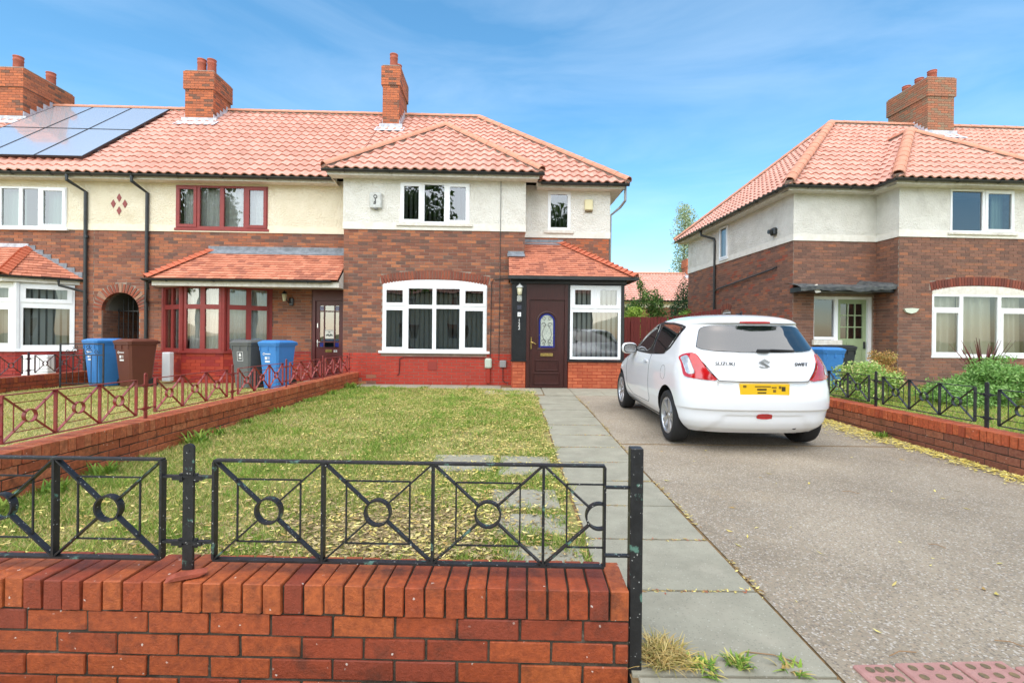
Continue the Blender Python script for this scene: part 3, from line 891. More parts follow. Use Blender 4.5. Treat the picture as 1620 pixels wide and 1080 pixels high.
# roof of house 1
T1 = Tiler('pan')
ax_, az_ = -1.975, EAVE + 2.5 * SL
by_e = -1.0
def under_bay(p):     # main roof tiles that the bay roof covers
    if p.y > 2.15: return False
    d = 2.5 - abs(p.x - ax_)
    if d < 0.35: return False
    return EAVE + min(d, p.y - by_e) * SL > EAVE + (p.y + 0.35) * SL + 0.15
T1.face([(-4.47, by_e, EAVE), (0.53, by_e, EAVE), (ax_, by_e + 2.5, az_)], rank=-5)
T1.face([(-4.13, -0.35, EAVE), (2.73, -0.35, EAVE), (2.73 - 3.85, RIDGE_Y, RIDGE_Z), (-4.13, RIDGE_Y, RIDGE_Z)], rank=0, skip=under_bay)
T1.face([(0.53, by_e, EAVE), (0.53, -0.35, EAVE), (ax_, 2.15, az_), (ax_, by_e + 2.5, az_)], objects=False)
T1.face([(-4.47, -0.35, EAVE), (-4.47, by_e, EAVE), (ax_, by_e + 2.5, az_), (ax_, 2.15, az_)], objects=False)
T1.face([(2.73, -0.35, EAVE), (2.73, 7.35, EAVE), (-1.12, RIDGE_Y, RIDGE_Z)], objects=False)
T1.under.add([(-4.13, 7.35, EAVE), (2.73, 7.35, EAVE), (-1.12, RIDGE_Y, RIDGE_Z), (-4.13, RIDGE_Y, RIDGE_Z)], [(0, 1, 2, 3)])
roof1 = T1.under.build('roof', 'underlay', H1)
T1.finish(roof1)
hz = 0.06
ridge_run(roof1, (-4.13, RIDGE_Y, RIDGE_Z + hz), (-1.12, RIDGE_Y, RIDGE_Z + hz))
ridge_run(roof1, (2.78, -0.40, EAVE + 0.05), (-1.12, RIDGE_Y, RIDGE_Z + hz))
ridge_run(roof1, (-4.50, by_e - 0.03, EAVE + 0.05), (ax_, by_e + 2.5, az_ + hz))
ridge_run(roof1, (0.56, by_e - 0.03, EAVE + 0.05), (ax_, by_e + 2.5, az_ + hz))
ridge_run(roof1, (ax_, by_e + 2.5, az_ + hz), (ax_, 2.2, az_ + hz))
fs1 = MB()
soffit(fs1, -4.45, 0.50, by_e + 0.06, BY + 0.0, EAVE - 0.03)
fs1.box(0.475, 0.50, by_e + 0.085, -0.30, EAVE - 0.13, EAVE + 0.03)
fs1.box(-4.45, -4.425, by_e + 0.085, -0.30, EAVE - 0.13, EAVE + 0.03)
soffit(fs1, 0.50, 2.70, -0.29, 0.0, EAVE - 0.03)
fs1.box(2.675, 2.70, -0.265, 7.3, EAVE - 0.13, EAVE + 0.03)
fs1.box(2.38, 2.675, 0.0, 7.3, EAVE - 0.13, EAVE - 0.105)
fs1.build('fascia', 'white_wood', roof1)
gutter(roof1, [(-4.55, by_e - 0.0, EAVE - 0.02), (0.62, by_e - 0.0, EAVE - 0.02)])
gutter(roof1, [(0.60, -0.36, EAVE - 0.03), (2.80, -0.36, EAVE - 0.03)])
pipe(roof1, [(2.74, -0.2, EAVE - 0.05), (2.74, -0.2, EAVE - 0.40), (2.66, -0.0, EAVE - 0.52), (2.44, 0.12, EAVE - 0.70), (2.44, 0.12, 0.1)], m='grey_plastic')
chimney(roof1, -4.02, -3.52, 2.55, 3.75, 7.3, 8.85, 9.42, [(-3.76, 2.85, 0.50, 0.125), (-3.76, 3.45, 0.50, 0.125)], ridge=(RIDGE_Y, RIDGE_Z), slope=SL)

# porch
PY = -1.3
P = shift(0, PY, 0)
po = MB()
po.box(-0.10, 0.20, PY, PY + 0.15, 0, 0.68); po.box(1.17, 2.44, PY, PY + 0.15, 0, 0.68)
po.box(2.29, 2.44, PY + 0.15, 0, 0, 0.68); po.box(-0.10, 0.05, PY + 0.15, BY, 0, 0.68)
porch = po.build('porch', 'mortar_paint', H1)
pb = BrickWork()
for (a, b) in ((-0.10, 0.20), (1.17, 2.44)):
    pb.face(P, a, b, 0.02, 0.68, [], PAL_PLINTH, rank=0)
pb.face(shift(2.44, PY, 0) @ rotz(PI / 2), 0, 1.3, 0.02, 0.68, [], PAL_PLINTH, rank=5)
pb.face(shift(-0.10, BY, 0) @ rotz(-PI / 2), 0, 0.65, 0.02, 0.68, [], PAL_PLINTH, rank=5)
pb.finish(porch, m='brick_paint')
bl = MB()
bl.cbox(-0.12, 0.21, PY - 0.02, PY + 0.12, 0.71, 2.45, 0.006); bl.box(-0.12, -0.04, PY + 0.12, BY, 0.71, 2.45)
bl.cbox(2.375, 2.46, PY - 0.01, PY + 0.12, 0.71, 2.45, 0.006); bl.box(2.38, 2.45, PY + 0.12, 0.0, 0.71, 2.45)
bl.cbox(1.155, 1.21, PY - 0.005, PY + 0.10, 0.71, 2.45, 0.004)
bl.cbox(-0.16, 2.50, PY - 0.05, PY + 0.14, 2.45, 2.60, 0.01)
bl.box(-0.18, 2.56, PY - 0.10, PY + 0.10, 2.54, 2.595)
bl.box(2.36, 2.52, PY + 0.14, 0.0, 2.45, 2.60)
bl.cbox(-0.15, 0.22, PY - 0.04, PY + 0.1, 0.68, 0.71, 0.006); bl.cbox(1.15, 2.48, PY - 0.05, PY + 0.1, 0.68, 0.71, 0.006)
bl.build('black_timber', 'black_paint', porch)
MB().box(-0.05, 2.40, PY + 0.16, -0.01, 0.04, 0.08).box(0.0, 2.4, -0.02, -0.005, 0.08, 2.5).build('porch_floor', 'room', porch)
wp = window(H1, P, [(1.21, 1.785, 1.88, 2.43, True), (1.785, 2.375, 1.88, 2.43, True), (1.21, 2.375, 0.74, 1.88, False)], y=0.05, fw=0.06)
vblind(wp, P, 1.27, 2.32, 0.80, 2.36, y=0.14, ang=0.55, m='blind')
# front door with an arched leaded light
dr = MB()
dr.box(0.21, 0.28, PY - 0.02, PY + 0.08, 0.02, 2.45); dr.box(1.085, 1.155, PY - 0.02, PY + 0.08, 0.02, 2.45)
dr.box(0.28, 1.085, PY - 0.02, PY + 0.08, 2.09, 2.15); dr.box(0.28, 1.085, PY + 0.0, PY + 0.05, 2.15, 2.45); dr.box(0.28, 1.085, PY - 0.02, PY + 0.08, 0.02, 0.07)
door1 = dr.build('front_door', 'brown_door', H1)
def arch_pts(cx, hw, z0, zs, n=14):
    return [(cx - hw, z0), (cx + hw, z0)] + [(cx + hw * math.cos(PI * i / n), zs + hw * math.sin(PI * i / n)) for i in range(n + 1)]
dl = MB()
cx = 0.682
# leaf with an arched opening, built as strips around it
dl.box(0.285, cx - 0.185, PY + 0.015, PY + 0.055, 0.07, 2.09); dl.box(cx + 0.185, 1.08, PY + 0.015, PY + 0.055, 0.07, 2.09)
dl.box(cx - 0.185, cx + 0.185, PY + 0.015, PY + 0.055, 0.07, 1.0)
n = 14
for i in range(n):
    a, b = PI * i / n, PI * (i + 1) / n
    xa, xb = cx + 0.185 * math.cos(a), cx + 0.185 * math.cos(b)
    za, zb = 1.60 + 0.185 * math.sin(a), 1.60 + 0.185 * math.sin(b)
    dl.add([(xa, PY + 0.015, za), (xa, PY + 0.015, 2.09), (xb, PY + 0.015, 2.09), (xb, PY + 0.015, zb)], [(0, 1, 2, 3)])
for z0, z1, hw in ((0.16, 0.42, 0.30), (0.47, 0.72, 0.27)):   # raised panel mouldings
    for bxx in ((cx - hw, cx + hw, z0, z0 + 0.025), (cx - hw, cx + hw, z1 - 0.025, z1), (cx - hw, cx - hw + 0.02, z0, z1), (cx + hw - 0.02, cx + hw, z0, z1)):
        dl.cbox(bxx[0], bxx[1], PY - 0.004, PY + 0.02, bxx[2], bxx[3], 0.006)
dl.tube([(x, PY + 0.01, z) for x, z in arch_pts(cx, 0.215, 0.97, 1.60)] + [(cx - 0.215, PY + 0.01, 0.97)], 0.016, 6)
dl.box(0.30, 1.07, PY - 0.03, PY + 0.02, 0.09, 0.13)
leaf = dl.build('door_leaf', 'brown_door', door1)
MT['leaded'] = mat('obscure leaded glass', S(150, 160, 150), 0.25, var=S(196, 200, 188), var_scale=26, var_amt=0.9, bump=0.5, bump_scale=45)
MT['blue_glass'] = mat('blue stained glass', S(36, 46, 128), 0.15)
MT['came'] = mat('leading', S(120, 122, 118), 0.5, 0.4)
MB().prism(arch_pts(cx, 0.186, 0.998, 1.60), PY + 0.035, PY + 0.04).build('door_glass', 'leaded', leaf)
bg = MB()
bg.box(cx - 0.184, cx - 0.145, PY + 0.030, PY + 0.034, 1.0, 1.60); bg.box(cx + 0.145, cx + 0.184, PY + 0.030, PY + 0.034, 1.0, 1.60); bg.box(cx - 0.145, cx + 0.145, PY + 0.030, PY + 0.034, 1.0, 1.04)
for i in range(n):
    a, b = PI * i / n, PI * (i + 1) / n
    bg.add([(cx + r_ * math.cos(t), PY + 0.030, 1.60 + r_ * math.sin(t)) for r_, t in ((0.184, a), (0.184, b), (0.145, b), (0.145, a))], [(0, 1, 2, 3)])
bg.build('blue_border', 'blue_glass', leaf)
sc = MB()
for sgn in (-1, 1):
    for (zc, r0) in ((1.66, 0.05), (1.52, 0.06), (1.14, 0.06), (1.08, 0.04)):
        sc.tube([(cx + sgn * (0.065 + 0.9 * r0 * math.cos(t) * (1 - t / 9)), PY + 0.028, zc + r0 * math.sin(t) * (1 - t / 9)) for t in [0.45 * q for q in range(15)]], 0.005, 4)
    sc.tube([(cx + sgn * (0.02 + 0.085 * math.sin(PI * q / 12)), PY + 0.028, 1.12 + 0.40 * q / 12) for q in range(13)], 0.005, 4)
    sc.tube([(cx + sgn * 0.145, PY + 0.027, 1.0), (cx + sgn * 0.145, PY + 0.027, 1.6)], 0.004, 4)
    sc.tube([(cx + sgn * 0.184, PY + 0.027, 1.28), (cx + sgn * 0.145, PY + 0.027, 1.30)], 0.004, 4)
sc.build('leading', 'came', leaf)
MB().cbox(cx - 0.145, cx + 0.145, PY - 0.008, PY + 0.02, 0.80, 0.875, 0.006).box(cx - 0.115, cx + 0.115, PY - 0.012, PY - 0.007, 0.822, 0.853).build('letter_box', 'brass', leaf)
MB().cbox(0.305, 0.338, PY - 0.012, PY + 0.02, 0.96, 1.24, 0.008).tube([(0.322, PY - 0.01, 1.12), (0.322, PY - 0.05, 1.12), (0.36, PY - 0.055, 1.115), (0.43, PY - 0.05, 1.075)], 0.011, 8).build('handle', 'brass', leaf)
# lean-to tiled porch roof, hipped at the right, running up against the bay on the left
T1p = Tiler('plain')
ez, ey = 2.60, -1.50
psl = 1.02 / 1.5
def PR(x, y_): return (x, y_, ez + (y_ - ey) * psl)
T1p.face([PR(0.18, ey), PR(2.64, ey), PR(1.14, 0), PR(0.18, 0)], rank=0)
T1p.face([PR(-0.20, ey), PR(0.18, ey), PR(0.18, BY), PR(-0.20, BY)], rank=0)
T1p.face([(2.64, ey, ez), (2.64, 0, ez), (1.14, 0, ez + 1.02)], objects=False)
T1p.under.add([(-0.20, ey, ez - 0.05), (2.64, ey, ez - 0.05), (2.64, 0, ez - 0.05), (-0.2, 0, ez - 0.05)], [(0, 1, 2, 3)])
proof = T1p.under.build('porch_roof', 'underlay', H1)
T1p.finish(proof)
me_h = MB().add([(-0.14, 0, -0.02), (0, 0, 0.075), (0.14, 0, -0.02), (-0.11, 0.22, -0.05), (0, 0.22, 0.0), (0.11, 0.22, -0.05), (-0.14, 0, -0.05), (0, 0, 0.04), (0.14, 0, -0.05)],
                [(0, 1, 4, 3), (1, 2, 5, 4), (0, 6, 7, 1), (1, 7, 8, 2)], S(192, 104, 74)).mesh('hip_tile')
def hip_run(parent, p, q, n):
    p, q = Vector(p), Vector(q); d = (q - p).normalized(); s = d.cross(Vector((0, 0, 1))).normalized(); u = s.cross(d)
    M = Matrix.Identity(4)
    for r in range(3): M[r][0], M[r][1], M[r][2] = s[r], d[r], u[r]
    for i in range(n):
        o = obj('hip_tile', me_h, 'plaintile', parent)
        o.matrix_local = Matrix.Translation(p + (q - p) * (i / n) + u * 0.035) @ M @ Matrix.Rotation(0.06, 4, 'X')
hip_run(proof, (2.66, ey - 0.03, ez), (1.14, 0, ez + 1.02), 17)
fl = MB()
fl2 = MB()
fl.box(0.16, 1.20, -0.035, -0.01, ez + 0.98, ez + 1.12); fl.bar((0.68, -0.02, ez + 1.04), (0.68, -0.16, ez + 0.97), 1.0, 0.01, (0, 0, 1))
fl2.box(-0.22, 0.17, BY - 0.03, BY - 0.012, PR(0, BY)[2] - 0.02, PR(0, BY)[2] + 0.12); fl2.bar((-0.02, BY - 0.02, PR(0, BY)[2] + 0.06), (-0.02, BY - 0.16, PR(0, BY)[2] - 0.02), 0.42, 0.01, (0, 0, 1))
fl.build('flashing', 'lead', proof); fl2.build('flashing', 'lead', proof)
MB().box(-0.20, 2.64, ey + 0.02, PY - 0.04, ez - 0.055, ez - 0.04).build('soffit', 'black_paint', proof)
MB().bar((-0.22, ey - 0.02, ez - 0.03), (2.72, ey - 0.02, ez - 0.03), 0.09, 0.07, (0, 0, 1)).box(2.62, 2.70, ey, 0.0, ez - 0.07, ez - 0.01).build('gutter', 'black_plastic', proof)

# ======== house 2: dark red frames, archway at its left
H2 = thing('brick_house', 'mid terrace house with dark red window frames, maroon door and arched passage', 'house', TL, TA)
p2a, p2b = -10.45, -4.13
red_up = (-8.46, -6.22, 3.86, 4.92)
dor2 = (-5.12, -4.28, 0.0, 2.38)
bay2h = (-8.70, -6.12, 0.82, 2.36)
AC, AS, AR = -9.80, 1.79, 0.45
arch_rects = [(AC - AR, AC + AR, 0, AS)]
for i in range(10):
    za, zb = AS + AR * i / 10, AS + AR * (i + 1) / 10
    hw = math.sqrt(max(0, (AR + 0.03) ** 2 - ((za + zb) / 2 - AS) ** 2))
    arch_rects.append((AC - hw, AC + hw, za, zb))
w2 = MB()
wall_strips(w2, I4, p2a, p2b, 0, EAVE, [red_up, dor2, bay2h] + arch_rects)
wall2 = w2.build('wall', 'mortar', H2)
sh2 = MB()
shell(H2, -9.15, p2b)
MB().box(-10.45, -10.27, 0.24, 7, 0, 2.6).box(-9.33, -9.15, 0.24, 7, 0, 2.6).box(-10.27, -9.33, 0.24, 7, 2.5, 2.6).box(-10.27, -9.33, 5.0, 5.1, 0, 2.5).build('passage', 'room', wall2)
bw = BrickWork()
def arch_hole(z):
    if z < AS: return (AC - AR - 0.225, AC + AR + 0.225) if False else (AC - AR, AC + AR)
    q = (AR + 0.225) ** 2 - (z - AS) ** 2
    return (AC - math.sqrt(q), AC + math.sqrt(q)) if q > 0 else None
def paint2(x, z):
    return PAL_PAINT2 if z < 0.86 and x > -9.2 else None
bw.face(I4, p2a, p2b, 0, BR, [dor2, bay2h, arch_hole], PAL_HOUSE + [(S(176, 104, 70), 2)], paint=paint2, rank=0)
bw.face(shift(-10.25, 0.02, 0) @ rotz(PI / 2), 0, 3.0, 0, 1.8, [], PAL_DARK, rank=20)
bw.finish(wall2)
n = 21
cache = [MB().cbox(-0.029, 0.029, -0.016, 0.10, 0, 0.215, 0.003, pick(PAL_VOUS)).mesh('brick') for _ in range(5)]
key = MB().cbox(-0.034, 0.034, -0.018, 0.10, 0, 0.235, 0.003, S(168, 128, 104)).mesh('brick')
for i in range(n):
    a = -PI / 2 + PI * (i + 0.5) / n
    o = obj('brick', key if i in (4, 10, 16) else cache[RND.randrange(5)], 'brick', wall2)
    o.matrix_local = shift(AC + AR * math.sin(a), 0, AS + AR * math.cos(a)) @ Matrix.Rotation(a, 4, 'Y')
r2 = MB(); render_panel(r2, I4, p2a, p2b - E_, [red_up]); r2.build('roughcast', 'render_cream', wall2)
b2 = MB(); wall_strips(b2, shift(0, -0.032, 0), p2a, p2b - 0.03, BR, BR + 0.16, [(red_up[0], red_up[1], red_up[2], 9)], 0.035); b2.build('band', 'band_cream', wall2)
MT['diamond'] = mat('dark red glazed tile', S(140, 62, 58), 0.5)
for (dx, dz_) in ((0, 0.15), (-0.14, 0), (0.14, 0), (0, -0.17)):
    MB().prism([(-9.84 + dx, 4.43 + dz_ - 0.105), (-9.84 + dx + 0.058, 4.43 + dz_), (-9.84 + dx, 4.43 + dz_ + 0.105), (-9.84 + dx - 0.058, 4.43 + dz_)], -E_ - 0.012, 0).build('diamond_tile', 'diamond', wall2)
wu2 = window(H2, I4, [(-8.46, -7.93, 3.86, 4.92, True), (-7.93, -7.34, 3.86, 4.92, False), (-7.34, -6.76, 3.86, 4.92, False), (-6.76, -6.22, 3.86, 4.92, True)], m='red_wood', y=0.03, fw=0.05, sill=(-8.50, -6.18, 3.80, 3.86, -0.05))
curtain(wu2, I4, -8.4, -6.28, 3.9, 4.88, y=0.16, folds=16)
lac = MB()
for k in range(3):
    for j in range(9):
        xx = -7.28 + j * 0.115 ; zz = 4.12 + k * 0.16
        lac.tube([(xx + 0.045 * math.cos(t), 0.115, zz + 0.045 * math.sin(t)) for t in [2 * PI * q / 10 for q in range(11)]], 0.007, 4)
lac.build('lace', 'net', wu2)
# canted bay window of house 2
bay_pts = [(-8.74, 0.0), (-7.93, -0.60), (-6.95, -0.60), (-6.10, 0.0)]
wbay2 = None
bay2w = MB()
bay2 = None
bb = MB()
bb.prism([(0, 0)] * 3, 0, 0) if False else None
poly = bay_pts + [(-6.10, 0.2), (-8.74, 0.2)]
k = len(poly)
bb.add([(x, y_, 0.0) for x, y_ in poly] + [(x, y_, 0.78) for x, y_ in poly], [tuple(range(k, 2 * k))] + [(i, (i + 1) % k, (i + 1) % k + k, i + k) for i in range(k)])
bay2 = bb.build('bay', 'mortar_paint', H2)
bwb = BrickWork()
sill2 = MB()
def cant(p, q):
    d = Vector((q[0] - p[0], q[1] - p[1])); return shift(p[0], p[1], 0) @ rotz(math.atan2(d.y, d.x)), d.length
for i in range(3):
    M, L = cant(bay_pts[i], bay_pts[i + 1])
    bwb.face(M, 0.0, L, 0.0, 0.78, [], PAL_PAINT, paint=lambda x, z: PAL_PAINT2)
    sill2.box(-0.02, L + 0.02, -0.06, 0.06, 0.78 + 0.001 * i, 0.83, M=M)
    a = 0.06
    if i == 1: cs = [(a, L / 2, 0.83, 1.88), (L / 2, L - a, 0.83, 1.88), (a, L / 2, 1.88, 2.38), (L / 2, L - a, 1.88, 2.38)]
    else: cs = [(a, L / 2, 0.83, 1.88), (L / 2, L - a, 0.83, 1.88), (a, L / 2, 1.88, 2.38), (L / 2, L - a, 1.88, 2.38)]
    wv = window(bay2, M, [(c[0], c[1], c[2], c[3], False) for c in cs], m='red_wood', y=0.05, fw=0.055, name='window')
    curtain(wv, M, 0.1, L - 0.1, 0.86, 2.36, y=0.12, folds=9, amp=0.02)
    MB().tube([(0, 0, 0.83), (0, 0, 2.38)], 0.062, 8, M=M).build('corner_post', 'red_wood', wv)
    if i == 2: MB().box(L - 0.10, L, -0.02, 0.07, 0.83, 2.38, M=M).build('corner_post', 'red_wood', wv)
sill2.build('sill', 'red_wood', bay2)
bwb.finish(bay2)
MB().box(-8.0, -6.6, 0.75, 0.8, 0.1, 2.5).build('inner_wall', 'room', bay2)
# maroon door
d2 = MB()
d2.box(-5.12, -5.04, 0.02, 0.14, 0.05, 2.38); d2.box(-4.36, -4.28, 0.02, 0.14, 0.05, 2.38); d2.box(-5.04, -4.36, 0.02, 0.14, 2.10, 2.38)
door2 = d2.build('front_door', 'maroon_door', H2)
l2 = MB()
yl = 0.06
for bxx in ((-5.04, -4.94, 0.08, 2.10), (-4.46, -4.36, 0.08, 2.10), (-4.94, -4.46, 1.98, 2.10), (-4.94, -4.46, 0.08, 0.92), (-4.94, -4.46, 1.06 - 0.16, 0.93), (-4.94, -4.46, 1.82, 1.85), (-4.94, -4.46, 1.05, 1.08)):
    l2.box(bxx[0], bxx[1], yl, yl + 0.045, bxx[2], bxx[3])
for xx in (-4.83, -4.57): l2.box(xx - 0.014, xx + 0.014, yl - 0.001, yl + 0.046, 0.93, 1.98)
for xx in (-4.90, -4.68): l2.cbox(xx, xx + 0.18, yl - 0.012, yl + 0.01, 0.2, 0.72, 0.01)
leaf2 = l2.build('door_leaf', 'maroon_door', door2)
MB().box(-4.94, -4.46, yl + 0.02, yl + 0.026, 0.93, 1.98).build('door_glass', 'glass_dark', leaf2)
MB().box(-4.95, -4.45, yl + 0.10, yl + 0.11, 0.9, 2.0).build('door_curtain', 'net', leaf2)
for xx in (-4.94, -4.555):
    for zz in (0.94, 1.86): MB().box(xx, xx + 0.09, yl + 0.012, yl + 0.018, zz, zz + 0.105).build('corner_pane', 'blue_glass', leaf2)
MT['paper'] = mat('white paper', S(226, 224, 214), 0.9)
MT['ink'] = mat('grey print', S(92, 98, 92), 0.9)
MT['white_print'] = mat('white print', S(232, 232, 230), 0.7)
ntc = MB().box(-4.81, -4.59, yl + 0.008, yl + 0.011, 1.15, 1.37).build('notice', 'paper', leaf2)
ln = MB()
for (ux, uz, ang, s_) in ((-4.75, 1.24, 0.5, 0.045), (-4.71, 1.225, -0.3, 0.04), (-4.65, 1.24, 2.6, 0.045), (-4.685, 1.225, 3.4, 0.04), (-4.70, 1.31, 0.0, 0.03)):
    ln.prism([(ux + s_ * (math.cos(t) * math.cos(ang) - 0.4 * math.sin(t) * math.sin(ang)), uz + s_ * (math.cos(t) * math.sin(ang) + 0.4 * math.sin(t) * math.cos(ang))) for t in [2 * PI * q / 10 for q in range(10)]], yl + 0.004, yl + 0.007)
for q in range(8): ln.box(-4.80 + q * 0.026, -4.788 + q * 0.026, yl + 0.004, yl + 0.007, 1.345, 1.362)
ln.build('print', 'ink', ntc)
MB().cbox(-4.80, -4.62, yl - 0.012, yl + 0.01, 0.80, 0.875, 0.006).build('letter_box', 'brass', leaf2)
MB().box(-4.58, -4.50, yl - 0.006, yl + 0.01, 0.805, 0.86).build('number_plate', 'white_print', leaf2)
MB().box(-4.565, -4.548, yl - 0.009, yl - 0.006, 0.815, 0.85).box(-4.54, -4.515, yl - 0.009, yl - 0.006, 0.815, 0.85).build('numbers', 'ink', leaf2)
MB().cbox(-5.005, -4.975, yl - 0.014, yl + 0.01, 0.93, 1.12, 0.006).tube([(-4.99, yl - 0.01, 1.06), (-4.99, yl - 0.05, 1.06), (-4.90, yl - 0.05, 1.055)], 0.009, 6).build('handle', 'chrome', leaf2)
MB().box(-5.0, -4.98, yl - 0.01, yl + 0.01, 1.42, 1.53).build('lock', 'chrome', leaf2)
MB().box(-5.2, -4.2, -0.3, 0.2, 0.0, 0.10).build('door_step', 'slab', door2)
# canopy over bay and door
T2p = Tiler('plain')
cz, cy, csl = 2.50, -1.0, 0.80
def C2(x, y_): return (x, y_, cz + (y_ - cy) * csl)
T2p.face([C2(-8.45, cy), C2(-4.15, cy), C2(-4.15, 0), C2(-7.60, 0)], rank=0)
T2p.face([(-8.95, 0, cz), (-8.45, cy, cz), (-7.60, 0, cz + 0.8)], objects=False)
can2 = T2p.under.build('canopy', 'underlay', H2)
T2p.finish(can2)
hip_run(can2, (-8.47, cy - 0.03, cz), (-7.60, 0, cz + 0.8), 12)
MB().box(-7.65, -4.15, -0.05, -0.01, 3.27, 3.42).bar((-5.9, -0.03, 3.34), (-5.9, -0.17, 3.22), 3.5, 0.012, (0, 0, 1)).build('flashing', 'lead', can2)
for i in range(7):
    MB().box(-7.70 - 0.17 * i, -7.50 - 0.17 * i, -0.02, -0.008, 3.22 - 0.115 * i, 3.34 - 0.115 * i).build('flashing', 'lead', can2)
fc = MB()
fc.box(-8.40, -4.14, cy + 0.06, cy + 0.085, cz - 0.16, cz - 0.03)
fc.add([(-8.40, cy + 0.085, cz - 0.16), (-4.14, cy + 0.085, cz - 0.16), (-4.14, 0, cz - 0.12), (-8.9, 0, cz - 0.12)], [(0, 1, 2, 3)])
fc.add([(-8.40, cy + 0.06, cz - 0.16), (-8.40, cy + 0.06, cz - 0.03), (-8.93, 0, cz - 0.03), (-8.93, 0, cz - 0.12)], [(0, 1, 2, 3)])
fc.add([(-4.135, cy + 0.03, cz - 0.16), (-4.135, cy + 0.03, cz + 0.0), (-4.135, 0, cz + 0.75), (-4.135, 0, cz - 0.16)], [(0, 1, 2, 3)])
fc.build('fascia', 'white_wood', can2)
gutter(can2, [(-8.55, cy - 0.02, cz - 0.01), (-4.3, cy - 0.02, cz - 0.01)], r=0.05)
gutter(can2, [(-9.02, -0.02, cz - 0.01), (-8.53, cy - 0.03, cz - 0.01)], r=0.05)
pipe(can2, [(-8.60, -0.8, cz - 0.05), (-8.64, -0.72, cz - 0.22), (-9.08, -0.12, cz - 0.45), (-9.12, -0.06, cz - 0.5)], 0.03)
# main roof of house 2
T2 = Tiler('pan')
T2.face([(-9.80, -0.35, EAVE), (-4.13, -0.35, EAVE), (-4.13, RIDGE_Y, RIDGE_Z), (-9.80, RIDGE_Y, RIDGE_Z)])
T2.under.add([(-9.80, 7.35, EAVE), (-4.13, 7.35, EAVE), (-4.13, RIDGE_Y, RIDGE_Z), (-9.80, RIDGE_Y, RIDGE_Z)], [(0, 1, 2, 3)])
roof2 = T2.under.build('roof', 'underlay', H2)
T2.finish(roof2)
ridge_run(roof2, (-9.80, RIDGE_Y, RIDGE_Z + hz), (-4.13, RIDGE_Y, RIDGE_Z + hz))
f2 = MB(); soffit(f2, -9.80, -4.46, -0.29, 0.0, EAVE - 0.03); f2.build('fascia', 'white_wood', roof2)
gutter(roof2, [(-9.80, -0.36, EAVE - 0.03), (-4.5, -0.36, EAVE - 0.03)])
pipe(roof2, [(-9.30, -0.36, EAVE - 0.06), (-9.30, -0.36, EAVE - 0.20), (-9.14, -0.06, EAVE - 0.40), (-9.14, -0.06, 0.15)], 0.04, collars=[(-9.14, -0.06, 3.6), (-9.14, -0.06, 2.0)])
chimney(roof2, -9.97, -9.13, 2.65, 3.60, 7.3, 8.62, 9.15, [(-9.66, 2.95, 0.50, 0.13), (-9.36, 2.95, 0.50, 0.13)], ridge=(RIDGE_Y, RIDGE_Z), slope=SL)

# ======== house 3: solar panels, white bay
H3 = thing('brick_house', 'terrace house at the left edge with solar panels on its roof and white bay window', 'house', TL, TA)
h3a, h3b = -16.2, -10.45
up3 = (-13.3, -11.09, 3.80, 4.80)
bay3h = (-14.5, -10.95, 0.82, 2.4)
w3 = MB(); wall_strips(w3, I4, h3a, h3b, 0, EAVE, [up3, bay3h]); wall3 = w3.build('wall', 'mortar', H3)
shell(H3, h3a, h3b)
bw = BrickWork(); bw.face(I4, h3a, h3b, 0, BR, [bay3h], PAL_HOUSE + [(S(176, 104, 70), 2)], paint=lambda x, z: PAL_PAINT2[1:] if z < 0.8 else None); bw.finish(wall3)
r3 = MB(); render_panel(r3, I4, h3a, h3b, [up3]); r3.build('roughcast', 'render_cream', wall3)
b3 = MB(); wall_strips(b3, shift(0, -0.032, 0), h3a, h3b, BR, BR + 0.16, [(up3[0], up3[1], up3[2], 9)], 0.035); b3.build('band', 'band_cream', wall3)
wu3 = window(H3, I4, [(-13.3, -12.68, 3.80, 4.80, True), (-12.68, -12.18, 3.80, 4.80, False), (-12.18, -11.72, 3.80, 4.80, False), (-11.72, -11.09, 3.80, 4.80, True)], y=0.02, sill=(-13.35, -11.05, 3.74, 3.80, -0.08))
curtain(wu3, I4, -13.2, -12.25, 3.85, 4.75, y=0.16, folds=8, m='curtain_green'); curtain(wu3, I4, -11.7, -11.15, 3.85, 4.75, y=0.16, folds=5, m='curtain_green')
bp3 = [(-14.55, 0.0), (-13.70, -0.60), (-11.72, -0.60), (-10.88, 0.0)]
poly = bp3 + [(-10.88, 0.2), (-14.55, 0.2)]; k = len(poly)
bay3 = MB().add([(x, y_, 0.0) for x, y_ in poly] + [(x, y_, 0.78) for x, y_ in poly], [tuple(range(k, 2 * k))] + [(i, (i + 1) % k, (i + 1) % k + k, i + k) for i in range(k)]).build('bay', 'mortar_paint', H3)
bwb = BrickWork(); s3 = MB()
for i in range(3):
    M, L = cant(bp3[i], bp3[i + 1])
    bwb.face(M, 0, L, 0, 0.78, [], PAL_PAINT2[1:], paint=lambda x, z: PAL_PAINT2[1:])
    s3.box(-0.03, L + 0.03, -0.07, 0.06, 0.78 + 0.001 * i, 0.84, M=M)
    if i == 1: cs = [(0.02, L / 3, 0.84, 1.9, True), (L / 3, 2 * L / 3, 0.84, 1.9, False), (2 * L / 3, L - 0.02, 0.84, 1.9, True), (0.02, L / 3, 1.9, 2.40, True), (L / 3, 2 * L / 3, 1.9, 2.40, False), (2 * L / 3, L - 0.02, 1.9, 2.40, True)]
    else: cs = [(0.02, L - 0.02, 0.84, 1.9, False), (0.02, L - 0.02, 1.9, 2.40, True)]
    wv = window(bay3, M, cs, y=0.05, fw=0.09)
    vblind(wv, M, 0.1, L - 0.1, 0.9, 2.36, y=0.16, pitch=0.13, ang=0.45)
    MB().tube([(0, 0.0, 0.84), (0, 0.0, 2.40)], 0.07, 8, M=M).build('corner_post', 'upvc', wv)
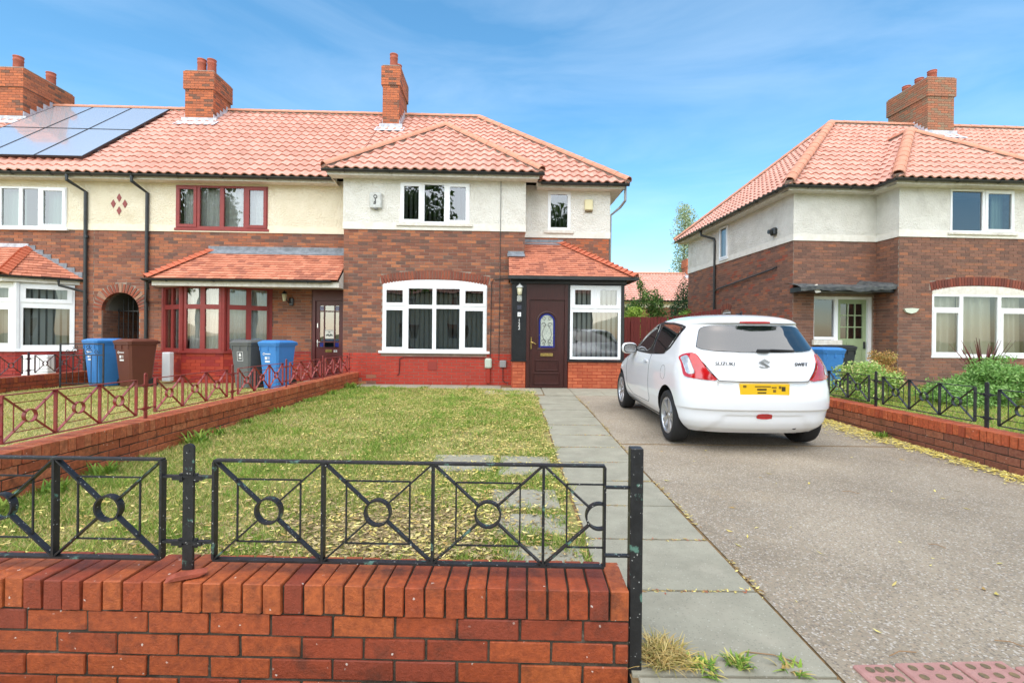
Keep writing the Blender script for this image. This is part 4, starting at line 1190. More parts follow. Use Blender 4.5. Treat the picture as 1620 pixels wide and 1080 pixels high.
s3.build('sill', 'upvc', bay3); bwb.finish(bay3)
T3p = Tiler('plain')
z3, y3 = 2.55, -0.88
T3p.face([(-13.9, y3, z3), (-11.80, y3, z3), (-12.05, 0, z3 + 0.75), (-13.4, 0, z3 + 0.75)], rank=0)
T3p.face([(-11.80, y3, z3), (-10.72, 0, z3), (-12.05, 0, z3 + 0.75)], rank=0)
can3 = T3p.under.build('canopy', 'underlay', H3); T3p.finish(can3)
hip_run(can3, (-11.78, y3 - 0.03, z3), (-12.05, 0, z3 + 0.75), 11)
MB().box(-13.4, -12.0, -0.04, -0.01, z3 + 0.72, z3 + 0.86).build('flashing', 'lead_white', can3)
for i in range(7): MB().box(-12.05 + 0.19 * i, -11.85 + 0.19 * i, -0.025, -0.008, z3 + 0.68 - 0.107 * i, z3 + 0.82 - 0.107 * i).build('flashing', 'lead', can3)
fc = MB()
fc.add([(-13.9, y3 + 0.04, z3 - 0.14), (-11.82, y3 + 0.04, z3 - 0.14), (-11.82, y3 + 0.04, z3 - 0.02), (-13.9, y3 + 0.04, z3 - 0.02)], [(0, 1, 2, 3)])
fc.add([(-11.82, y3 + 0.04, z3 - 0.14), (-10.78, 0, z3 - 0.14), (-10.78, 0, z3 - 0.02), (-11.82, y3 + 0.04, z3 - 0.02)], [(0, 1, 2, 3)])
fc.add([(-13.9, y3 + 0.04, z3 - 0.14), (-11.82, y3 + 0.04, z3 - 0.14), (-10.78, 0, z3 - 0.14), (-14.5, 0, z3 - 0.14)], [(0, 1, 2, 3)])
fc.build('fascia', 'white_wood', can3)
gutter(can3, [(-13.95, y3 - 0.02, z3 - 0.01), (-11.80, y3 - 0.02, z3 - 0.01), (-10.68, 0.0, z3 - 0.01)], r=0.045)
pipe(can3, [(-11.0, -0.35, z3 - 0.05), (-11.0, -0.33, z3 - 0.18), (-10.66, -0.07, z3 - 0.30), (-10.60, -0.06, z3 - 0.33)], 0.03)
T3 = Tiler('pan')
T3.face([(h3a, -0.35, EAVE), (-9.80, -0.35, EAVE), (-9.80, RIDGE_Y, RIDGE_Z), (h3a, RIDGE_Y, RIDGE_Z)])
T3.under.add([(h3a, 7.35, EAVE), (-9.80, 7.35, EAVE), (-9.80, RIDGE_Y, RIDGE_Z), (h3a, RIDGE_Y, RIDGE_Z)], [(0, 1, 2, 3)])
roof3 = T3.under.build('roof', 'underlay', H3); T3.finish(roof3)
ridge_run(roof3, (h3a, RIDGE_Y, RIDGE_Z + hz), (-9.80, RIDGE_Y, RIDGE_Z + hz))
f3 = MB(); soffit(f3, h3a, -9.80, -0.29, 0.0, EAVE - 0.03); f3.build('fascia', 'white_wood', roof3)
gutter(roof3, [(h3a, -0.36, EAVE - 0.03), (-9.80, -0.36, EAVE - 0.03)])
pipe(roof3, [(-10.82, -0.36, EAVE - 0.06), (-10.82, -0.36, EAVE - 0.20), (-10.62, -0.06, EAVE - 0.40), (-10.60, -0.06, 0.15)], 0.04, collars=[(-10.6, -0.06, 3.6), (-10.6, -0.06, 2.0)])
chimney(roof3, -15.4, -14.52, 2.45, 4.10, 7.0, 8.45, 9.0, [(-15.0, 2.8, 0.50, 0.13), (-14.85, 3.7, 0.50, 0.13)], ridge=(RIDGE_Y, RIDGE_Z), slope=SL)

SP = thing('solar_array', 'six glossy solar panels mounted on the left terrace roof', 'solar panels', TL, TA)
nrm = Vector((0, -SL, 1)).normalized(); tup = Vector((0, 1, SL)).normalized()
Msp = Matrix.Identity(4)
o0 = Vector((-10.75, 0.10, EAVE + 0.45 * SL)) + nrm * 0.16
for r in range(3): Msp[r][0], Msp[r][1], Msp[r][2], Msp[r][3] = (1, 0, 0)[r], tup[r], nrm[r], o0[r]
Lp = 3.2 * math.sqrt(1 + SL * SL) / 2
for i in range(3):
    for j in range(2):
        xa = -1.165 * (i + 1)
        f = MB()
        for bxx in ((xa, xa + 0.02, 0, Lp - 0.02), (xa + 1.13, xa + 1.15, 0, Lp - 0.02), (xa + 0.02, xa + 1.13, 0, 0.02), (xa + 0.02, xa + 1.13, Lp - 0.04, Lp - 0.02)):
            f.box(bxx[0], bxx[1], j * Lp + bxx[2], j * Lp + bxx[3], -0.04, 0.004, M=Msp)
        pn = f.build('panel', 'panel_frame', SP)
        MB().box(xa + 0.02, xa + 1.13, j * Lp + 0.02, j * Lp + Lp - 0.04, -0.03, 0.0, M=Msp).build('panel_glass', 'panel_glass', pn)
for t in (0.5, 1.5, 2.6, 3.6):
    MB().box(-3.55, 0.06, t, t + 0.05, -0.12, -0.041, M=Msp).build('rail', 'chrome', SP)

# ======== house 4: corner house to the right of the car
RA = rad(2.8)
RL = (7.1, 12.45, 0)
H4 = thing('brick_house', 'corner house on the right with sage green door and black felt canopy', 'house', RL, RA)
RRY, RRZ = 3.33, 8.27
RSL = (RRZ - EAVE) / (RRY + 0.35)
q0, q1, QY, qe = 2.20, 6.50, -0.70, 12.0
Q = shift(0, QY, 0)
up4 = (3.47, 5.11, 3.90, 4.95)
lo4 = (3.05, 5.56, 0.86, 2.62)
dr4 = (0.55, 2.12, 0.0, 2.36)
Ls = shift(0, 6.66, 0) @ rotz(-PI / 2)            # left side wall: x runs from the back to the front corner
sw_up = (6.66 - 3.95, 6.66 - 3.42, 3.90, 4.95)
sw_lo = (6.66 - 3.80, 6.66 - 3.25, 1.2, 2.12)
w4 = MB()
wall_strips(w4, I4, 0.0, q0, 0, EAVE, [dr4])
wall_strips(w4, Q, q0, q1, 0, EAVE, [up4, lo4])
wall_strips(w4, I4, q1, qe, 0, EAVE, [])
wall_strips(w4, Ls, 0.0, 6.42, 0, EAVE, [sw_up, sw_lo])
w4.box(q0, q0 + 0.24, QY + 0.24, 0.0, 0, EAVE); w4.box(q1 - 0.24, q1, QY + 0.24, 0.0, 0, EAVE)
wall4 = w4.build('wall', 'mortar', H4)
mb = MB()
mb.box(0.24, qe, 6.46, 6.66, 0, EAVE); mb.box(qe - 0.2, qe, 0.24, 6.46, 0, EAVE); mb.box(0.24, qe - 0.2, 0.24, 6.46, 2.62, 2.82)
mb.box(0.24, qe - 0.2, 0.24, 6.46, 4.98, 5.04); mb.box(0.24, qe - 0.2, 0.24, 6.46, 0.0, 0.06); mb.box(0.24, qe - 0.2, 3.0, 3.1, 0.06, 4.98)
mb.box(q0 + 0.24, q1 - 0.24, QY + 0.24, 0.24, 2.62, 2.82)
mb.build('inner_walls', 'room', H4)
bw = BrickWork()
ar4 = seg_arch(wall4, Q, 4.305, 1.28, 2.46, 0.15, pal=[(S(128, 62, 48), 2), (S(146, 72, 54), 2), (S(112, 56, 46), 1)])
bw.face(Q, q0, q1, 0, BR, [(lo4[0], lo4[1], lo4[2] - 0.03, 2.47), ar4], PAL_DARK, rank=0)
bw.face(I4, 0, q0, 0, BR, [dr4], PAL_DARK, rank=1)
bw.face(shift(q0, 0, 0) @ rotz(-PI / 2), 0, 0.70, 0, BR, [], PAL_DARK, rank=2)
bw.face(Ls, 0, 6.66, 0, BR, [sw_lo, (sw_lo[0] - 0.02, sw_lo[1] + 0.02, 2.1, 2.3)], PAL_DARK + [(S(160, 80, 56), 2)], rank=5)
bw.face(I4, q1, qe, 0, BR, [], PAL_DARK, rank=60)
bw.finish(wall4)
for i in range(9):
    a = -0.62 + 1.24 * (i + 0.5) / 9
    o = MB().cbox(-0.03, 0.03, -0.012, 0.03, 0, 0.2, 0.003, pick(PAL_VOUS)).build('brick', 'brick', wall4)
    o.matrix_local = Ls @ shift((sw_lo[0] + sw_lo[1]) / 2 + 0.46 * math.sin(a), 0, 1.75 + 0.46 * math.cos(a)) @ Matrix.Rotation(a, 4, 'Y')
r4 = MB()
render_panel(r4, I4, 0 - E_, q0 - E_, []); render_panel(r4, Q, q0 - E_, q1 + E_, [up4]); render_panel(r4, Ls, 0, 6.66, [sw_up])
render_panel(r4, I4, q1 + E_, qe, [])
r4.box(q0 - E_, q0 + 0.01, QY + 0.008, -0.003, BR + 0.16, EAVE)
r4.build('roughcast', 'render_grey', wall4)
b4 = MB()
wall_strips(b4, shift(0, -0.032, 0), -0.03, q0 - 0.03, BR, BR + 0.16, [], 0.035); wall_strips(b4, Q @ shift(0, -0.032, 0), q0 - 0.03, q1 + 0.03, BR, BR + 0.16, [(up4[0], up4[1], up4[2], 9)], 0.035)
wall_strips(b4, Ls @ shift(0, -0.032, 0), 0, 6.66, BR, BR + 0.16, [(sw_up[0], sw_up[1], sw_up[2], 9)], 0.035); b4.box(q0 - 0.032, q0 + 0.003, QY + 0.004, -0.033, BR, BR + 0.16)
b4.build('band', 'band', wall4)
wu4 = window(H4, Q, [(3.47, 4.33, 3.90, 4.95, False), (4.33, 5.11, 3.90, 4.95, True)], y=0.03, sill=(3.40, 5.18, 3.84, 3.90, -0.07), sill_m='white_wood')
curtain(wu4, Q, 4.75, 5.05, 3.95, 4.9, y=0.2, folds=3, m='curtain_green')
wl4 = window(H4, Q, [(3.05, 3.80, 0.88, 2.02, True), (3.05, 3.80, 2.02, 2.38, False), (3.80, 4.78, 0.88, 2.38, False), (4.78, 5.56, 0.88, 2.02, True), (4.78, 5.56, 2.02, 2.38, False)], y=0.06, sill=(3.03, 5.58, 0.83, 0.88, -0.03))
pts = [(3.05, 2.38), (5.56, 2.38)] + [(4.305 + 1.255 * math.cos(a), 2.46 + 0.135 * math.sin(a)) for a in [PI * i / 20 for i in range(21)]]
MB().prism(pts, -0.01, 0.05, M=Q).build('arch_board', 'white_wood', wl4)
curtain(wl4, Q, 3.1, 3.78, 0.9, 2.36, y=0.16, folds=4, amp=0.035, m='curtain_cream'); curtain(wl4, Q, 3.85, 4.72, 0.9, 2.36, y=0.2, folds=4, amp=0.05, m='curtain_cream'); curtain(wl4, Q, 5.0, 5.5, 0.9, 2.36, y=0.2, folds=3, amp=0.04, m='curtain_cream')
ws4 = window(H4, Ls, [(sw_up[0], sw_up[1], 3.90, 4.95, False)], y=0.0, fw=0.06, sill=(sw_up[0] - 0.05, sw_up[1] + 0.05, 3.84, 3.90, -0.06))
curtain(ws4, Ls, sw_up[0] + 0.05, sw_up[1] - 0.05, 3.95, 4.9, y=0.06, folds=3, m='net')
wt4 = window(H4, Ls, [(sw_lo[0], sw_lo[1], 1.2, 2.12, False)], y=0.08, fw=0.05)
curtain(wt4, Ls, sw_lo[0] + 0.05, sw_lo[1] - 0.05, 1.25, 2.1, y=0.14, folds=3, m='net')
# door and side light under the felt canopy
d4 = MB()
yd = 0.10
d4.box(0.55, 0.60, yd - 0.04, yd + 0.05, 1.25, 2.36); d4.box(1.13, 1.23, yd - 0.05, yd + 0.06, 0.06, 2.36); d4.box(2.02, 2.12, yd - 0.06, yd + 0.06, 0.06, 2.36)
d4.box(0.60, 1.13, yd - 0.04, yd + 0.05, 2.28, 2.36); d4.box(1.23, 2.02, yd - 0.05, yd + 0.05, 2.29, 2.36); d4.box(0.60, 1.13, yd - 0.04, yd + 0.05, 1.25, 1.32)
door4 = d4.build('door_frame', 'upvc', H4)
MB().add([(0.60, yd, 1.32), (1.13, yd, 1.32), (1.13, yd, 2.28), (0.60, yd, 2.28)], [(0, 1, 2, 3)]).build('side_light', 'glass', door4)
MB().cbox(0.50, 1.26, -0.09, 0.2, 1.10, 1.24, 0.015).build('sill', 'white_wood', door4)
MB().box(0.55, 1.13, 0.03, 0.2, 0.0, 1.10).build('side_panel', 'mortar', door4)
bws = BrickWork(); bws.face(shift(0, 0.03, 0), 0.55, 1.13, 0, 1.10, [], PAL_DARK); bws.finish(door4, budget=60)
l4 = MB()
xa, xb = 1.23, 2.02
l4.box(xa, xa + 0.10, yd, yd + 0.045, 0.06, 2.29); l4.box(xb - 0.10, xb, yd, yd + 0.045, 0.06, 2.29); l4.box(xa + 0.10, xb - 0.10, yd, yd + 0.045, 2.18, 2.29); l4.box(xa + 0.10, xb - 0.10, yd + 0.012, yd + 0.04, 0.06, 1.28)
for i in (1, 2): l4.box(xa + 0.10 + i * 0.197 - 0.014, xa + 0.10 + i * 0.197 + 0.014, yd + 0.002, yd + 0.043, 1.28, 2.18)
for i in (1, 2): l4.box(xa + 0.10, xb - 0.10, yd + 0.003, yd + 0.042, 1.28 + i * 0.30 - 0.014, 1.28 + i * 0.30 + 0.014)
l4.box(xa + 0.10, xb - 0.10, yd + 0.001, yd + 0.045, 1.0, 1.28); l4.box(xa + 0.10, xb - 0.10, yd, yd + 0.045, 0.06, 0.20)
for i in (1, 2): l4.box(xa + 0.10 + i * 0.197 - 0.04, xa + 0.10 + i * 0.197 + 0.04, yd + 0.002, yd + 0.045, 0.20, 1.0)
leaf4 = l4.build('door_leaf', 'green_door', door4)
for i in range(3):
    for j in range(3):
        a, b = xa + 0.10 + i * 0.197, xa + 0.10 + (i + 1) * 0.197
        MB().add([(a, yd + 0.025, 1.28 + j * 0.3), (b, yd + 0.025, 1.28 + j * 0.3), (b, yd + 0.025, 1.58 + j * 0.3), (a, yd + 0.025, 1.58 + j * 0.3)], [(0, 1, 2, 3)]).build('pane', 'glass_dark', leaf4)
MB().box(1.50, 1.75, yd - 0.01, yd + 0.01, 1.11, 1.19).build('letter_box', 'green_door', leaf4)
MB().cbox(xb - 0.075, xb - 0.025, yd - 0.03, yd + 0.01, 1.02, 1.20, 0.008).build('handle', 'black_plastic', leaf4)
MB().box(1.05, 2.15, -0.25, 0.15, 0, 0.09).build('door_step', 'slab', door4)
cn = MB()
cn.cbox(-0.10, 2.19, -0.60, -0.02, 2.42, 2.55, 0.01)
can4 = cn.build('canopy', 'black_paint', H4)
vs_, fs = [], []
nx, ny = 22, 5
for j in range(ny + 1):
    for i in range(nx + 1):
        x = -0.24 + 2.46 * i / nx; yy = -0.68 + 0.68 * j / ny
        vs_.append((x, yy, 2.565 + 0.10 * j / ny + 0.02 * math.sin(9 * x + j) + RND.uniform(-0.008, 0.008) + (0.05 if i > nx - 5 else 0) * (1 + j / ny) - (0.04 if j == 0 else 0)))
for j in range(ny):
    for i in range(nx): a = j * (nx + 1) + i; fs.append((a, a + 1, a + nx + 2, a + nx + 1))
k = len(vs_)
for i in range(nx + 1): vs_.append((vs_[i][0], -0.675, vs_[i][2] - 0.075 - RND.uniform(0, 0.02)))
for i in range(nx): fs.append((k + i, k + i + 1, i + 1, i))
MB().add(vs_, fs).build('felt', 'felt', can4)
MB().add([(0.10, -0.62, 2.55), (0.22, -0.60, 2.60), (0.30, -0.63, 2.40), (0.16, -0.63, 2.38)], [(0, 1, 2, 3)]).build('torn_strip', 'white_wood', can4)
# roof
T4 = Tiler('pan')
a4, y4 = 4.35, -1.05
az4 = EAVE + 2.5 * RSL
def under_bay4(p):
    if p.y > 2.15: return False
    d = 2.5 - abs(p.x - a4)
    if d < 0.3: return False
    return EAVE + min(d, p.y - y4) * RSL > EAVE + (p.y + 0.35) * RSL + 0.15
T4.face([(1.85, y4, EAVE), (6.85, y4, EAVE), (a4, y4 + 2.5, az4)], rank=-3)
T4.face([(1.85, -0.35, EAVE), (1.85, y4, EAVE), (a4, y4 + 2.5, az4), (a4, 2.15, az4)], rank=-2)
T4.face([(-0.35, -0.35, EAVE), (qe, -0.35, EAVE), (qe, RRY, RRZ), (3.33, RRY, RRZ)], rank=0, skip=under_bay4)
T4.face([(-0.35, 7.01, EAVE), (-0.35, -0.35, EAVE), (3.33, RRY, RRZ)], rank=0.5)
T4.face([(6.85, y4, EAVE), (6.85, -0.35, EAVE), (a4, 2.15, az4), (a4, y4 + 2.5, az4)], objects=False)
T4.under.add([(-0.35, 7.01, EAVE), (qe, 7.01, EAVE), (qe, RRY, RRZ), (3.33, RRY, RRZ)], [(0, 1, 2, 3)])
roof4 = T4.under.build('roof', 'underlay', H4); T4.finish(roof4)
ridge_run(roof4, (3.33, RRY, RRZ + hz), (qe, RRY, RRZ + hz))
ridge_run(roof4, (-0.40, -0.40, EAVE + 0.05), (3.33, RRY, RRZ + hz), r=0.12)
ridge_run(roof4, (-0.40, 7.06, EAVE + 0.05), (3.33, RRY, RRZ + hz))
ridge_run(roof4, (1.82, y4 - 0.03, EAVE + 0.05), (a4, y4 + 2.5, az4 + hz), r=0.12)
ridge_run(roof4, (6.88, y4 - 0.03, EAVE + 0.05), (a4, y4 + 2.5, az4 + hz))
ridge_run(roof4, (a4, y4 + 2.5, az4 + hz), (a4, 2.2, az4 + hz))
MB().bar((1.90, -0.33, EAVE + 0.06), (a4, 2.15, az4 + 0.04), 0.16, 0.02, (0, 0, 1)).build('valley', 'lead', roof4)
f4 = MB()
soffit(f4, -0.32, 1.88, -0.29, 0.0, EAVE - 0.03); soffit(f4, 1.88, 6.82, y4 + 0.06, QY, EAVE - 0.03); soffit(f4, 6.82, qe, -0.29, 0.0, EAVE - 0.03)
f4.box(-0.32, -0.295, -0.265, 6.95, EAVE - 0.13, EAVE + 0.03); f4.box(-0.295, 0.0, 0.0, 6.95, EAVE - 0.13, EAVE - 0.105)
f4.box(1.88, 1.905, y4 + 0.085, -0.29, EAVE - 0.13, EAVE + 0.03); f4.box(1.905, q0, QY, 0.0, EAVE - 0.13, EAVE - 0.105)
f4.build('fascia', 'white_wood', roof4)
gutter(roof4, [(-0.42, 7.0, EAVE - 0.03), (-0.42, -0.36, EAVE - 0.03), (1.80, -0.36, EAVE - 0.03), (1.80, y4 - 0.01, EAVE - 0.03), (6.9, y4 - 0.01, EAVE - 0.03)])
pipe(roof4, [(-0.36, 4.75, EAVE - 0.06), (-0.34, 4.75, EAVE - 0.22), (-0.06, 4.35, EAVE - 0.42), (-0.06, 4.30, EAVE - 0.5), (-0.06, 4.30, 0.1)], 0.04)
pipe(wall4, [(0.0, 0.72, 3.20), (-0.07, 0.72, 3.17), (-0.07, 0.80, 3.15), (-0.07, 4.05, 2.92), (-0.06, 4.26, 2.86)], 0.022, name='waste_pipe')
MB().cbox(-0.13, -0.02, 0.66, 0.88, 4.06, 4.26, 0.03).tube([(-0.05, 0.77, 4.16), (-0.22, 0.77, 4.15)], 0.06, 10).build('flue', 'black_plastic', wall4)
chimney(roof4, 6.10, 6.98, 2.75, 4.30, 7.3, 9.02, 9.60, [(6.45, 2.98, 0.32, 0.13), (6.45, 3.45, 0.32, 0.13), (6.45, 3.95, 0.32, 0.13)], pal=[(S(164, 112, 84), 3), (S(180, 114, 82), 2), (S(150, 124, 98), 3)], ridge=(RRY, RRZ), slope=RSL)
lamp = thing('wall_plaque', 'small pale green shell shaped plaque on the right house wall', 'plaque', RL, RA)
MB().prism([(2.30, 2.02), (2.36, 1.93), (2.48, 1.90), (2.60, 1.93), (2.68, 2.02), (2.50, 2.035)], -0.76, -0.708).build('plaque', mat('pale plaster', S(206, 214, 196), 0.7), lamp)

# ======== far house behind the fence, and one across the road (seen only in the panes)
def far_house(label, loc, rz, W, D, ez_, rz_, wall_m, chim=None, wins=()):
    h = thing('brick_house', label, 'house', loc, rz)
    w = MB()
    wall_strips(w, I4, 0, W, 0, ez_, list(wins)); w.box(0, 0.2, 0.24, D, 0, ez_); w.box(W - 0.2, W, 0.24, D, 0, ez_); w.box(0.2, W - 0.2, D - 0.2, D, 0, ez_)
    wl_ = w.build('wall', wall_m, h)
    MB().box(-0.02, W + 0.02, -0.02, 0.0, 0, 3.3).build('brick_base', 'brick_far', wl_) if wall_m != 'render_white' else None
    for wv in wins:
        window(h, I4, [(wv[0], (wv[0] + wv[1]) / 2, wv[2], wv[3], True), ((wv[0] + wv[1]) / 2, wv[1], wv[2], wv[3], False)], y=0.05, fw=0.07, glass='glass_dark', m='brown_door' if wall_m == 'render_cream' else 'upvc')
    t = Tiler('pan')
    yr = D / 2
    t.face([(-0.3, -0.35, ez_), (W + 0.3, -0.35, ez_), (W + 0.3, yr, rz_), (-0.3, yr, rz_)], objects=True)
    t.under.add([(-0.3, D + 0.35, ez_), (W + 0.3, D + 0.35, ez_), (W + 0.3, yr, rz_), (-0.3, yr, rz_)], [(0, 1, 2, 3)])
    rf = t.under.build('roof', 'underlay', h); t.finish(rf, 300)
    ridge_run(rf, (-0.3, yr, rz_ + hz), (W + 0.3, yr, rz_ + hz))
    gutter(rf, [(-0.3, -0.4, ez_ - 0.03), (W + 0.3, -0.4, ez_ - 0.03)])
    for c in chim or (): chimney(rf, c, c + 0.8, yr - 0.5, yr + 0.6, ez_ + 1, rz_ + 0.5, rz_ + 1.1, [], ridge=(yr, rz_), slope=(rz_ - ez_) / (yr + 0.35))
    return h
MT['brick_far'] = mat('brick seen from afar', S(140, 84, 64), 0.9, var=S(110, 66, 54), var_scale=5, var_amt=0.6)
far_house('distant house with pink tiled roof beyond the dark red fence', (6.4, 33.0, 0), 0.0, 10.5, 7.5, 3.75, 6.05, 'render_cream', chim=(6.35,), wins=((4.15, 4.75, 2.35, 3.30),))
OP = far_house('terrace house across the road, mirrored in the window panes', (9.0, -21.0, 0), PI, 19.0, 7.0, 5.1, 8.2, 'render_white', chim=(5, 13),
               wins=((1.2, 3.2, 0.9, 2.4), (1.4, 3.0, 3.8, 4.9), (6.0, 8.0, 0.9, 2.4), (6.2, 7.8, 3.8, 4.9), (11, 13, 0.9, 2.4), (11.2, 12.8, 3.8, 4.9), (15.5, 17.5, 0.9, 2.4), (15.7, 17.3, 3.8, 4.9)))

# ------------------------------------------------------------------ small fixtures on the houses
def on_house(name, label, cat, loc, a=TA, base=TL, group=None):
    M = Matrix.Translation(base) @ rotz(a)
    return thing(name, label, cat, M @ Vector(loc), a, group)
MT['box_white'] = mat('weathered white plastic', S(206, 208, 204), 0.5, var=S(160, 158, 150), var_scale=14, var_amt=0.5)
MT['box_cream'] = mat('cream plastic', S(226, 216, 172), 0.5)
MT['box_green'] = mat('pale green plastic', S(188, 200, 184), 0.5)
al = on_house('alarm_box', 'grey white alarm box with a key symbol left of the upper bay window', 'alarm', (-3.37, BY - E_, 4.25))
MB().cbox(-0.145, 0.145, -0.09, 0.0, 0.0, 0.38, 0.025).build('case', 'box_white', al)
ky = MB().tube([(0.0 + 0.038 * math.cos(t), -0.094, 0.275 + 0.038 * math.sin(t)) for t in [2 * PI * q / 14 for q in range(15)]], 0.009, 6)
ky.box(-0.011, 0.011, -0.098, -0.09, 0.10, 0.24); ky.box(-0.045, -0.011, -0.098, -0.09, 0.10, 0.125); ky.box(-0.035, -0.011, -0.098, -0.09, 0.14, 0.16)
ky.build('key_symbol', 'black_paint', al)
lathe_obj('strobe', [(0.0, -0.045), (0.04, -0.04), (0.055, -0.01), (0.055, 0.0), (0.03, 0.02)], 'grey_plastic', al, (0, -0.05, 0.02))
a2 = on_house('alarm_box', 'cream alarm box right of the small upper window', 'alarm', (1.84, -E_, 4.44))
MB().cbox(-0.105, 0.105, -0.07, 0.0, 0.04, 0.31, 0.015).build('case', 'box_cream', a2)
MB().cbox(-0.10, 0.10, -0.065, 0.0, 0.0, 0.038, 0.012).build('base', mat('brown plastic', S(120, 100, 70), 0.5), a2)
MT['lamp_glass'] = mat('lamp glass', S(214, 208, 176), 0.2)
lm = on_house('wall_lamp', 'white coach lantern on the black porch post', 'lamp', (0.045, PY - 0.025, 2.02))
MB().cbox(-0.055, 0.055, -0.03, 0.0, 0.02, 0.17, 0.02).build('back_plate', 'box_white', lm)
MB().tube([(0, -0.02, 0.08), (0, -0.09, 0.06), (0, -0.12, 0.12), (0, -0.12, 0.16)], 0.012, 6).build('arm', 'box_white', lm)
lathe_obj('lantern', [(0.03, 0), (0.05, 0.02), (0.065, 0.17), (0.05, 0.17)], 'lamp_glass', lm, (0, -0.12, 0.16), 6)
lathe_obj('cap', [(0.085, 0), (0.07, 0.03), (0.02, 0.07), (0.012, 0.09), (0.0, 0.10)], 'box_white', lm, (0, -0.12, 0.33), 6)
l2_ = on_house('wall_lamp', 'black lantern on brick between the red bay and maroon door', 'lamp', (-5.62, -0.01, 1.98))
MB().cbox(-0.06, 0.06, -0.04, 0.0, -0.02, 0.18, 0.02).tube([(0, -0.02, 0.06), (-0.02, -0.12, 0.05), (-0.06, -0.17, 0.12), (-0.06, -0.17, 0.32)], 0.014, 6).build('arm', 'black_paint', l2_)
lathe_obj('lantern', [(0.035, 0), (0.065, 0.18), (0.0, 0.18)], 'lamp_glass', l2_, (-0.10, -0.18, 0.08), 6)
lathe_obj('cap', [(0.085, 0), (0.02, 0.07), (0.0, 0.09)], 'black_paint', l2_, (-0.10, -0.18, 0.26), 6)
bellp = on_house('door_bell', 'small white door bell on the black porch post', 'bell', (0.045, PY - 0.022, 1.70))
MB().cbox(-0.04, 0.04, -0.02, 0.0, 0.0, 0.10, 0.006).build('case', 'upvc', bellp)
lathe_obj('button', [(0.014, 0), (0.012, 0.006), (0, 0.007)], 'grey_plastic', bellp, (0, -0.02, 0.05), 10).rotation_euler = (rad(90), 0, 0)
nums = on_house('house_number', 'vertical white house number under the door bell', 'number', (0.045, PY - 0.024, 1.42))
for i, chh in enumerate('221'): text_mesh(chh, 0.105, 'white_print', nums, shift(0, 0, 0.02 + 0.085 * i), 'digit')
nm2 = on_house('name_plate', 'small dark name plate below the coach lantern', 'plate', (0.045, PY - 0.022, 1.86))
MB().cbox(-0.05, 0.05, -0.012, 0, 0, 0.10, 0.004).build('plate', mat('dark plate', S(58, 60, 72), 0.4), nm2)
mt1 = on_house('meter_box', 'pale green meter box below the corner of the bay window', 'meter box', (-0.66, BY - 0.01, 0.48))
MB().cbox(-0.085, 0.085, -0.10, 0.0, 0.0, 0.24, 0.03).build('case', 'box_green', mt1)
MB().cbox(-0.045, 0.045, -0.06, 0.0, -0.36, 0.0, 0.01).build('pipe_cover', 'mortar_paint', mt1)
mt2 = on_house('meter_box', 'square grey cable box beside the pale green meter box', 'meter box', (-0.31, BY - 0.01, 0.50))
MB().cbox(-0.08, 0.08, -0.06, 0.0, 0.0, 0.17, 0.012).build('case', 'grey_plastic', mt2)
MB().tube([(0.0, -0.02, 0.0), (0.0, -0.02, -0.30), (0.05, -0.02, -0.36), (0.13, -0.02, -0.37)], 0.008, 5).build('cable', 'black_plastic', mt2)
cb = on_house('wall_cable', 'thin dark cable clipped round the bay wall', 'cable', (0, BY - 0.012, 0))
MB().tube([(-0.72, -0.01, 0.72), (-1.2, -0.01, 0.735), (-2.7, -0.01, 0.73), (-2.78, -0.01, 0.69), (-2.79, -0.01, 0.34), (-2.83, -0.01, 0.29)], 0.011, 5).build('low_cable', 'maroon_door', cb)
MB().tube([(-0.62, -0.01, 0.72), (-0.60, -0.01, 2.55), (-0.56, -0.01, 2.62), (-0.02, -0.01, 2.64)], 0.008, 5).build('side_cable', 'black_plastic', cb)
MB().tube([(-0.41, -0.01, 0.68), (-0.40, -0.01, 3.77), (-0.40, -0.035, 3.80), (-0.40, -0.035, 5.0)], 0.007, 5).build('drop_cable', 'black_plastic', cb)
av = on_house('air_vent', 'square red air brick under the bay window', 'vent', (-2.0, BY - 0.008, 0.42))
MB().cbox(-0.11, 0.11, -0.012, 0, 0, 0.21, 0.005).build('grille', mat('painted vent', S(142, 52, 42), 0.7), av)
mw = on_house('meter_box', 'narrow white box standing against the red bay base', 'meter box', (-8.15, -0.72, 0.12))
MB().cbox(-0.09, 0.09, -0.10, 0.06, 0.0, 0.68, 0.015).build('case', 'upvc', mw)
mw3 = on_house('meter_box', 'wide white meter cupboard under the white bay at the far left', 'meter box', (-11.35, -0.42, 0.1))
MB().cbox(-0.30, 0.30, -0.14, 0.10, 0.0, 0.60, 0.015).build('case', 'upvc', mw3)

# passage gate inside the arch
pg = on_house('passage_gate', 'black barred iron gate inside the brick archway', 'gate', (AC, 0.5, 0))
g = MB()
for i in range(8):
    xx = -0.42 + 0.84 * i / 7; top = AS + math.sqrt(max(0.0, 0.43 ** 2 - xx * xx)) - 0.02
    g.tube([(xx, 0, 0.1), (xx, 0, top)], 0.011, 6)
for zz in (0.15, 0.95, 1.79): g.box(-0.44, 0.44, -0.012, 0.012, zz, zz + 0.03)
g.build('bars', 'iron_plain', pg)

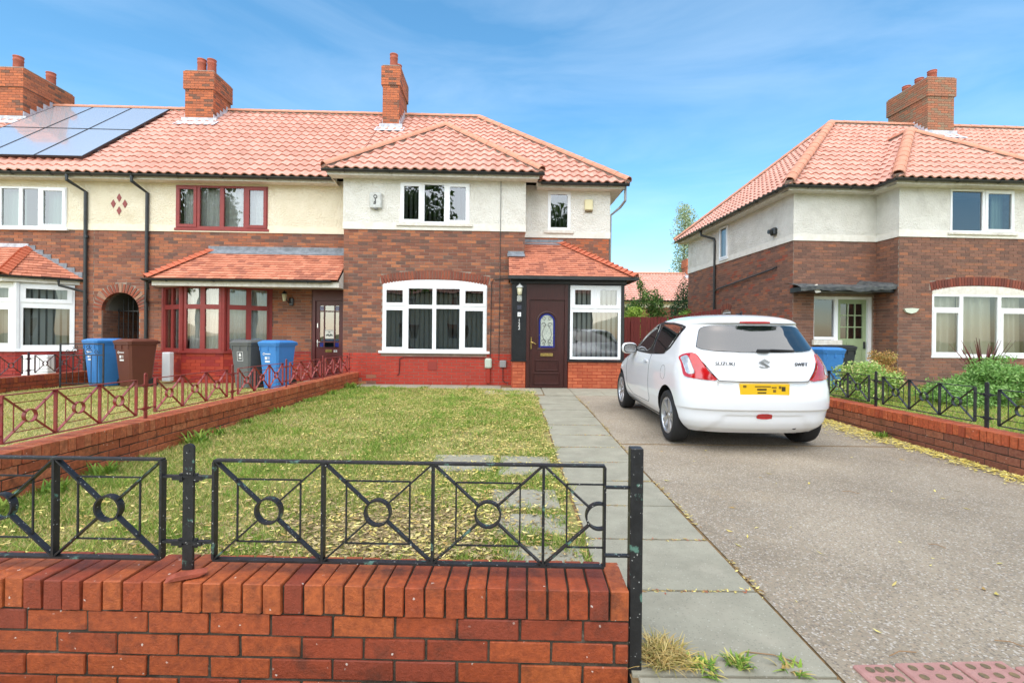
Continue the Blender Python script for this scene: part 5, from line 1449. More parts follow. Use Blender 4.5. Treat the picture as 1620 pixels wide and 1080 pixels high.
# ------------------------------------------------------------------ garden walls: every brick a piece
def garden_wall(label, origin, ang, length, top, base, face_bricks=True, stretch_pal=PAL_GARDEN, cop_pal=PAL_GARDEN, both=False, cop_h=0.115, crs=0.083, wid=0.225, bl=0.235, first=0.0, maxn=300, thick=0.008):
    """runs along local +x from the origin; faces -y (and +y)."""
    w = thing('garden_wall', label, 'wall', origin, ang)
    ncr = max(1, int(math.ceil((top - cop_h - base) / crs)))
    MB().box(0.004, length - 0.004, -wid / 2 + thick, wid / 2 - thick, top - cop_h - ncr * crs, top - 0.012).build('core', 'gmortar', w)
    def variants(L, Wd, H, pal, k=12, c=0.0028):
        out = []
        for i in range(k):
            t = pick(pal); mb_ = MB().cbox(0, L, -Wd / 2, Wd / 2, 0, H, c, t)
            mb_.v = [(a + RND.uniform(-.0015, .0015), b + RND.uniform(-.002, .002), d + RND.uniform(-.0015, .0015)) for a, b, d in mb_.v]
            out.append(mb_.mesh('brick'))
        return out
    cop = variants(0.0675, wid + 0.012, cop_h - 0.004, cop_pal)
    n = int(length / 0.0755)
    for i in range(n):
        o = obj('brick', cop[RND.randrange(12)], 'gbrick', w)
        o.location = (i * length / n + 0.004, RND.uniform(-0.004, 0.004), top - cop_h + 0.004 + RND.uniform(-0.002, 0.003)); o.rotation_euler = (RND.uniform(-0.008, 0.008), 0, RND.uniform(-0.012, 0.012))
    half = variants(bl - 0.010, 0.10, crs - 0.010, stretch_pal, 14)
    cnt = 0
    extra = MB()
    sides = (-1, 1) if both else (-1,)
    for s in sides:
        for r in range(ncr):
            z = top - cop_h - (r + 1) * crs + 0.006
            x = -(bl / 2 if r % 2 else 0) - first
            while x < length:
                a, b = max(x, 0), min(x + bl, length)
                if b - a > 0.04:
                    yy = s * (wid / 2 - 0.052)
                    if b - a > bl - 0.002 and cnt + n < maxn + 20:
                        o = obj('brick', half[RND.randrange(14)], 'gbrick', w); cnt += 1
                        o.location = (a + 0.0055, yy + RND.uniform(-0.003, 0.003), z + RND.uniform(-0.0015, 0.0015)); o.rotation_euler = (0, RND.uniform(-0.004, 0.004), RND.uniform(-0.006, 0.006))
                    else:
                        extra.cbox(a + 0.0055, b - 0.0055, yy - 0.05, yy + 0.05, z, z + crs - 0.012, 0.004, pick(stretch_pal))
                x += bl
    if extra.f: tag(extra.build('brickwork', 'gbrick', w), kind='stuff')
    return w

PAL_DIV = [(S(202, 112, 72), 3), (S(194, 102, 64), 3), (S(184, 94, 60), 2), (S(206, 120, 80), 2)]
PAL_ORC = [(S(204, 104, 62), 3), (S(194, 94, 56), 3), (S(180, 84, 52), 2), (S(168, 92, 66), 1)]
FA = rad(-1.1)
FO = Vector((0.44, 1.92, 0))             # right-hand end of the front wall
FD = Vector((math.cos(FA), math.sin(FA), 0))
fw_o = FO - FD * 3.6
garden_wall('near orange brick garden wall with header coping across the foreground', fw_o, FA, 3.6, 0.31, -0.20, first=0.1)
garden_wall('long brick wall carrying maroon railings between the two front gardens', (-3.84, 2.02, 0), rad(90), 9.7, 0.36, -0.06, stretch_pal=PAL_DIV, cop_pal=PAL_DIV)
MW = None
garden_wall('short brick wall with dark railings beside the far left house', (-9.85, 7.1, 0), rad(90), 4.5, 0.36, 0.0)
PAL_RW = [(S(146, 92, 72), 3), (S(132, 84, 68), 2), (S(158, 100, 76), 2)]
garden_wall('brick wall with bright orange coping along the right of the driveway', (4.87, 11.9, 0), rad(-90.6), 8.6, 0.36, -0.02, stretch_pal=PAL_RW, cop_pal=PAL_ORC)
ch = thing('brick_shard', 'thin broken flake of brick lying on the near wall coping', 'brick', (-1.255, 1.86, 0.318), 0.5)
MB().prism([(-0.06, 0.0), (0.05, 0.0), (0.075, 0.012), (-0.03, 0.014)], -0.022, 0.026, S(172, 86, 62)).build('flake', 'gbrick', ch)

# ------------------------------------------------------------------ iron railings
def railing(label, origin, ang, m, panels, posts, zb, zt, mod=0.434, post_top=0.06, base=-0.04, group=None):
    """panels: (x0, n modules, cut); local x along the wall, y=0 its middle"""
    t = thing('iron_railing', label, 'railing', origin, ang, group)
    H = zt - zb
    me_cache = {}
    for (x0, nmod, tail) in panels:
        f = MB(); L = nmod * mod + tail
        f.bar((x0, 0, zt - 0.004), (x0 + L, 0, zt - 0.004), 0.008, 0.030); f.bar((x0, 0, zb + 0.004), (x0 + L, 0, zb + 0.004), 0.008, 0.030)
        for i in range(nmod + 1): f.bar((x0 + i * mod, 0, zb + 0.008), (x0 + i * mod, 0, zt - 0.008), 0.010, 0.028)
        if tail: f.bar((x0 + L, 0, zb + 0.008), (x0 + L, 0, zt - 0.008), 0.010, 0.028)
        pn = f.build('panel', m, t)
        for i in range(nmod + (1 if tail else 0)):
            xa = x0 + i * mod; cxm, czm = xa + mod / 2, (zb + zt) / 2
            half = tail and i == nmod
            key_ = bool(half)
            if key_ not in me_cache:
                r = 0.049
                d, sq, rg = MB(), MB(), MB()
                hx, hz_ = mod / 2 - 0.004, H / 2 - 0.008
                Ld = math.hypot(hx, hz_); ux, uz = hx / Ld, hz_ / Ld
                for sx in ((-1,) if half else (-1, 1)):
                    for sz in (-1, 1): d.bar((sx * ux * r, 0, sz * uz * r), (sx * hx, 0, sz * hz_), 0.006, 0.024)
                sx0, sx1, sz_ = -hx * 0.59, (tail - mod / 2 if half else hx * 0.59), hz_ * 0.64
                for s in (-1, 1): sq.bar((sx0, 0, s * sz_), (sx1, 0, s * sz_), 0.006, 0.006)
                for xq in ((sx0,) if half else (sx0, sx1)): sq.bar((xq, 0, -sz_), (xq, 0, sz_), 0.006, 0.006)
                k = 26
                a0, a1 = (1.10, 2 * PI - 1.10) if half else (0, 2 * PI)
                vv, ff = [], []
                for q in range(k + 1):
                    an = a0 + (a1 - a0) * q / k
                    for (rr, yy) in ((r + 0.004, -0.0145), (r + 0.004, 0.0145), (r - 0.003, 0.0145), (r - 0.003, -0.0145)):
                        vv.append((rr * math.cos(an), yy, rr * math.sin(an)))
                for q in range(k):
                    for e in range(4): ff.append((q * 4 + e, q * 4 + (e + 1) % 4, q * 4 + 4 + (e + 1) % 4, q * 4 + 4 + e))
                rg.add(vv, ff)
                me_cache[key_] = (d.mesh('diagonal_bars'), sq.mesh('inner_bars'), rg.mesh('ring'))
            for nm_, me_ in zip(('diagonal_bars', 'inner_bars', 'ring'), me_cache[key_]):
                obj(nm_, me_, m, pn, (cxm, 0, czm))
    for (xp, gaps) in posts:
        p = MB()
        k = 8
        prof = [(-0.021, base), (0.021, base), (0.021, zt + post_top - 0.016)] + [(0.021 * math.cos(a), zt + post_top - 0.016 + 0.016 * math.sin(a)) for a in [PI * q / k for q in range(1, k)]] + [(-0.021, zt + post_top - 0.016)]
        p.prism([(xp + a, b) for a, b in prof], -0.006, 0.006)
        po_ = p.build('post', m, t)
        MB().tube([(xp, -0.008, zt + post_top - 0.028), (xp, 0.008, zt + post_top - 0.028)], 0.006, 8).build('hole', 'black_plastic', po_)
        for zz in (zt - H * 0.175, zb + H * 0.18):
            for (xa, xb) in gaps:
                lg = MB()
                lg.bar((xa, 0, zz), (xb, 0, zz), 0.008, 0.022)
                s = 1 if xb > xp else -1
                lg.tube([(xp + s * 0.03, 0, zz - 0.022), (xp + s * 0.03, 0, zz + 0.012)], 0.009, 6)
                lg.bar((xp + s * 0.018, 0, zz - 0.006), (xp + s * 0.06, 0, zz - 0.006), 0.012, 0.028)
                lg.build('bracket', m, po_)
    return t

# near black railing on the front wall: origin at the right end of the wall, x runs left to right
fo = FO
railing('flaking black iron railing with ring panels on the near brick wall', (fo.x, fo.y - 0.02, 0), FA, 'iron_black',
        [(-1.625, 3, 0.238), (-3.137, 3, 0.0)], [(-1.730, [(-1.835, -1.73), (-1.73, -1.625)])], 0.352, 0.752, base=0.29)
gp = thing('gate_post', 'black square steel gate post at the right end of the near wall', 'post', (0.462, 1.845, 0), FA)
MB().cbox(-0.024, 0.024, -0.024, 0.024, -0.2, 0.835, 0.003).build('post', 'iron_black', gp)
for zz in (0.682, 0.424): MB().bar((-0.115, 0, zz), (-0.024, 0, zz), 0.008, 0.02).build('bracket', 'iron_black', gp)
# maroon railing along the dividing wall (x runs away from the camera)
pn, ps = [], []
yp = 3.52 - 1.56
ys = []
while yp < 11.7: ys.append(yp); yp += 1.56
for a in ys:
    if a + 1.56 < 11.75:
        pn.append((a + 0.13, 3, 0.0))
    ps.append((a, [(a - 0.13, a), (a, a + 0.13)]))
railing('maroon iron railing with ring panels on the wall between the gardens', (-3.85, 0, 0), rad(90), 'iron_maroon', pn, ps, 0.40, 0.77, base=0.34)
pn, ps = [], []
for a in (8.3, 9.86, 11.42):
    if a < 11: pn.append((a + 0.13, 3, 0.0))
    ps.append((a, [(a - 0.13, a), (a, a + 0.13)]))
railing('dark maroon railing on the short wall at the far left', (-9.85, 0, 0), rad(90), mat('dark maroon iron', S(70, 40, 42), 0.5), pn, ps, 0.40, 0.77, base=0.34)
pn, ps = [], []
for a in (3.44, 5.0, 6.56, 8.12, 9.68, 11.24):
    if a < 11: pn.append((a + 0.13, 3, 0.0))
    ps.append((a, [(a - 0.13, a), (a, a + 0.13)]))
railing('glossy black iron railing on the right hand driveway wall', (4.80, 0, 0), rad(89.4), 'iron_plain', pn, ps, 0.40, 0.77, base=0.34)

# little scrolled gate by the blue bin
ig = thing('iron_gate', 'small black scrolled gate in front of the left blue bin', 'gate', (-8.85, 9.95, zg(9.9)), 0.12)
g = MB()
for xx in (-0.40, 0.40): g.box(xx - 0.012, xx + 0.012, -0.012, 0.012, 0.05, 0.95)
for zz in (0.12, 0.70): g.box(-0.40, 0.40, -0.01, 0.01, zz, zz + 0.02)
g.box(-0.40, 0.40, -0.01, 0.01, 0.93, 0.95)
for i in range(1, 7): g.tube([(-0.40 + 0.8 * i / 7, 0, 0.12), (-0.40 + 0.8 * i / 7, 0, 0.70)], 0.007, 5)
g.build('frame', 'iron_plain', ig)
g = MB()
for sx in (-1, 1):
    for (cxx, czz, r0, s2) in ((0.12, 0.78, 0.07, 1), (0.12, 0.88, 0.05, -1), (0.27, 0.78, 0.05, -1)):
        g.tube([(sx * (cxx + r0 * (1 - t / 11) * math.cos(t)), 0, czz + s2 * r0 * (1 - t / 11) * math.sin(t)) for t in [0.5 * q for q in range(18)]], 0.006, 4)
g.build('scrollwork', 'iron_plain', ig)

# ------------------------------------------------------------------ wooden fence beyond the car
MT['fence'] = mat('dark red stained boards', S(118, 48, 42), 0.8, var=S(92, 36, 34), var_scale=7, var_amt=0.7, stretch=(6, 6, 0.7), bump=0.4, bump_scale=20)
fe = thing('wooden_fence', 'dark red close boarded fence between the two houses', 'fence', (0, 0, 0))
plank = [MB().cbox(-0.052, 0.052, -0.012, 0.012, 0, 1, 0.003).mesh('plank') for _ in range(1)]
def fence_run(p, q, h0, h1):
    p, q = Vector((*p, 0)), Vector((*q, 0)); L = (q - p).length; n = int(L / 0.112); a = math.atan2((q - p).y, (q - p).x)
    for i in range(n):
        t = (i + 0.5) / n; o = obj('plank', plank[0], 'fence', fe)
        o.location = p + (q - p) * t + Vector((0, RND.uniform(-0.008, 0.008), 0)); o.rotation_euler = (0, RND.uniform(-0.006, 0.006), a)
        o.scale = (1, 1, h0 + (h1 - h0) * t + RND.uniform(-0.012, 0.012))
    for z in (0.4, 1.2, 1.75):
        MB().bar(p + Vector((0, 0.03, z)), q + Vector((0, 0.03, z)), 0.06, 0.03, (0, 1, 0)).build('rail', 'fence', fe)
    for i in range(int(L / 1.5) + 1):
        c = p + (q - p) * min(1, i * 1.5 / L)
        MB().cbox(c.x - 0.05, c.x + 0.05, c.y - 0.06, c.y + 0.0, 0, h0 - 0.15, 0.006).build('post', 'fence', fe)
fence_run((2.45, 16.5), (5.14, 16.5), 1.95, 1.95)
fence_run((5.2, 16.45), (6.6, 15.6), 1.95, 2.2)

# ------------------------------------------------------------------ wheelie bins
def wheelie_bin(label, loc, rz, c, printm=True, group=None, lid=None, h=1.0, variant=0):
    m = mat('bin plastic', c, 0.45, var=(c[0] * 0.75, c[1] * 0.75, c[2] * 0.75), var_scale=6, var_amt=0.4)
    ml = m if lid is None else mat('bin lid plastic', lid, 0.45)
    b = thing('wheelie_bin', label, 'bin', loc, rz, group)
    mb_ = MB()
    lv = [(0.0, 0.18, 0.22), (0.10, 0.186, 0.235), (h - 0.14, 0.238, 0.295), (h - 0.10, 0.243, 0.30), (h - 0.09, 0.255, 0.315), (h - 0.05, 0.257, 0.317)]
    vs_, fs = [], []
    for (z, a, d) in lv:
        cc = 0.04
        ring = [(-a + cc, -d), (a - cc, -d), (a, -d + cc), (a, d - cc), (a - cc, d), (-a + cc, d), (-a, d - cc), (-a, -d + cc)]
        vs_ += [(x, y_, z + 0.02) for x, y_ in ring]
    for i in range(len(lv) - 1):
        for j in range(8): fs.append((i * 8 + j, i * 8 + (j + 1) % 8, i * 8 + 8 + (j + 1) % 8, i * 8 + 8 + j))
    fs.append(tuple(reversed(range(8)))); fs.append(tuple((len(lv) - 1) * 8 + j for j in range(8)))
    mb_.add(vs_, fs)
    for xx in (-0.19, 0.0, 0.19): mb_.box(xx - 0.008, xx + 0.008, -0.312, -0.26, h - 0.17, h - 0.075)
    body = mb_.build('body', m, b)
    ld = MB()
    lv = [(h - 0.03, 0.268, 0.33), (h + 0.005, 0.27, 0.333), (h + 0.02, 0.25, 0.31), (h + 0.045, 0.21, 0.25), (h + 0.052, 0.15, 0.20)]
    vs_, fs = [], []
    for (z, a, d) in lv:
        cc = 0.05
        ring = [(-a + cc, -d), (a - cc, -d), (a, -d + cc), (a, d - cc), (a - cc, d), (-a + cc, d), (-a, d - cc), (-a, -d + cc)]
        vs_ += [(x, y_, z) for x, y_ in ring]
    for i in range(len(lv) - 1):
        for j in range(8): fs.append((i * 8 + j, i * 8 + (j + 1) % 8, i * 8 + 8 + (j + 1) % 8, i * 8 + 8 + j))
    fs.append(tuple(reversed(range(8)))); fs.append(tuple((len(lv) - 1) * 8 + j for j in range(8)))
    ld.add(vs_, fs)
    ld.build('lid', ml, b)
    MB().tube([(-0.21, 0.36, h - 0.02), (0.21, 0.36, h - 0.02)], 0.016, 8).box(-0.22, -0.18, 0.31, 0.37, h - 0.06, h + 0.0).box(0.18, 0.22, 0.31, 0.37, h - 0.06, h + 0.0).build('handle', ml, b)
    for s in (-1, 1):
        MB().lathe([(0.02, -0.025), (0.10, -0.025), (0.10, 0.025), (0.02, 0.025)], 16, M=shift(s * 0.22, 0.23, 0.10) @ Matrix.Rotation(PI / 2, 4, 'Y')).build('wheel', 'black_plastic', b)
    if printm:
        pr = MB()
        def fy(z): return -(0.235 + (z - 0.12) * 0.0789) - 0.004
        tl = math.atan(0.0789)
        M = Matrix.Translation((0, fy(0.7), 0.7)) @ Matrix.Rotation(tl, 4, 'X')
        if variant == 0:
            pr.tube([(-0.105 + 0.022 * math.cos(t), 0, 0.06 + 0.022 * math.sin(t)) for t in [2 * PI * q / 12 for q in range(13)]], 0.006, 4, M=M)
            for q in range(5): pr.box(-0.07 + q * 0.026, -0.05 + q * 0.026, -0.001, 0.001, 0.048, 0.070, M=M)
            pr.box(-0.085, -0.035, -0.001, 0.001, -0.06, 0.0, M=M)
            for q in range(3): pr.box(-0.025, 0.035, -0.001, 0.001, -0.05 + q * 0.02, -0.043 + q * 0.02, M=M)
            pr.box(-0.085, 0.035, -0.001, 0.001, -0.12, -0.085, M=M)
        else:
            for bxx in ((-0.07, 0.07, -0.10, -0.094), (-0.07, 0.07, 0.094, 0.10), (-0.07, -0.064, -0.094, 0.094), (0.064, 0.07, -0.094, 0.094)): pr.box(bxx[0], bxx[1], -0.001, 0.001, bxx[2], bxx[3], M=M)
            pr.prism([(-0.03, 0.0), (0.03, 0.0), (0.02, 0.05), (0.0, 0.075), (-0.025, 0.04)], -0.001, 0.001, M=M); pr.box(-0.03, 0.03, -0.001, 0.001, -0.05, -0.03, M=M)
        pr.build('print', 'white_print', b)
    return b
BLUE, BROWN, GREY, BLK = S(62, 130, 198), S(104, 58, 46), S(98, 100, 100), S(42, 44, 48)
wheelie_bin('left blue wheelie bin half behind the small scrolled gate', (-9.05, 10.75, 0.065), -0.40, BLUE, group='wheelie bins')
wheelie_bin('brown wheelie bin with white print before the archway', (-8.25, 10.60, 0.065), -0.30, BROWN, group='wheelie bins')
wheelie_bin('grey wheelie bin with square white symbol by the red bay', (-5.83, 10.70, 0.065), -0.20, GREY, group='wheelie bins', variant=1)
wheelie_bin('blue wheelie bin beside the grey bin near the maroon door', (-5.17, 10.60, 0.065), -0.22, BLUE, group='wheelie bins')
wheelie_bin('black wheelie bin under the right house side window', (7.90, 11.9, 0.07), 0.12, BLK, printm=False, group='wheelie bins')
wheelie_bin('blue wheelie bin just right of the car tail', (6.85, 10.75, 0.07), 0.1, BLUE, printm=False, group='wheelie bins', h=0.96)

# ------------------------------------------------------------------ white hatchback
MT['car_paint'] = mat('white car paint', S(236, 238, 242), 0.28, coat=1.0)
MT['car_glass'] = mat('dark car glass', S(22, 28, 30), 0.03, spec=1.0, coat=1.0)
MT['car_black'] = mat('black trim', S(20, 20, 22), 0.5)
MT['car_seam'] = mat('panel gap', S(62, 64, 68), 0.8)
MT['tyre'] = mat('tyre rubber', S(34, 34, 36), 0.8, bump=0.3, bump_scale=60)
MT['alloy'] = mat('silver alloy', S(190, 192, 196), 0.3, 0.85)
MT['tail_red'] = mat('red tail lamp', S(196, 18, 26), 0.12, coat=1.0, var=S(150, 8, 16), var_scale=14, var_amt=0.6)
MT['tail_clear'] = mat('clear tail lamp', S(206, 208, 210), 0.15, 0.35, coat=1.0, var=S(150, 150, 152), var_scale=26, var_amt=0.7)
MT['plate'] = mat('yellow number plate', S(232, 186, 20), 0.35)
MT['plate_ink'] = mat('smudged plate characters', S(120, 92, 20), 0.5)
MT['plate_ink2'] = mat('dark plate characters', S(62, 50, 18), 0.5)

CAR = thing('car', 'white three door hatchback parked on the driveway facing the house', 'car', (2.655, 5.13, 0.022))
CAR.rotation_euler = (rad(1.0), 0, rad(0.3))

def curve(tab):
    zs = [t[0] for t in tab]
    def f(z, c):
        if z <= zs[0]: return tab[0][c]
        if z >= zs[-1]: return tab[-1][c]
        for i in range(len(zs) - 1):
            if zs[i] <= z <= zs[i + 1]:
                h = zs[i + 1] - zs[i]; t = (z - zs[i]) / h
                def sl(k):
                    if k == 0 or k == len(zs) - 1:
                        j = min(k, len(zs) - 2); return (tab[j + 1][c] - tab[j][c]) / (zs[j + 1] - zs[j])
                    a = (tab[k][c] - tab[k - 1][c]) / (zs[k] - zs[k - 1]); b = (tab[k + 1][c] - tab[k][c]) / (zs[k + 1] - zs[k])
                    return 0 if a * b <= 0 else 2 * a * b / (a + b)
                m0, m1 = sl(i) * h, sl(i + 1) * h
                return (2*t**3 - 3*t*t + 1) * tab[i][c] + (t**3 - 2*t*t + t) * m0 + (-2*t**3 + 3*t*t) * tab[i + 1][c] + (t**3 - t*t) * m1
    return f
#        z     rear   front  half-w  rear-corner depth, front depth, exponent
CT = [(0.20, 0.17, 3.66, 0.735, 0.40, 0.70, 2.9),
      (0.27, 0.085, 3.74, 0.790, 0.42, 0.75, 2.9),
      (0.34, 0.050, 3.79, 0.822, 0.43, 0.78, 2.9),
      (0.455, 0.030, 3.82, 0.842, 0.44, 0.80, 2.9),
      (0.475, 0.006, 3.83, 0.845, 0.44, 0.80, 2.9),
      (0.56, 0.000, 3.84, 0.848, 0.44, 0.82, 2.9),
      (0.66, 0.014, 3.83, 0.848, 0.44, 0.85, 2.9),
      (0.72, 0.030, 3.80, 0.846, 0.44, 0.90, 2.9),
      (0.80, 0.040, 3.66, 0.842, 0.45, 0.95, 2.8),
      (0.90, 0.058, 3.30, 0.828, 0.46, 0.85, 2.8),
      (0.97, 0.080, 2.98, 0.805, 0.47, 0.62, 2.8),
      (1.04, 0.115, 2.82, 0.778, 0.48, 0.55, 2.8),
      (1.12, 0.165, 2.68, 0.750, 0.48, 0.55, 2.8),
      (1.22, 0.235, 2.50, 0.715, 0.48, 0.55, 2.8),
      (1.32, 0.300, 2.28, 0.676, 0.48, 0.55, 2.8),
      (1.375, 0.318, 2.14, 0.650, 0.48, 0.55, 2.8),
      (1.400, 0.285, 2.06, 0.635, 0.50, 0.55, 2.8),
      (1.430, 0.290, 1.94, 0.606, 0.52, 0.60, 2.6),
      (1.460, 0.350, 1.78, 0.545, 0.55, 0.60, 2.5),
      (1.485, 0.470, 1.58, 0.440, 0.50, 0.55, 2.4),
      (1.502, 0.680, 1.36, 0.280, 0.32, 0.34, 2.3),
      (1.510, 0.900, 1.14, 0.110, 0.11, 0.11, 2.2)]
cf = curve(CT)
zl = sorted(set([0.20 + 0.0085 * i for i in range(155)] + [t[0] for t in CT]))
zl = [z for z in zl if z <= 1.51]
NR, NS, NF = 64, 34, 28
def ring_pts(z):
    r, f, w, dr_, df, e = (cf(z, c) for c in range(1, 7))
    pts = []
    for i in range(NR + 1):                 # rear arc, left to right
        a = PI - PI * i / NR
        ca, sa = math.cos(a), math.sin(a)
        x = w * math.copysign(abs(ca) ** (2 / e), ca); y_ = r + dr_ * (1 - abs(sa) ** (2 / e))
        # number plate recess in the bumper top
        mz = max(0, min(1, (z - 0.60) / 0.03)) * max(0, min(1, (0.775 - z) / 0.02))
        lim = 0.50 - 0.55 * max(0, 0.70 - z)
        mxx = max(0, min(1, (lim - abs(x)) / 0.035))
        y_ += 0.032 * mz * mxx
        # lower centre panel
        ml = max(0, min(1, (0.42 - z) / 0.02)); lim2 = 0.42 + 0.9 * (0.42 - z)
        y_ += 0.014 * ml * max(0, min(1, (lim2 - abs(x)) / 0.04))
        pts.append((x, y_, z))
    ya, yb = r + dr_, f - df
    bul = 0.012
    for i in range(1, NS):
        t = i / NS; pts.append((w + bul * math.sin(PI * t) * (1 if z < 1.0 else 0.5), ya + (yb - ya) * t, z))
    for i in range(NF + 1):
        a = PI * i / NF; ca, sa = math.cos(a), math.sin(a)
        pts.append((w * math.copysign(abs(ca) ** (2 / 2.3), ca), yb + df * abs(sa) ** (2 / 2.3), z))
    for i in range(1, NS):
        t = 1 - i / NS; pts.append((-w - bul * math.sin(PI * t) * (1 if z < 1.0 else 0.5), ya + (yb - ya) * t, z))
    return pts
rings = [ring_pts(z) for z in zl]
N = len(rings[0])
vs_ = [p for r in rings for p in r]
fs = []
for i in range(len(rings) - 1):
    for j in range(N): fs.append((i * N + j, i * N + (j + 1) % N, (i + 1) * N + (j + 1) % N, (i + 1) * N + j))
fs.append(tuple(reversed(range(N)))); fs.append(tuple((len(rings) - 1) * N + j for j in range(N)))
body_mb = MB().add(vs_, fs)
bvh = BVHTree.FromPolygons([Vector(v) for v in body_mb.v], body_mb.f)
RW_Y, FW_Y, WZ = 0.68, 3.11, 0.30
body = body_mb.build('body', 'car_paint', CAR, smooth=True)
cutters = []
for yy in (RW_Y, FW_Y):
    for s in (-1, 1):
        c = MB().lathe([(0.0, 0), (0.345, 0), (0.345, 0.34), (0.0, 0.34)], 48, M=shift(s * 0.56 if s > 0 else -0.90, yy, WZ + 0.015) @ Matrix.Rotation(PI / 2, 4, 'Y'))
        co = c.build('cutter', 'car_black', None, fix=True); cutters.append(co)
        co.parent = CAR
body.data.materials.append(MT['car_black'])
for c in cutters:
    md = body.modifiers.new('arch', 'BOOLEAN'); md.operation = 'DIFFERENCE'; md.object = c; md.solver = 'EXACT'
    try: md.material_mode = 'TRANSFER'
    except Exception: pass
bpy.context.view_layer.update()
dg = bpy.context.evaluated_depsgraph_get()
newme = bpy.data.meshes.new_from_object(body.evaluated_get(dg))
body.modifiers.clear(); body.data = newme
for c in cutters: bpy.data.objects.remove(c)
try: newme.set_sharp_from_angle(angle=rad(32))
except Exception: pass

def smooth_poly(poly, n=6):
    """round a closed 2D outline a little (Chaikin)"""
    for _ in range(2):
        q = []
        for i in range(len(poly)):
            a, b = poly[i], poly[(i + 1) % len(poly)]
            q += [(a[0] * .8 + b[0] * .2, a[1] * .8 + b[1] * .2), (a[0] * .2 + b[0] * .8, a[1] * .2 + b[1] * .8)]
        poly = q
    return poly
def patch(name, poly, frame, m, off, parent=CAR, rows=26, cols=26, rnd=True):
    """a panel of the given outline laid on the bodywork: frame = (origin, a-axis, ray direction), b is z"""
    O, A, D = (Vector(v) for v in frame)
    if rnd: poly = smooth_poly(poly)
    b0, b1 = min(p[1] for p in poly), max(p[1] for p in poly)
    vs_, fs = [], []
    for i in range(rows + 1):
        b = b0 + (b1 - b0) * (i / rows); b = min(max(b, b0 + 1e-5), b1 - 1e-5)
        xs = []
        for k in range(len(poly)):
            p, q = poly[k], poly[(k + 1) % len(poly)]
            if (p[1] - b) * (q[1] - b) < 0: xs.append(p[0] + (q[0] - p[0]) * (b - p[1]) / (q[1] - p[1]))
        if len(xs) < 2: xs = [poly[0][0], poly[0][0]]
        a0, a1 = min(xs), max(xs)
        for j in range(cols + 1):
            a = a0 + (a1 - a0) * j / cols
            o = O + A * a + Vector((0, 0, b))
            hit, nn, _, _ = bvh.ray_cast(o, D)
            if hit is None: hit, nn = o - D * -2.0, -D
            if nn.dot(D) > 0: nn = -nn
            vs_.append(hit + nn * off)
    for i in range(rows):
        for j in range(cols):
            a = i * (cols + 1) + j; fs.append((a, a + 1, a + cols + 2, a + cols + 1))
    # rim back to the body
    edge = [j for j in range(cols + 1)] + [(i + 1) * (cols + 1) - 1 for i in range(1, rows + 1)] + [rows * (cols + 1) + j for j in range(cols - 1, -1, -1)] + [i * (cols + 1) for i in range(rows - 1, 0, -1)]
    k0 = len(vs_)
    for e in edge: vs_.append(Vector(vs_[e]) + D * (off + 0.006))
    for i in range(len(edge)):
        j = (i + 1) % len(edge); fs.append((edge[i], edge[j], k0 + j, k0 + i))
    return MB().add(vs_, fs).build(name, m, parent, smooth=False if off > 0.02 else True)
def seam(pts2, frame, m='car_seam', r=0.0035, name='panel_gap', parent=CAR, off=0.0):
    O, A, D = (Vector(v) for v in frame)
    out = []
    for (p, q) in zip(pts2, pts2[1:]):
        n = max(2, int(math.hypot(q[0] - p[0], q[1] - p[1]) / 0.03))
        for i in range(n):
            t = i / n; a, b = p[0] + (q[0] - p[0]) * t, p[1] + (q[1] - p[1]) * t
            hit, nn, _, _ = bvh.ray_cast(O + A * a + Vector((0, 0, b)), D)
            if hit is not None:
                if nn.dot(D) > 0: nn = -nn
                out.append(hit + nn * off)
    return MB().tube(out, r, 5).build(name, m, parent, smooth=True)
REAR = ((0, -2, 0), (1, 0, 0), (0, 1, 0))
LEFT = ((-3, 0, 0), (0, 1, 0), (1, 0, 0))
RIGHT = ((3, 0, 0), (0, 1, 0), (-1, 0, 0))
s2_ = 1 / math.sqrt(2)
RL_ = ((-2 * s2_ - 0.0, -2 * s2_, 0), (s2_, -s2_, 0), (s2_, s2_, 0))
RR_ = ((2 * s2_, -2 * s2_, 0), (-s2_, -s2_, 0), (-s2_, s2_, 0))

# rear screen
rw = [(-0.655, 1.075), (0.655, 1.075), (0.60, 1.22), (0.545, 1.355), (0.30, 1.372), (0.0, 1.376), (-0.30, 1.372), (-0.545, 1.355), (-0.60, 1.22)]
patch('rear_window', rw, REAR, 'car_glass', 0.013, rows=40, cols=90)
# side glass with black surround
dw = [(1.50, 1.005), (2.60, 1.005), (2.66, 1.03), (2.10, 1.36), (1.98, 1.385), (1.50, 1.395)]
qw = [(0.93, 1.02), (1.00, 1.0), (1.46, 1.0), (1.46, 1.395), (1.10, 1.385), (0.66, 1.35), (0.64, 1.33)]
for fr in (LEFT, RIGHT):
    patch('window_trim', [(0.90, 0.985), (2.72, 0.985), (2.74, 1.02), (2.12, 1.385), (1.98, 1.408), (1.45, 1.418), (1.05, 1.405), (0.62, 1.365), (0.60, 1.33)], fr, 'car_black', 0.002, rows=30, cols=50)
    patch('door_window', dw, fr, 'car_glass', 0.005)
    patch('quarter_window', qw, fr, 'car_glass', 0.005)
    seam([(1.42, 0.985), (1.43, 0.60), (1.40, 0.40), (1.46, 0.345), (2.30, 0.335), (2.62, 0.42), (2.70, 0.70), (2.66, 0.985)], fr)
    hnd = patch('door_handle', [(1.52, 0.868), (1.72, 0.872), (1.72, 0.905), (1.52, 0.90)], fr, 'car_paint', 0.016, rows=6, cols=10)
    patch('sill_trim', [(1.05, 0.225), (2.75, 0.225), (2.75, 0.245), (1.05, 0.245)], fr, 'car_black', 0.004, rows=3, cols=20, rnd=False)
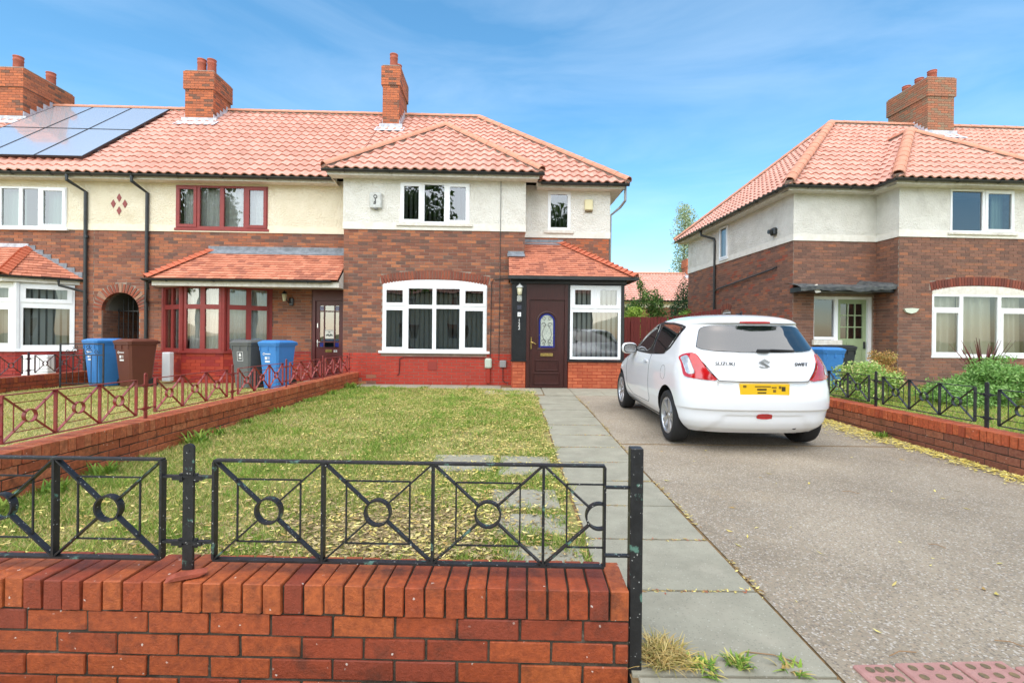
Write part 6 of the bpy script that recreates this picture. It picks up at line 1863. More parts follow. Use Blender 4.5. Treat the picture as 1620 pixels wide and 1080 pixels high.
seam([(0.83 + 0.085 * math.cos(t), 0.80 + 0.085 * math.sin(t)) for t in [2 * PI * q / 20 for q in range(21)]], LEFT, r=0.002, name='fuel_flap')
# windscreen (front)
FRONT = ((0, 6, 0), (1, 0, 0), (0, -1, 0))
patch('windscreen', [(-0.66, 1.03), (0.66, 1.03), (0.53, 1.38), (-0.53, 1.38)], FRONT, 'car_glass', 0.004)
for s in (-1, 1):
    patch('headlamp', [(s * 0.50, 0.72), (s * 0.76, 0.76), (s * 0.78, 0.88), (s * 0.60, 0.84)], FRONT, 'tail_clear', 0.006)
patch('grille', [(-0.45, 0.38), (0.45, 0.38), (0.50, 0.50), (-0.50, 0.50)], FRONT, 'car_black', 0.004)
# tail lamps wrap round the corners
tl = [(-0.865, 1.005), (-0.80, 1.040), (-0.70, 1.062), (-0.64, 1.045), (-0.56, 0.965), (-0.48, 0.865), (-0.385, 0.772), (-0.55, 0.782), (-0.735, 0.803), (-0.765, 0.88), (-0.80, 0.95)]
tc_ = [(-0.825, 1.000), (-0.74, 1.035), (-0.685, 0.975), (-0.60, 0.835), (-0.70, 0.832), (-0.735, 0.90), (-0.775, 0.955)]
for fr, s in ((RL_, -1), (RR_, 1)):
    t = patch('tail_lamp', tl, fr, 'tail_red', 0.014, rows=36, cols=24)
    patch('clear_lens', tc_, fr, 'tail_clear', 0.018, parent=t, rows=24, cols=16)
patch('brake_light', [(-0.165, 1.392), (0.165, 1.392), (0.17, 1.402), (0.165, 1.416), (-0.165, 1.416), (-0.17, 1.402)], REAR, 'tail_red', 0.004, rows=6, cols=24)
seam([(-0.655, 1.05), (-0.63, 0.99), (-0.56, 0.88), (-0.48, 0.778), (-0.3, 0.772), (0, 0.770), (0.3, 0.772), (0.48, 0.778), (0.56, 0.88), (0.63, 0.99), (0.655, 1.05)], REAR, m='car_black', r=0.0045, name='tailgate_gap')
hit = bvh.ray_cast(Vector((0, -2, 0.69)), Vector((0, 1, 0)))[0]
pl = MB().cbox(-0.262, 0.262, hit.y - 0.014, hit.y + 0.02, 0.632, 0.750, 0.004).build('number_plate', 'plate', CAR)
yq = hit.y - 0.015
ik = MB()
for (a, b, c, d) in ((-0.235, -0.20, 0.71, 0.735), (-0.11, 0.06, 0.715, 0.728), (0.07, 0.12, 0.705, 0.72), (0.085, 0.115, 0.662, 0.69), (0.145, 0.17, 0.70, 0.73)): ik.box(a, b, yq - 0.001, yq + 0.004, c, d)
ik.build('smudged_characters', 'plate_ink', pl)
ik = MB()
for (a, b, c, d) in ((-0.085, 0.015, 0.682, 0.700), (-0.08, 0.012, 0.650, 0.664), (0.175, 0.215, 0.675, 0.722)): ik.box(a, b, yq - 0.0015, yq + 0.004, c, d)
ik.build('dark_characters', 'plate_ink2', pl)
patch('fog_lamp', [(-0.075, 0.375), (0.075, 0.375), (0.085, 0.39), (0.075, 0.435), (-0.075, 0.435), (-0.085, 0.40)], REAR, 'tail_red', 0.008, rows=10, cols=16)
# badges
def rear_y(x, z): return bvh.ray_cast(Vector((x, -2, z)), Vector((0, 1, 0)))[0].y
MT['badge'] = mat('chrome badge', S(84, 86, 90), 0.4, 0.3)
MT['emblem'] = mat('bright emblem', S(172, 174, 178), 0.35, 0.5)
text_mesh('SUZUKI', 0.060, 'badge', CAR, shift(-0.405, rear_y(-0.405, 0.955) - 0.006, 0.955) @ rotz(-0.17), 'lettering', 0.004)
text_mesh('SWIFT', 0.055, 'badge', CAR, shift(0.41, rear_y(0.41, 0.955) - 0.006, 0.955) @ rotz(0.17), 'lettering', 0.004)
em = MB()
yb_ = rear_y(0, 0.955) - 0.008
e1 = [(0.060, 0.030), (0.0, 0.062), (-0.060, 0.024), (-0.020, 0.0), (0.012, 0.018), (0.028, 0.008)]
for sg in (1, -1):
    em.prism([(sg * x, 0.955 + sg * z - 0.0) for x, z in [(0.062, 0.026), (0.0, 0.060), (-0.062, 0.022), (0.030, -0.030), (0.046, -0.020), (-0.016, 0.020), (0.0, 0.030), (0.046, 0.016)]], yb_ - 0.006, yb_ + 0.008)
em.build('emblem', 'emblem', CAR)
# wiper, aerial, mirrors
MB().tube([(0.02, rear_y(0.02, 1.085) - 0.035, 1.095), (0.10, rear_y(0.1, 1.10) - 0.03, 1.108), (0.36, rear_y(0.36, 1.09) - 0.02, 1.098)], 0.011, 6).cbox(-0.05, 0.07, rear_y(0, 1.09) - 0.05, rear_y(0, 1.09), 1.075, 1.115, 0.01).build('wiper', 'car_black', CAR)
MB().cbox(-0.025, 0.025, 0.62, 0.72, 1.475, 1.515, 0.012).tube([(0, 0.66, 1.505), (0, 0.60, 1.525)], 0.01, 6).build('aerial', 'car_black', CAR)
for s in (-1, 1):
    mm = Matrix.Translation((s * 0.905, 2.30, 1.03)) @ Matrix.Diagonal((0.115, 0.075, 0.085, 1))
    sp, sf = [], []
    for i in range(9):
        for j in range(16):
            th_, ph = PI * i / 8, 2 * PI * j / 16
            c3 = (math.sin(th_) * math.cos(ph), math.sin(th_) * math.sin(ph), math.cos(th_))
            sp.append(tuple(math.copysign(abs(v) ** 0.7, v) for v in c3))
    for i in range(8):
        for j in range(16): sf.append((i * 16 + j, (i + 1) * 16 + j, (i + 1) * 16 + (j + 1) % 16, i * 16 + (j + 1) % 16))
    mir = MB().add(sp, sf, M=mm).build('mirror', 'car_paint', CAR, smooth=True)
    MB().prism([(s * 0.905 + 0.098 * math.copysign(abs(math.cos(t)) ** 0.7, math.cos(t)), 1.03 + 0.070 * math.copysign(abs(math.sin(t)) ** 0.7, math.sin(t))) for t in [2 * PI * q / 24 for q in range(24)]], 2.222, 2.235).build('mirror_surround', 'car_black', mir)
    MB().prism([(s * 0.905 + 0.086 * math.copysign(abs(math.cos(t)) ** 0.7, math.cos(t)), 1.03 + 0.060 * math.copysign(abs(math.sin(t)) ** 0.7, math.sin(t))) for t in [2 * PI * q / 24 for q in range(24)]], 2.218, 2.223).build('mirror_glass', 'chrome', mir)
    MB().bar((s * 0.74, 2.36, 1.0), (s * 0.86, 2.33, 1.01), 0.05, 0.05, (0, 0, 1)).build('mirror_arm', 'car_black', mir)
# wheels
wheel_meshes = None
for yy in (RW_Y, FW_Y):
    for s in (-1, 1):
        Mw = shift(s * 0.745, yy, WZ) @ rotz(-PI / 2 if s < 0 else PI / 2) @ Matrix.Rotation(PI / 2, 4, 'X')   # local +z points outward
        if wheel_meshes is None:
            ty = MB().lathe([(0.205, -0.09), (0.26, -0.10), (0.288, -0.092), (0.299, -0.06), (0.301, 0.0), (0.299, 0.06), (0.288, 0.092), (0.262, 0.101), (0.232, 0.098), (0.212, 0.088)], 48).mesh('tyre', True)
            rm = MB().lathe([(0.214, 0.088), (0.209, 0.094), (0.200, 0.092), (0.195, 0.080), (0.190, 0.02), (0.188, -0.09), (0.205, -0.09)], 48).mesh('rim', True)
            sp_ = MB()
            for q in range(5):
                for dq in (-0.17, 0.17):
                    a = 2 * PI * q / 5 + dq
                    ca, sa = math.cos(a), math.sin(a); tx, ty_ = -sa, ca
                    def P3(r, w, z): return (ca * r + tx * w, sa * r + ty_ * w, z)
                    c0 = 0.05
                    vv = [P3(c0, -0.016, 0.07), P3(c0, 0.016, 0.07), P3(0.20, 0.019, 0.083), P3(0.20, -0.019, 0.083), P3(c0, -0.022, 0.03), P3(c0, 0.022, 0.03), P3(0.20, 0.026, 0.045), P3(0.20, -0.026, 0.045)]
                    sp_.add(vv, [(0, 1, 2, 3), (0, 3, 7, 4), (1, 5, 6, 2), (3, 2, 6, 7)])
            sp_.lathe([(0.0, 0.075), (0.028, 0.074), (0.032, 0.068), (0.062, 0.066), (0.068, 0.03)], 20)
            spm = sp_.mesh('spokes')
            bk = MB().lathe([(0.0, 0.0), (0.188, 0.0)], 24).mesh('brake_disc')
            wheel_meshes = (ty, rm, spm, bk)
        w_ = obj('wheel', wheel_meshes[0], 'tyre', CAR); w_.matrix_local = Mw
        for nm_, me_, mm_ in (('rim', wheel_meshes[1], 'alloy'), ('spokes', wheel_meshes[2], 'alloy'), ('brake_disc', wheel_meshes[3], 'car_black')):
            obj(nm_, me_, mm_, w_)
MB().box(-0.60, 0.60, 0.3, 3.5, 0.19, 0.40).tube([(0.36, 0.12, 0.28), (0.36, 0.4, 0.27)], 0.03, 8).build('underbody', 'car_black', CAR)

# ------------------------------------------------------------------ vegetation
MT['blade'] = mat('grass blades', (1, 1, 1), 0.8, tint=True, trans=0.25)
MT['leaf'] = mat('leaves', (1, 1, 1), 0.6, tint=True, trans=0.3)
MT['litter'] = mat('fallen blossom', (1, 1, 1), 0.9, tint=True)
MT['bark'] = mat('bark', S(96, 82, 68), 0.9, var=S(70, 60, 50), var_scale=9, var_amt=0.7, bump=0.5, bump_scale=30)

def np_mesh(name, V, F, T, m, parent=None, kind=None):
    """V (n,3), F (k,c) faces, T (k,3) colour of each face"""
    me = bpy.data.meshes.new(name)
    nF, c = F.shape
    me.vertices.add(len(V)); me.vertices.foreach_set('co', V.astype(np.float32).ravel())
    me.loops.add(nF * c); me.loops.foreach_set('vertex_index', F.astype(np.int32).ravel())
    me.polygons.add(nF); me.polygons.foreach_set('loop_start', np.arange(0, nF * c, c, dtype=np.int32))
    me.polygons.foreach_set('loop_total', np.full(nF, c, dtype=np.int32)) if hasattr(me.polygons[0], 'loop_total') and False else None
    a = me.attributes.new('tint', 'FLOAT_COLOR', 'FACE')
    C = np.ones((nF, 4), dtype=np.float32); C[:, :3] = T
    a.data.foreach_set('color', C.ravel())
    me.update(calc_edges=True); me.validate()
    o = obj(name, me, m, parent)
    if kind: o['kind'] = kind
    return o

def vnoise(x, y, s, seed=0):
    """smooth 2D value noise"""
    r = np.random.default_rng(seed); g = r.random((64, 64))
    X, Y = x * s, y * s
    xi, yi = np.floor(X).astype(int), np.floor(Y).astype(int)
    fx, fy = X - xi, Y - yi
    fx, fy = fx * fx * (3 - 2 * fx), fy * fy * (3 - 2 * fy)
    def G(a, b): return g[a % 64, b % 64]
    return (G(xi, yi) * (1 - fx) + G(xi + 1, yi) * fx) * (1 - fy) + (G(xi, yi + 1) * (1 - fx) + G(xi + 1, yi + 1) * fx) * fy

def zgv(y):
    t = np.clip((y - 4.0) / 4.5, 0, 1); return 0.07 * t * t * (3 - 2 * t)

def grass(name, label, x0, x1, y0, y1, n, hmin, hmax, keep=None, dz=-0.012, pal=None, seed=1, near=1.6):
    r = np.random.default_rng(seed)
    u = r.random(n) ** near
    x = x0 + (x1 - x0) * r.random(n); y = y0 + (y1 - y0) * u
    if keep is not None:
        k = keep(x, y, r); x, y = x[k], y[k]
    n = len(x)
    patchy = vnoise(x, y, 1.1, 3) * 0.6 + vnoise(x, y, 3.3, 4) * 0.4
    clump = vnoise(x, y, 7.0, 31) * 0.5 + vnoise(x, y, 14.0, 32) * 0.5
    h = (hmin + (hmax - hmin) * r.random(n)) * (0.5 + 0.8 * patchy) * (0.45 + 1.4 * clump ** 1.5)
    wd = 0.0022 + 0.003 * r.random(n) + 0.0006 * np.clip(y - 4, 0, 8)
    a = r.random(n) * 2 * PI; lean = 0.3 + 0.9 * r.random(n); b = r.random(n) * 2 * PI
    z = zgv(y) + dz
    V = np.zeros((n, 3, 3))
    V[:, 0] = np.stack([x - np.cos(a) * wd, y - np.sin(a) * wd, z], 1)
    V[:, 1] = np.stack([x + np.cos(a) * wd, y + np.sin(a) * wd, z], 1)
    V[:, 2] = np.stack([x + np.cos(b) * h * lean, y + np.sin(b) * h * lean, z + h], 1)
    pal = np.array(pal); w = np.clip((patchy * 0.75 + clump * 0.35).clip(0, 1)[:, None] * np.array([1.5, 1.2, 0.2, 0.2])[None] + (1 - patchy * 0.75 - clump * 0.35).clip(0, 1)[:, None] * np.array([0.35, 0.4, 1.0, 1.1])[None], 0.01, None)
    w = np.cumsum(w / w.sum(1, keepdims=True), 1)
    idx = (r.random(n)[:, None] > w).sum(1).clip(0, 3)
    T = pal[idx] * (0.8 + 0.4 * r.random(n))[:, None]
    o = np_mesh(name, V.reshape(-1, 3), np.arange(n * 3).reshape(n, 3), T, 'blade', kind='stuff')
    return tag(o, label, 'grass')

def litter(name, label, pts, size, pal, seed=2, zoff=0.012, cat='petals'):
    """little curled bracts: two-triangle flakes"""
    r = np.random.default_rng(seed)
    x, y, z0 = pts
    n = len(x)
    a = r.random(n) * 2 * PI; L = size * (0.5 + r.random(n)); W = L * (0.18 + 0.25 * r.random(n))
    z = z0 + zoff * (0.3 + r.random(n))
    ca, sa = np.cos(a), np.sin(a)
    t1, t2, t3 = (r.random((3, n)) - 0.3) * L * 0.5
    V = np.zeros((n, 4, 3))
    V[:, 0] = np.stack([x - ca * L, y - sa * L, z + t1], 1); V[:, 1] = np.stack([x + sa * W, y - ca * W, z], 1)
    V[:, 2] = np.stack([x + ca * L, y + sa * L, z + t2], 1); V[:, 3] = np.stack([x - sa * W, y + ca * W, z + t3 * 0.4], 1)
    pal = np.array(pal); T = pal[r.integers(0, len(pal), n)] * (0.8 + 0.4 * r.random(n))[:, None]
    o = np_mesh(name, V.reshape(-1, 3), np.arange(n * 4).reshape(n, 4), T, 'litter', kind='stuff')
    return tag(o, label, cat)

G_PAL = [S(124, 152, 62), S(156, 172, 82), S(206, 190, 122), S(210, 192, 130)]
def keep_lawn(x, y, r):
    k = np.ones(len(x), bool)
    for (a, b, c, d) in lawn_slabs: k &= ~((x > a + 0.05 + 0.05 * np.sin(y * 17)) & (x < b - 0.06 + 0.05 * np.sin(y * 23)) & (y > c + 0.05 + 0.04 * np.sin(x * 19)) & (y < d - 0.06 + 0.05 * np.sin(x * 15)))
    bare = np.exp(-(((x + 0.75) / 0.55) ** 2 + ((y - 3.05) / 0.45) ** 2)) * 0.85
    edge = 0.42 + 0.05 * np.sin(y * 5) + 0.03 * np.sin(y * 13)
    far = 10.95 - 0.0 * x - np.clip((x + 1.0) * 0.5, 0, 1.2)
    return k & (r.random(len(x)) > bare) & (x < edge) & (y < far + 0.08 * np.sin(x * 9)) & (r.random(len(x)) < 0.25 + 1.1 * vnoise(x, y, 2.2, 9))
grass('lawn_grass', 'patchy yellow green lawn in front of the bay window', -3.72, 0.5, 2.02, 11.0, 300000, 0.014, 0.055, keep_lawn, pal=G_PAL, seed=1)
grass('neighbour_grass', 'pale dry lawn behind the maroon railings', -9.7, -3.98, 2.2, 10.4, 90000, 0.015, 0.05, None, dz=0.0, pal=[S(150, 160, 82), S(176, 174, 98), S(206, 190, 120), S(214, 198, 132)], seed=7, near=1.0)
grass('right_grass', 'greener lawn behind the black railings on the right', 4.92, 12.0, 3.0, 12.0, 80000, 0.03, 0.10, None, dz=0.05, pal=[S(120, 158, 60), S(142, 168, 70), S(178, 176, 92), S(190, 180, 104)], seed=8, near=1.0)

def keep_clump(x, y, r):
    return keep_lawn(x, y, r) & ((vnoise(x, y, 4.5, 44) * 0.6 + vnoise(x, y, 1.3, 45) * 0.4) > 0.60)
grass('green_clumps', 'taller bright green clumps in the front lawn', -3.72, 0.5, 2.02, 11.0, 150000, 0.03, 0.085, keep_clump, pal=[S(112, 150, 52), S(134, 166, 62), S(150, 174, 74), S(176, 180, 92)], seed=19)
Y_PAL = [S(222, 206, 120), S(232, 214, 140), S(206, 186, 96), S(196, 176, 104), S(184, 150, 88)]
r = np.random.default_rng(21)
# blossom over the lawn, thickest along the path side
n = 26000
x = -3.7 + 4.2 * r.random(n) ** 0.6; y = 2.05 + 8.8 * r.random(n) ** 1.3
k = (x < 0.46) & (r.random(n) < 0.15 + 1.0 * vnoise(x, y, 1.7, 12) * (0.4 + 0.6 * (x > -1.2)))
for (a, b, c, d) in lawn_slabs: k &= ~((x > a) & (x < b) & (y > c) & (y < d) & (r.random(n) > 0.22))
x, y = x[k], y[k]
litter('fallen_blossom', 'yellow fallen blossom scattered over the front lawn', (x, y, zgv(y)), 0.019, Y_PAL, 3, 0.026)
n = 5200
x = -0.75 + r.normal(0, 0.55, n); y = 3.05 + r.normal(0, 0.42, n); k = (y > 2.1) & (x < 0.4); x, y = x[k], y[k]
litter('dead_grass', 'brown dead grass on the bare patch in the lawn', (x, y, zgv(y)), 0.020, [S(150, 128, 90), S(126, 104, 74), S(172, 150, 108), S(190, 170, 124)], 14, 0.016)
# drift along the right-hand wall
n = 6000
y = 3.4 + 6.2 * r.random(n); x = 4.66 - np.abs(r.normal(0, 1, n)) * (0.10 + 0.14 * vnoise(y * 0, y, 1.5, 5))
k = (x > 3.6) & (r.random(n) < 1.2 * vnoise(y * 0 + 3, y, 1.1, 6) + 0.25); x, y = x[k], y[k]
litter('fallen_blossom', 'drift of yellow blossom along the foot of the right wall', (x, y, zgv(y)), 0.020, [S(232, 214, 110), S(240, 224, 140), S(214, 190, 90)], 4, 0.018)
# sparse on the drive and path, and lines in the joints
n = 130
x = 1.3 + 3.3 * r.random(n); y = 1.95 + 7 * r.random(n) ** 1.2
litter('fallen_blossom', 'single yellow bracts dotted over the driveway', (x, y, zgv(y)), 0.022, Y_PAL, 5, 0.006)
n = 900
y = 1.9 + 7.8 * r.random(n); x = 1.222 + r.normal(0, 0.012, n)
k = vnoise(y * 0 + 8, y, 2.0, 15) > 0.42; x, y = x[k], y[k]
litter('joint_litter', 'brown and yellow litter caught in the path edge joint', (x, y, zgv(y)), 0.013, [S(190, 160, 96), S(150, 120, 76), S(214, 196, 120), S(120, 96, 64)], 6, 0.006)
n = 700
yj = 1.80 + 0.608 * r.integers(1, 9, n); x = 0.46 + 0.76 * r.random(n); y = yj - 0.006 + r.normal(0, 0.010, n)
k = vnoise(x, yj, 3.0, 17) > 0.5; x, y = x[k], y[k]
litter('joint_litter', 'dry litter lying in the cross joints of the slab path', (x, y, zgv(y)), 0.012, [S(196, 168, 98), S(160, 130, 80), S(222, 206, 120), S(180, 100, 70)], 9, 0.006)

def tuft(label, loc, n, h, spread, pal, w=0.006, droop=0.8, cat='weed', name='grass_tuft', seed=1, m='blade'):
    r = np.random.default_rng(seed)
    V, F, T = [], [], []
    pal = [np.array(p) for p in pal]
    for i in range(n):
        a = r.random() * 2 * PI; L = h * (0.5 + 0.6 * r.random()); s = spread * r.random() ** 0.7
        a2 = r.random() * 2 * PI; s2 = 0.6 * spread * r.random() ** 0.6
        bx, by = loc[0] + s2 * math.cos(a2), loc[1] + s2 * math.sin(a2)
        if name == 'cordyline': bx, by = loc[0], loc[1]
        base = len(V); seg = 4
        px, py = -math.sin(a), math.cos(a)
        for q in range(seg + 1):
            t = q / seg; rr = s * t; zz = L * (t - droop * 0.55 * t * t)
            ww = w * (1 - 0.85 * t)
            c = (bx + math.cos(a) * rr, by + math.sin(a) * rr, loc[2] + zz)
            V += [(c[0] - px * ww, c[1] - py * ww, c[2]), (c[0] + px * ww, c[1] + py * ww, c[2])]
        cc = pal[int(r.integers(0, len(pal)))] * (0.8 + 0.4 * r.random())
        for q in range(seg):
            F.append((base + 2 * q, base + 2 * q + 1, base + 2 * q + 3, base + 2 * q + 2)); T.append(cc)
    o = np_mesh(name, np.array(V), np.array(F), np.array(T), m)
    return tag(o, label, cat)

def foliage(parent, blobs, n, size, pal, seed, name='leaves', aspect=0.55, shell_=0.55):
    """leaf-sized faces spread through a set of ellipsoids (centre, radii)"""
    r = np.random.default_rng(seed)
    vol = np.array([b[1][0] * b[1][1] * b[1][2] for b in blobs]) ** 0.75; idx = r.choice(len(blobs), n, p=vol / vol.sum())
    C = np.array([b[0] for b in blobs])[idx]; Rr = np.array([b[1] for b in blobs])[idx]
    d = r.normal(size=(n, 3)); d /= np.linalg.norm(d, axis=1, keepdims=True)
    rad_ = shell_ + (1 - shell_) * r.random(n) ** 0.5
    rad_ *= 1 + 0.18 * r.normal(size=n)
    P_ = C + d * Rr * rad_[:, None]
    nrm_ = d + 0.9 * r.normal(size=(n, 3)) + np.array([0, 0, 0.4]); nrm_ /= np.linalg.norm(nrm_, axis=1, keepdims=True)
    t = np.cross(nrm_, r.normal(size=(n, 3))); t /= np.linalg.norm(t, axis=1, keepdims=True); b = np.cross(nrm_, t)
    L = (size * (0.6 + 0.8 * r.random(n)))[:, None]; W = L * aspect
    V = np.stack([P_ - t * L, P_ - b * W * 0.8 - t * L * 0.1, P_ + t * L, P_ + b * W * 0.8 - t * L * 0.1], 1)
    pal = np.array(pal)
    T = pal[(r.integers(0, len(pal), n) + idx) % len(pal)] * (0.75 + 0.5 * r.random(n))[:, None]
    return np_mesh(name, V.reshape(-1, 3), np.arange(n * 4).reshape(n, 4), T, 'leaf', parent, kind=None)

GREENS = [S(104, 138, 62), S(84, 120, 50), S(122, 152, 74), S(70, 104, 44)]
def shrub(name, label, cat, loc, blobs, n, size, pal, seed, trunk=None, group=None):
    t = thing(name, label, cat, loc, 0, group)
    if trunk:
        mb_ = MB()
        for (p, q, ra, rb) in trunk:
            mid = [(p[i] * 0.5 + q[i] * 0.5 + (RND.uniform(-0.04, 0.04) * (abs(q[2] - p[2]))) * (i < 2)) for i in range(3)]
            mb_.tube([p, mid, q], ra, 8, r2=rb)
        mb_.build('trunk', 'bark', t, smooth=True)
    foliage(t, blobs, n, size, pal, seed, 'crown' if trunk else 'leaves')
    return t

def cloud(c, R_, k, rng, sub=0.45):
    out = []
    for i in range(k):
        d = Vector((rng.gauss(0, 1), rng.gauss(0, 1), rng.gauss(0, 1))).normalized() * (rng.random() ** 0.4)
        s = sub * rng.uniform(0.7, 1.2)
        out.append(((c[0] + d.x * R_[0] * (1 - s * 0.6), c[1] + d.y * R_[1] * (1 - s * 0.6), c[2] + d.z * R_[2] * (1 - s * 0.6)), (R_[0] * s, R_[1] * s, R_[2] * s)))
    return out
rg = random.Random(4)
# beyond the fence
sh = []
for (x_, z_, w_) in ((0.0, 2.35, 0.9), (0.8, 2.6, 0.7), (1.35, 2.1, 0.6)): sh += cloud((x_, 0, z_), (w_, 0.7, 0.9), 7, rg, 0.42)
sh += cloud((0.75, 0, 3.35), (0.22, 0.22, 0.6), 5, rg, 0.5) + cloud((1.5, 0, 2.8), (0.25, 0.25, 0.5), 4, rg, 0.5)
shrub('garden_shrub', 'mid green leafy shrub beyond the fence left of the far house', 'shrub', (4.35, 20.0, 0), sh, 7000, 0.05, GREENS, 31, trunk=[((0.2, 0, 0), (0.3, 0, 2.0), 0.06, 0.03), ((0.8, 0, 0), (0.8, 0, 3.4), 0.06, 0.02), ((1.3, 0, 0), (1.4, 0, 2.6), 0.05, 0.02)])
shrub('garden_shrub', 'bright lime green bush low against the red fence', 'shrub', (4.1, 18.2, 0), cloud((0.2, 0, 1.75), (0.75, 0.5, 0.65), 8, rg, 0.45), 3500, 0.045, [S(170, 198, 84), S(188, 210, 100), S(146, 180, 70)], 32)
shrub('garden_shrub', 'bright green hedge top peeping over the fence by the conifer', 'shrub', (6.9, 19.0, 0), cloud((0, 0, 1.85), (1.0, 0.5, 0.55), 9, rg, 0.4), 3500, 0.05, [S(160, 192, 90), S(138, 176, 74), S(120, 156, 60)], 33)
cf_b = []
for i in range(16):
    t = i / 15; cf_b.append(((0.1 * rg.uniform(-1, 1), 0.1 * rg.uniform(-1, 1), 0.6 + 3.1 * t), (1.25 * (1 - 0.8 * t) , 1.2 * (1 - 0.8 * t), 0.45)))
shrub('conifer', 'dark green cone shaped conifer in front of the far house', 'tree', (7.75, 22.5, 0), cf_b, 12000, 0.045, [S(52, 84, 44), S(66, 98, 52), S(42, 68, 38)], 34, trunk=[((0, 0, 0), (0, 0, 3.6), 0.10, 0.02)])
pb_ = []
for i in range(20):
    t = i / 19; wv_ = 1.15 * math.sin(PI * min(1, 0.12 + t * 0.80)) ** 0.7
    for q in range(2): pb_.append(((rg.uniform(-0.7, 0.7) * wv_ + 0.5 * t, rg.uniform(-0.6, 0.6), 3.2 + 8.6 * t), (0.62, 0.6, 0.62)))
shrub('poplar_tree', 'tall pale leaved tree rising behind the right house gutter', 'tree', (13.6, 40.0, 0), pb_, 9000, 0.085, [S(168, 182, 142), S(148, 166, 118), S(190, 200, 168), S(126, 146, 98)], 35, trunk=[((0, 0, 0), (0.3, 0, 11.0), 0.20, 0.05)])
# right-hand garden
shrub('garden_bush', 'large light green bush in the right garden under the curtained window', 'bush', (8.0, 8.5, 0.1), cloud((-0.1, 0.1, 0.26), (0.8, 0.7, 0.32), 12, rg, 0.36) + cloud((0.75, 0.3, 0.36), (0.9, 0.8, 0.42), 14, rg, 0.34) + cloud((0.5, 0.3, 0.62), (0.9, 0.6, 0.34), 10, rg, 0.2), 19000, 0.028, [S(140, 182, 96), S(120, 162, 78), S(164, 198, 118), S(104, 146, 70)], 41)
shrub('garden_bush', 'leafy weeds growing by the black railing behind the car', 'weed', (5.9, 8.6, 0.08), cloud((0.1, 0.1, 0.42), (0.55, 0.5, 0.42), 9, rg, 0.4) + cloud((0.75, 0.3, 0.36), (0.45, 0.4, 0.36), 6, rg, 0.4), 5500, 0.028, [S(150, 186, 90), S(176, 204, 112), S(124, 158, 72), S(222, 220, 150)], 42)
shrub('garden_bush', 'dry orange brown weed clump before the green door', 'weed', (6.95, 9.3, 0.08), cloud((0.1, 0, 0.62), (0.42, 0.3, 0.35), 7, rg, 0.4), 2500, 0.022, [S(206, 160, 96), S(190, 148, 84), S(160, 150, 84)], 43)
tuft('dark red spiky cordyline in front of the curtained window', (8.75, 9.1, 0.42), 64, 0.95, 0.60, [S(104, 44, 46), S(86, 34, 38), S(124, 60, 58)], w=0.020, droop=0.25, cat='plant', name='cordyline', seed=5, m='leaf')
# weeds in joints and along walls
r9 = random.Random(9)
GP = [S(126, 158, 58), S(148, 172, 72), S(104, 140, 50)]
DRY = [S(206, 180, 110), S(190, 160, 96), S(216, 196, 132)]
tuft('dry straw tuft at the foot of the gate post', (0.59, 1.90, 0.0), 420, 0.085, 0.13, DRY + [S(160, 150, 80)], 0.0035, 1.0, seed=11)
tuft('green weed with yellow litter beside the straw tuft', (0.72, 1.84, 0.0), 70, 0.06, 0.075, GP + [S(210, 200, 100), S(216, 196, 112)], 0.007, 1.1, seed=12)
tuft('small leafy weed in the nearest slab joint', (0.87, 1.86, 0.0), 60, 0.07, 0.07, GP + [S(200, 190, 110)], 0.007, 0.9, seed=13)
tuft('low weed at the corner of slab and driveway', (1.05, 1.84, 0.0), 26, 0.06, 0.08, GP + DRY, 0.007, 1.0, seed=14)
WL = ['weed tuft at the dividing wall base, seventh from the house', 'weed tuft at the dividing wall base, sixth from the house', 'small weed tuft at the dividing wall base, fifth from the house', 'weed tuft at the dividing wall base, fourth from the house',
      'weed tuft at the dividing wall base, third from the house', 'weed tuft at the dividing wall base, second from the house', 'largest weed tuft, where dividing wall meets the house', 'weed tuft at the dividing wall base seen through the left near railing panel',
      'weed tuft at the dividing wall base left of the near flat railing post', 'weed tuft at the dividing wall base nearest the camera']
for i, (yy, hh, nn) in enumerate(((5.5, 0.22, 60), (5.9, 0.16, 40), (6.6, 0.12, 30), (7.4, 0.15, 40), (8.5, 0.12, 34), (9.6, 0.18, 50), (10.7, 0.26, 80), (4.3, 0.20, 46), (3.8, 0.16, 40), (3.3, 0.2, 40))):
    tuft(WL[i], (-3.62 + 0.05 * r9.random(), yy, zg(yy)), nn, hh, hh * 0.9, GP, 0.011, 0.8, seed=50 + i)['group'] = 'weeds along the dividing wall'
tuft('green weed at the base of the right driveway wall', (4.60, 6.1, zg(6.1)), 50, 0.14, 0.12, GP, 0.01, 0.9, seed=71)
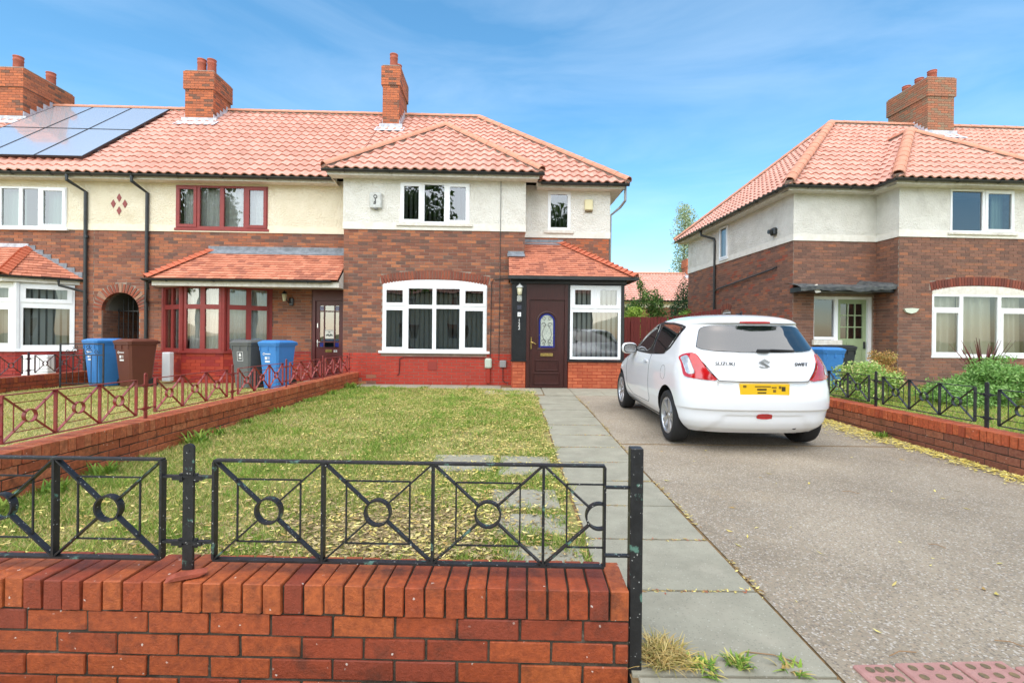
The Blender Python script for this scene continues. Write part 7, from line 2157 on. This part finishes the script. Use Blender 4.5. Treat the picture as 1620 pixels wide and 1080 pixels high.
# twigs on the drive
MT['twig'] = mat('dry twig', S(150, 118, 84), 0.9)
for i, (x_, y_, a, L) in enumerate(((2.75, 3.97, -0.5, 0.12), (2.57, 2.95, -0.8, 0.08), (1.02, 1.90, -0.35, 0.20), (2.05, 2.0, -0.5, 0.10), (1.55, 1.93, 0.2, 0.13))):
    t = MB().tube([(-L / 2, 0, 0.008), (0, 0.012, 0.012), (L / 2, 0, 0.007)], 0.0022, 5).build('twig', 'twig'); t.location = (x_, y_, zg(y_)); t.rotation_euler = (0, 0, a)
    tag(t, ['short brown twig in the middle of the driveway', 'small twig nearer the camera on the driveway', 'pale dry stem across the nearest slab', 'twig beside the red pavers', 'forked stem by the left end of the red pavers'][i], 'twig')
# red pavers with round hollows at the drive entrance
for i, (x0_, wv_) in enumerate(((1.30, 0.16), (1.47, 0.22), (1.70, 0.21), (1.92, 0.24), (2.17, 0.22), (2.40, 0.22))):
    pv = MB().cbox(0, wv_ - 0.006, -0.17, 0.0, -0.05, 0.012, 0.006).build('paver', 'paver')
    pv.location = (x0_, 1.862 + 0.012 * (i % 3), 0.0); pv.rotation_euler = (0.0, 0, 0.035 + 0.01 * (i % 2)); pv['kind'] = 'structure'
    for a in range(3):
        for b in range(3):
            MB().lathe([(0.0, 0), (0.016, 0)], 12).build('hollow', 'hole', pv, loc=(0.045 + a * (wv_ - 0.08) / 2.2, -0.035 - b * 0.05, 0.0135))
# street trees across the road: they show in the car's rear window and in the panes
for i, (x_, y_, h, lab) in enumerate(((-22.0, -14.0, 14.5, 'street tree mirrored in the dark red upper window'), (-6.6, -14.0, 14.5, 'street tree mirrored in the upper bay window'), (4.0, -15.5, 13.0, 'street tree mirrored in the small upper window'),
                                      (9.0, -2.8, 12.5, 'street tree mirrored in the right of the car rear window'), (33.0, -14.5, 15.0, 'street tree mirrored in the right house upper window'))):
    bl_ = cloud((0, 0, h * 0.64), (3.6, 3.2, h * 0.34), 18, rg, 0.42)
    shrub('street_tree', lab, 'tree', (x_, y_, -0.1), bl_, 8000, 0.24, GREENS, 90 + i,
          trunk=[((0, 0, 0), (0.1, 0, h * 0.55), 0.2, 0.12), ((0.1, 0, h * 0.5), (0.9, 0.3, h * 0.8), 0.09, 0.03), ((0.1, 0, h * 0.5), (-0.8, -0.2, h * 0.8), 0.09, 0.03)], group='street trees across the road')
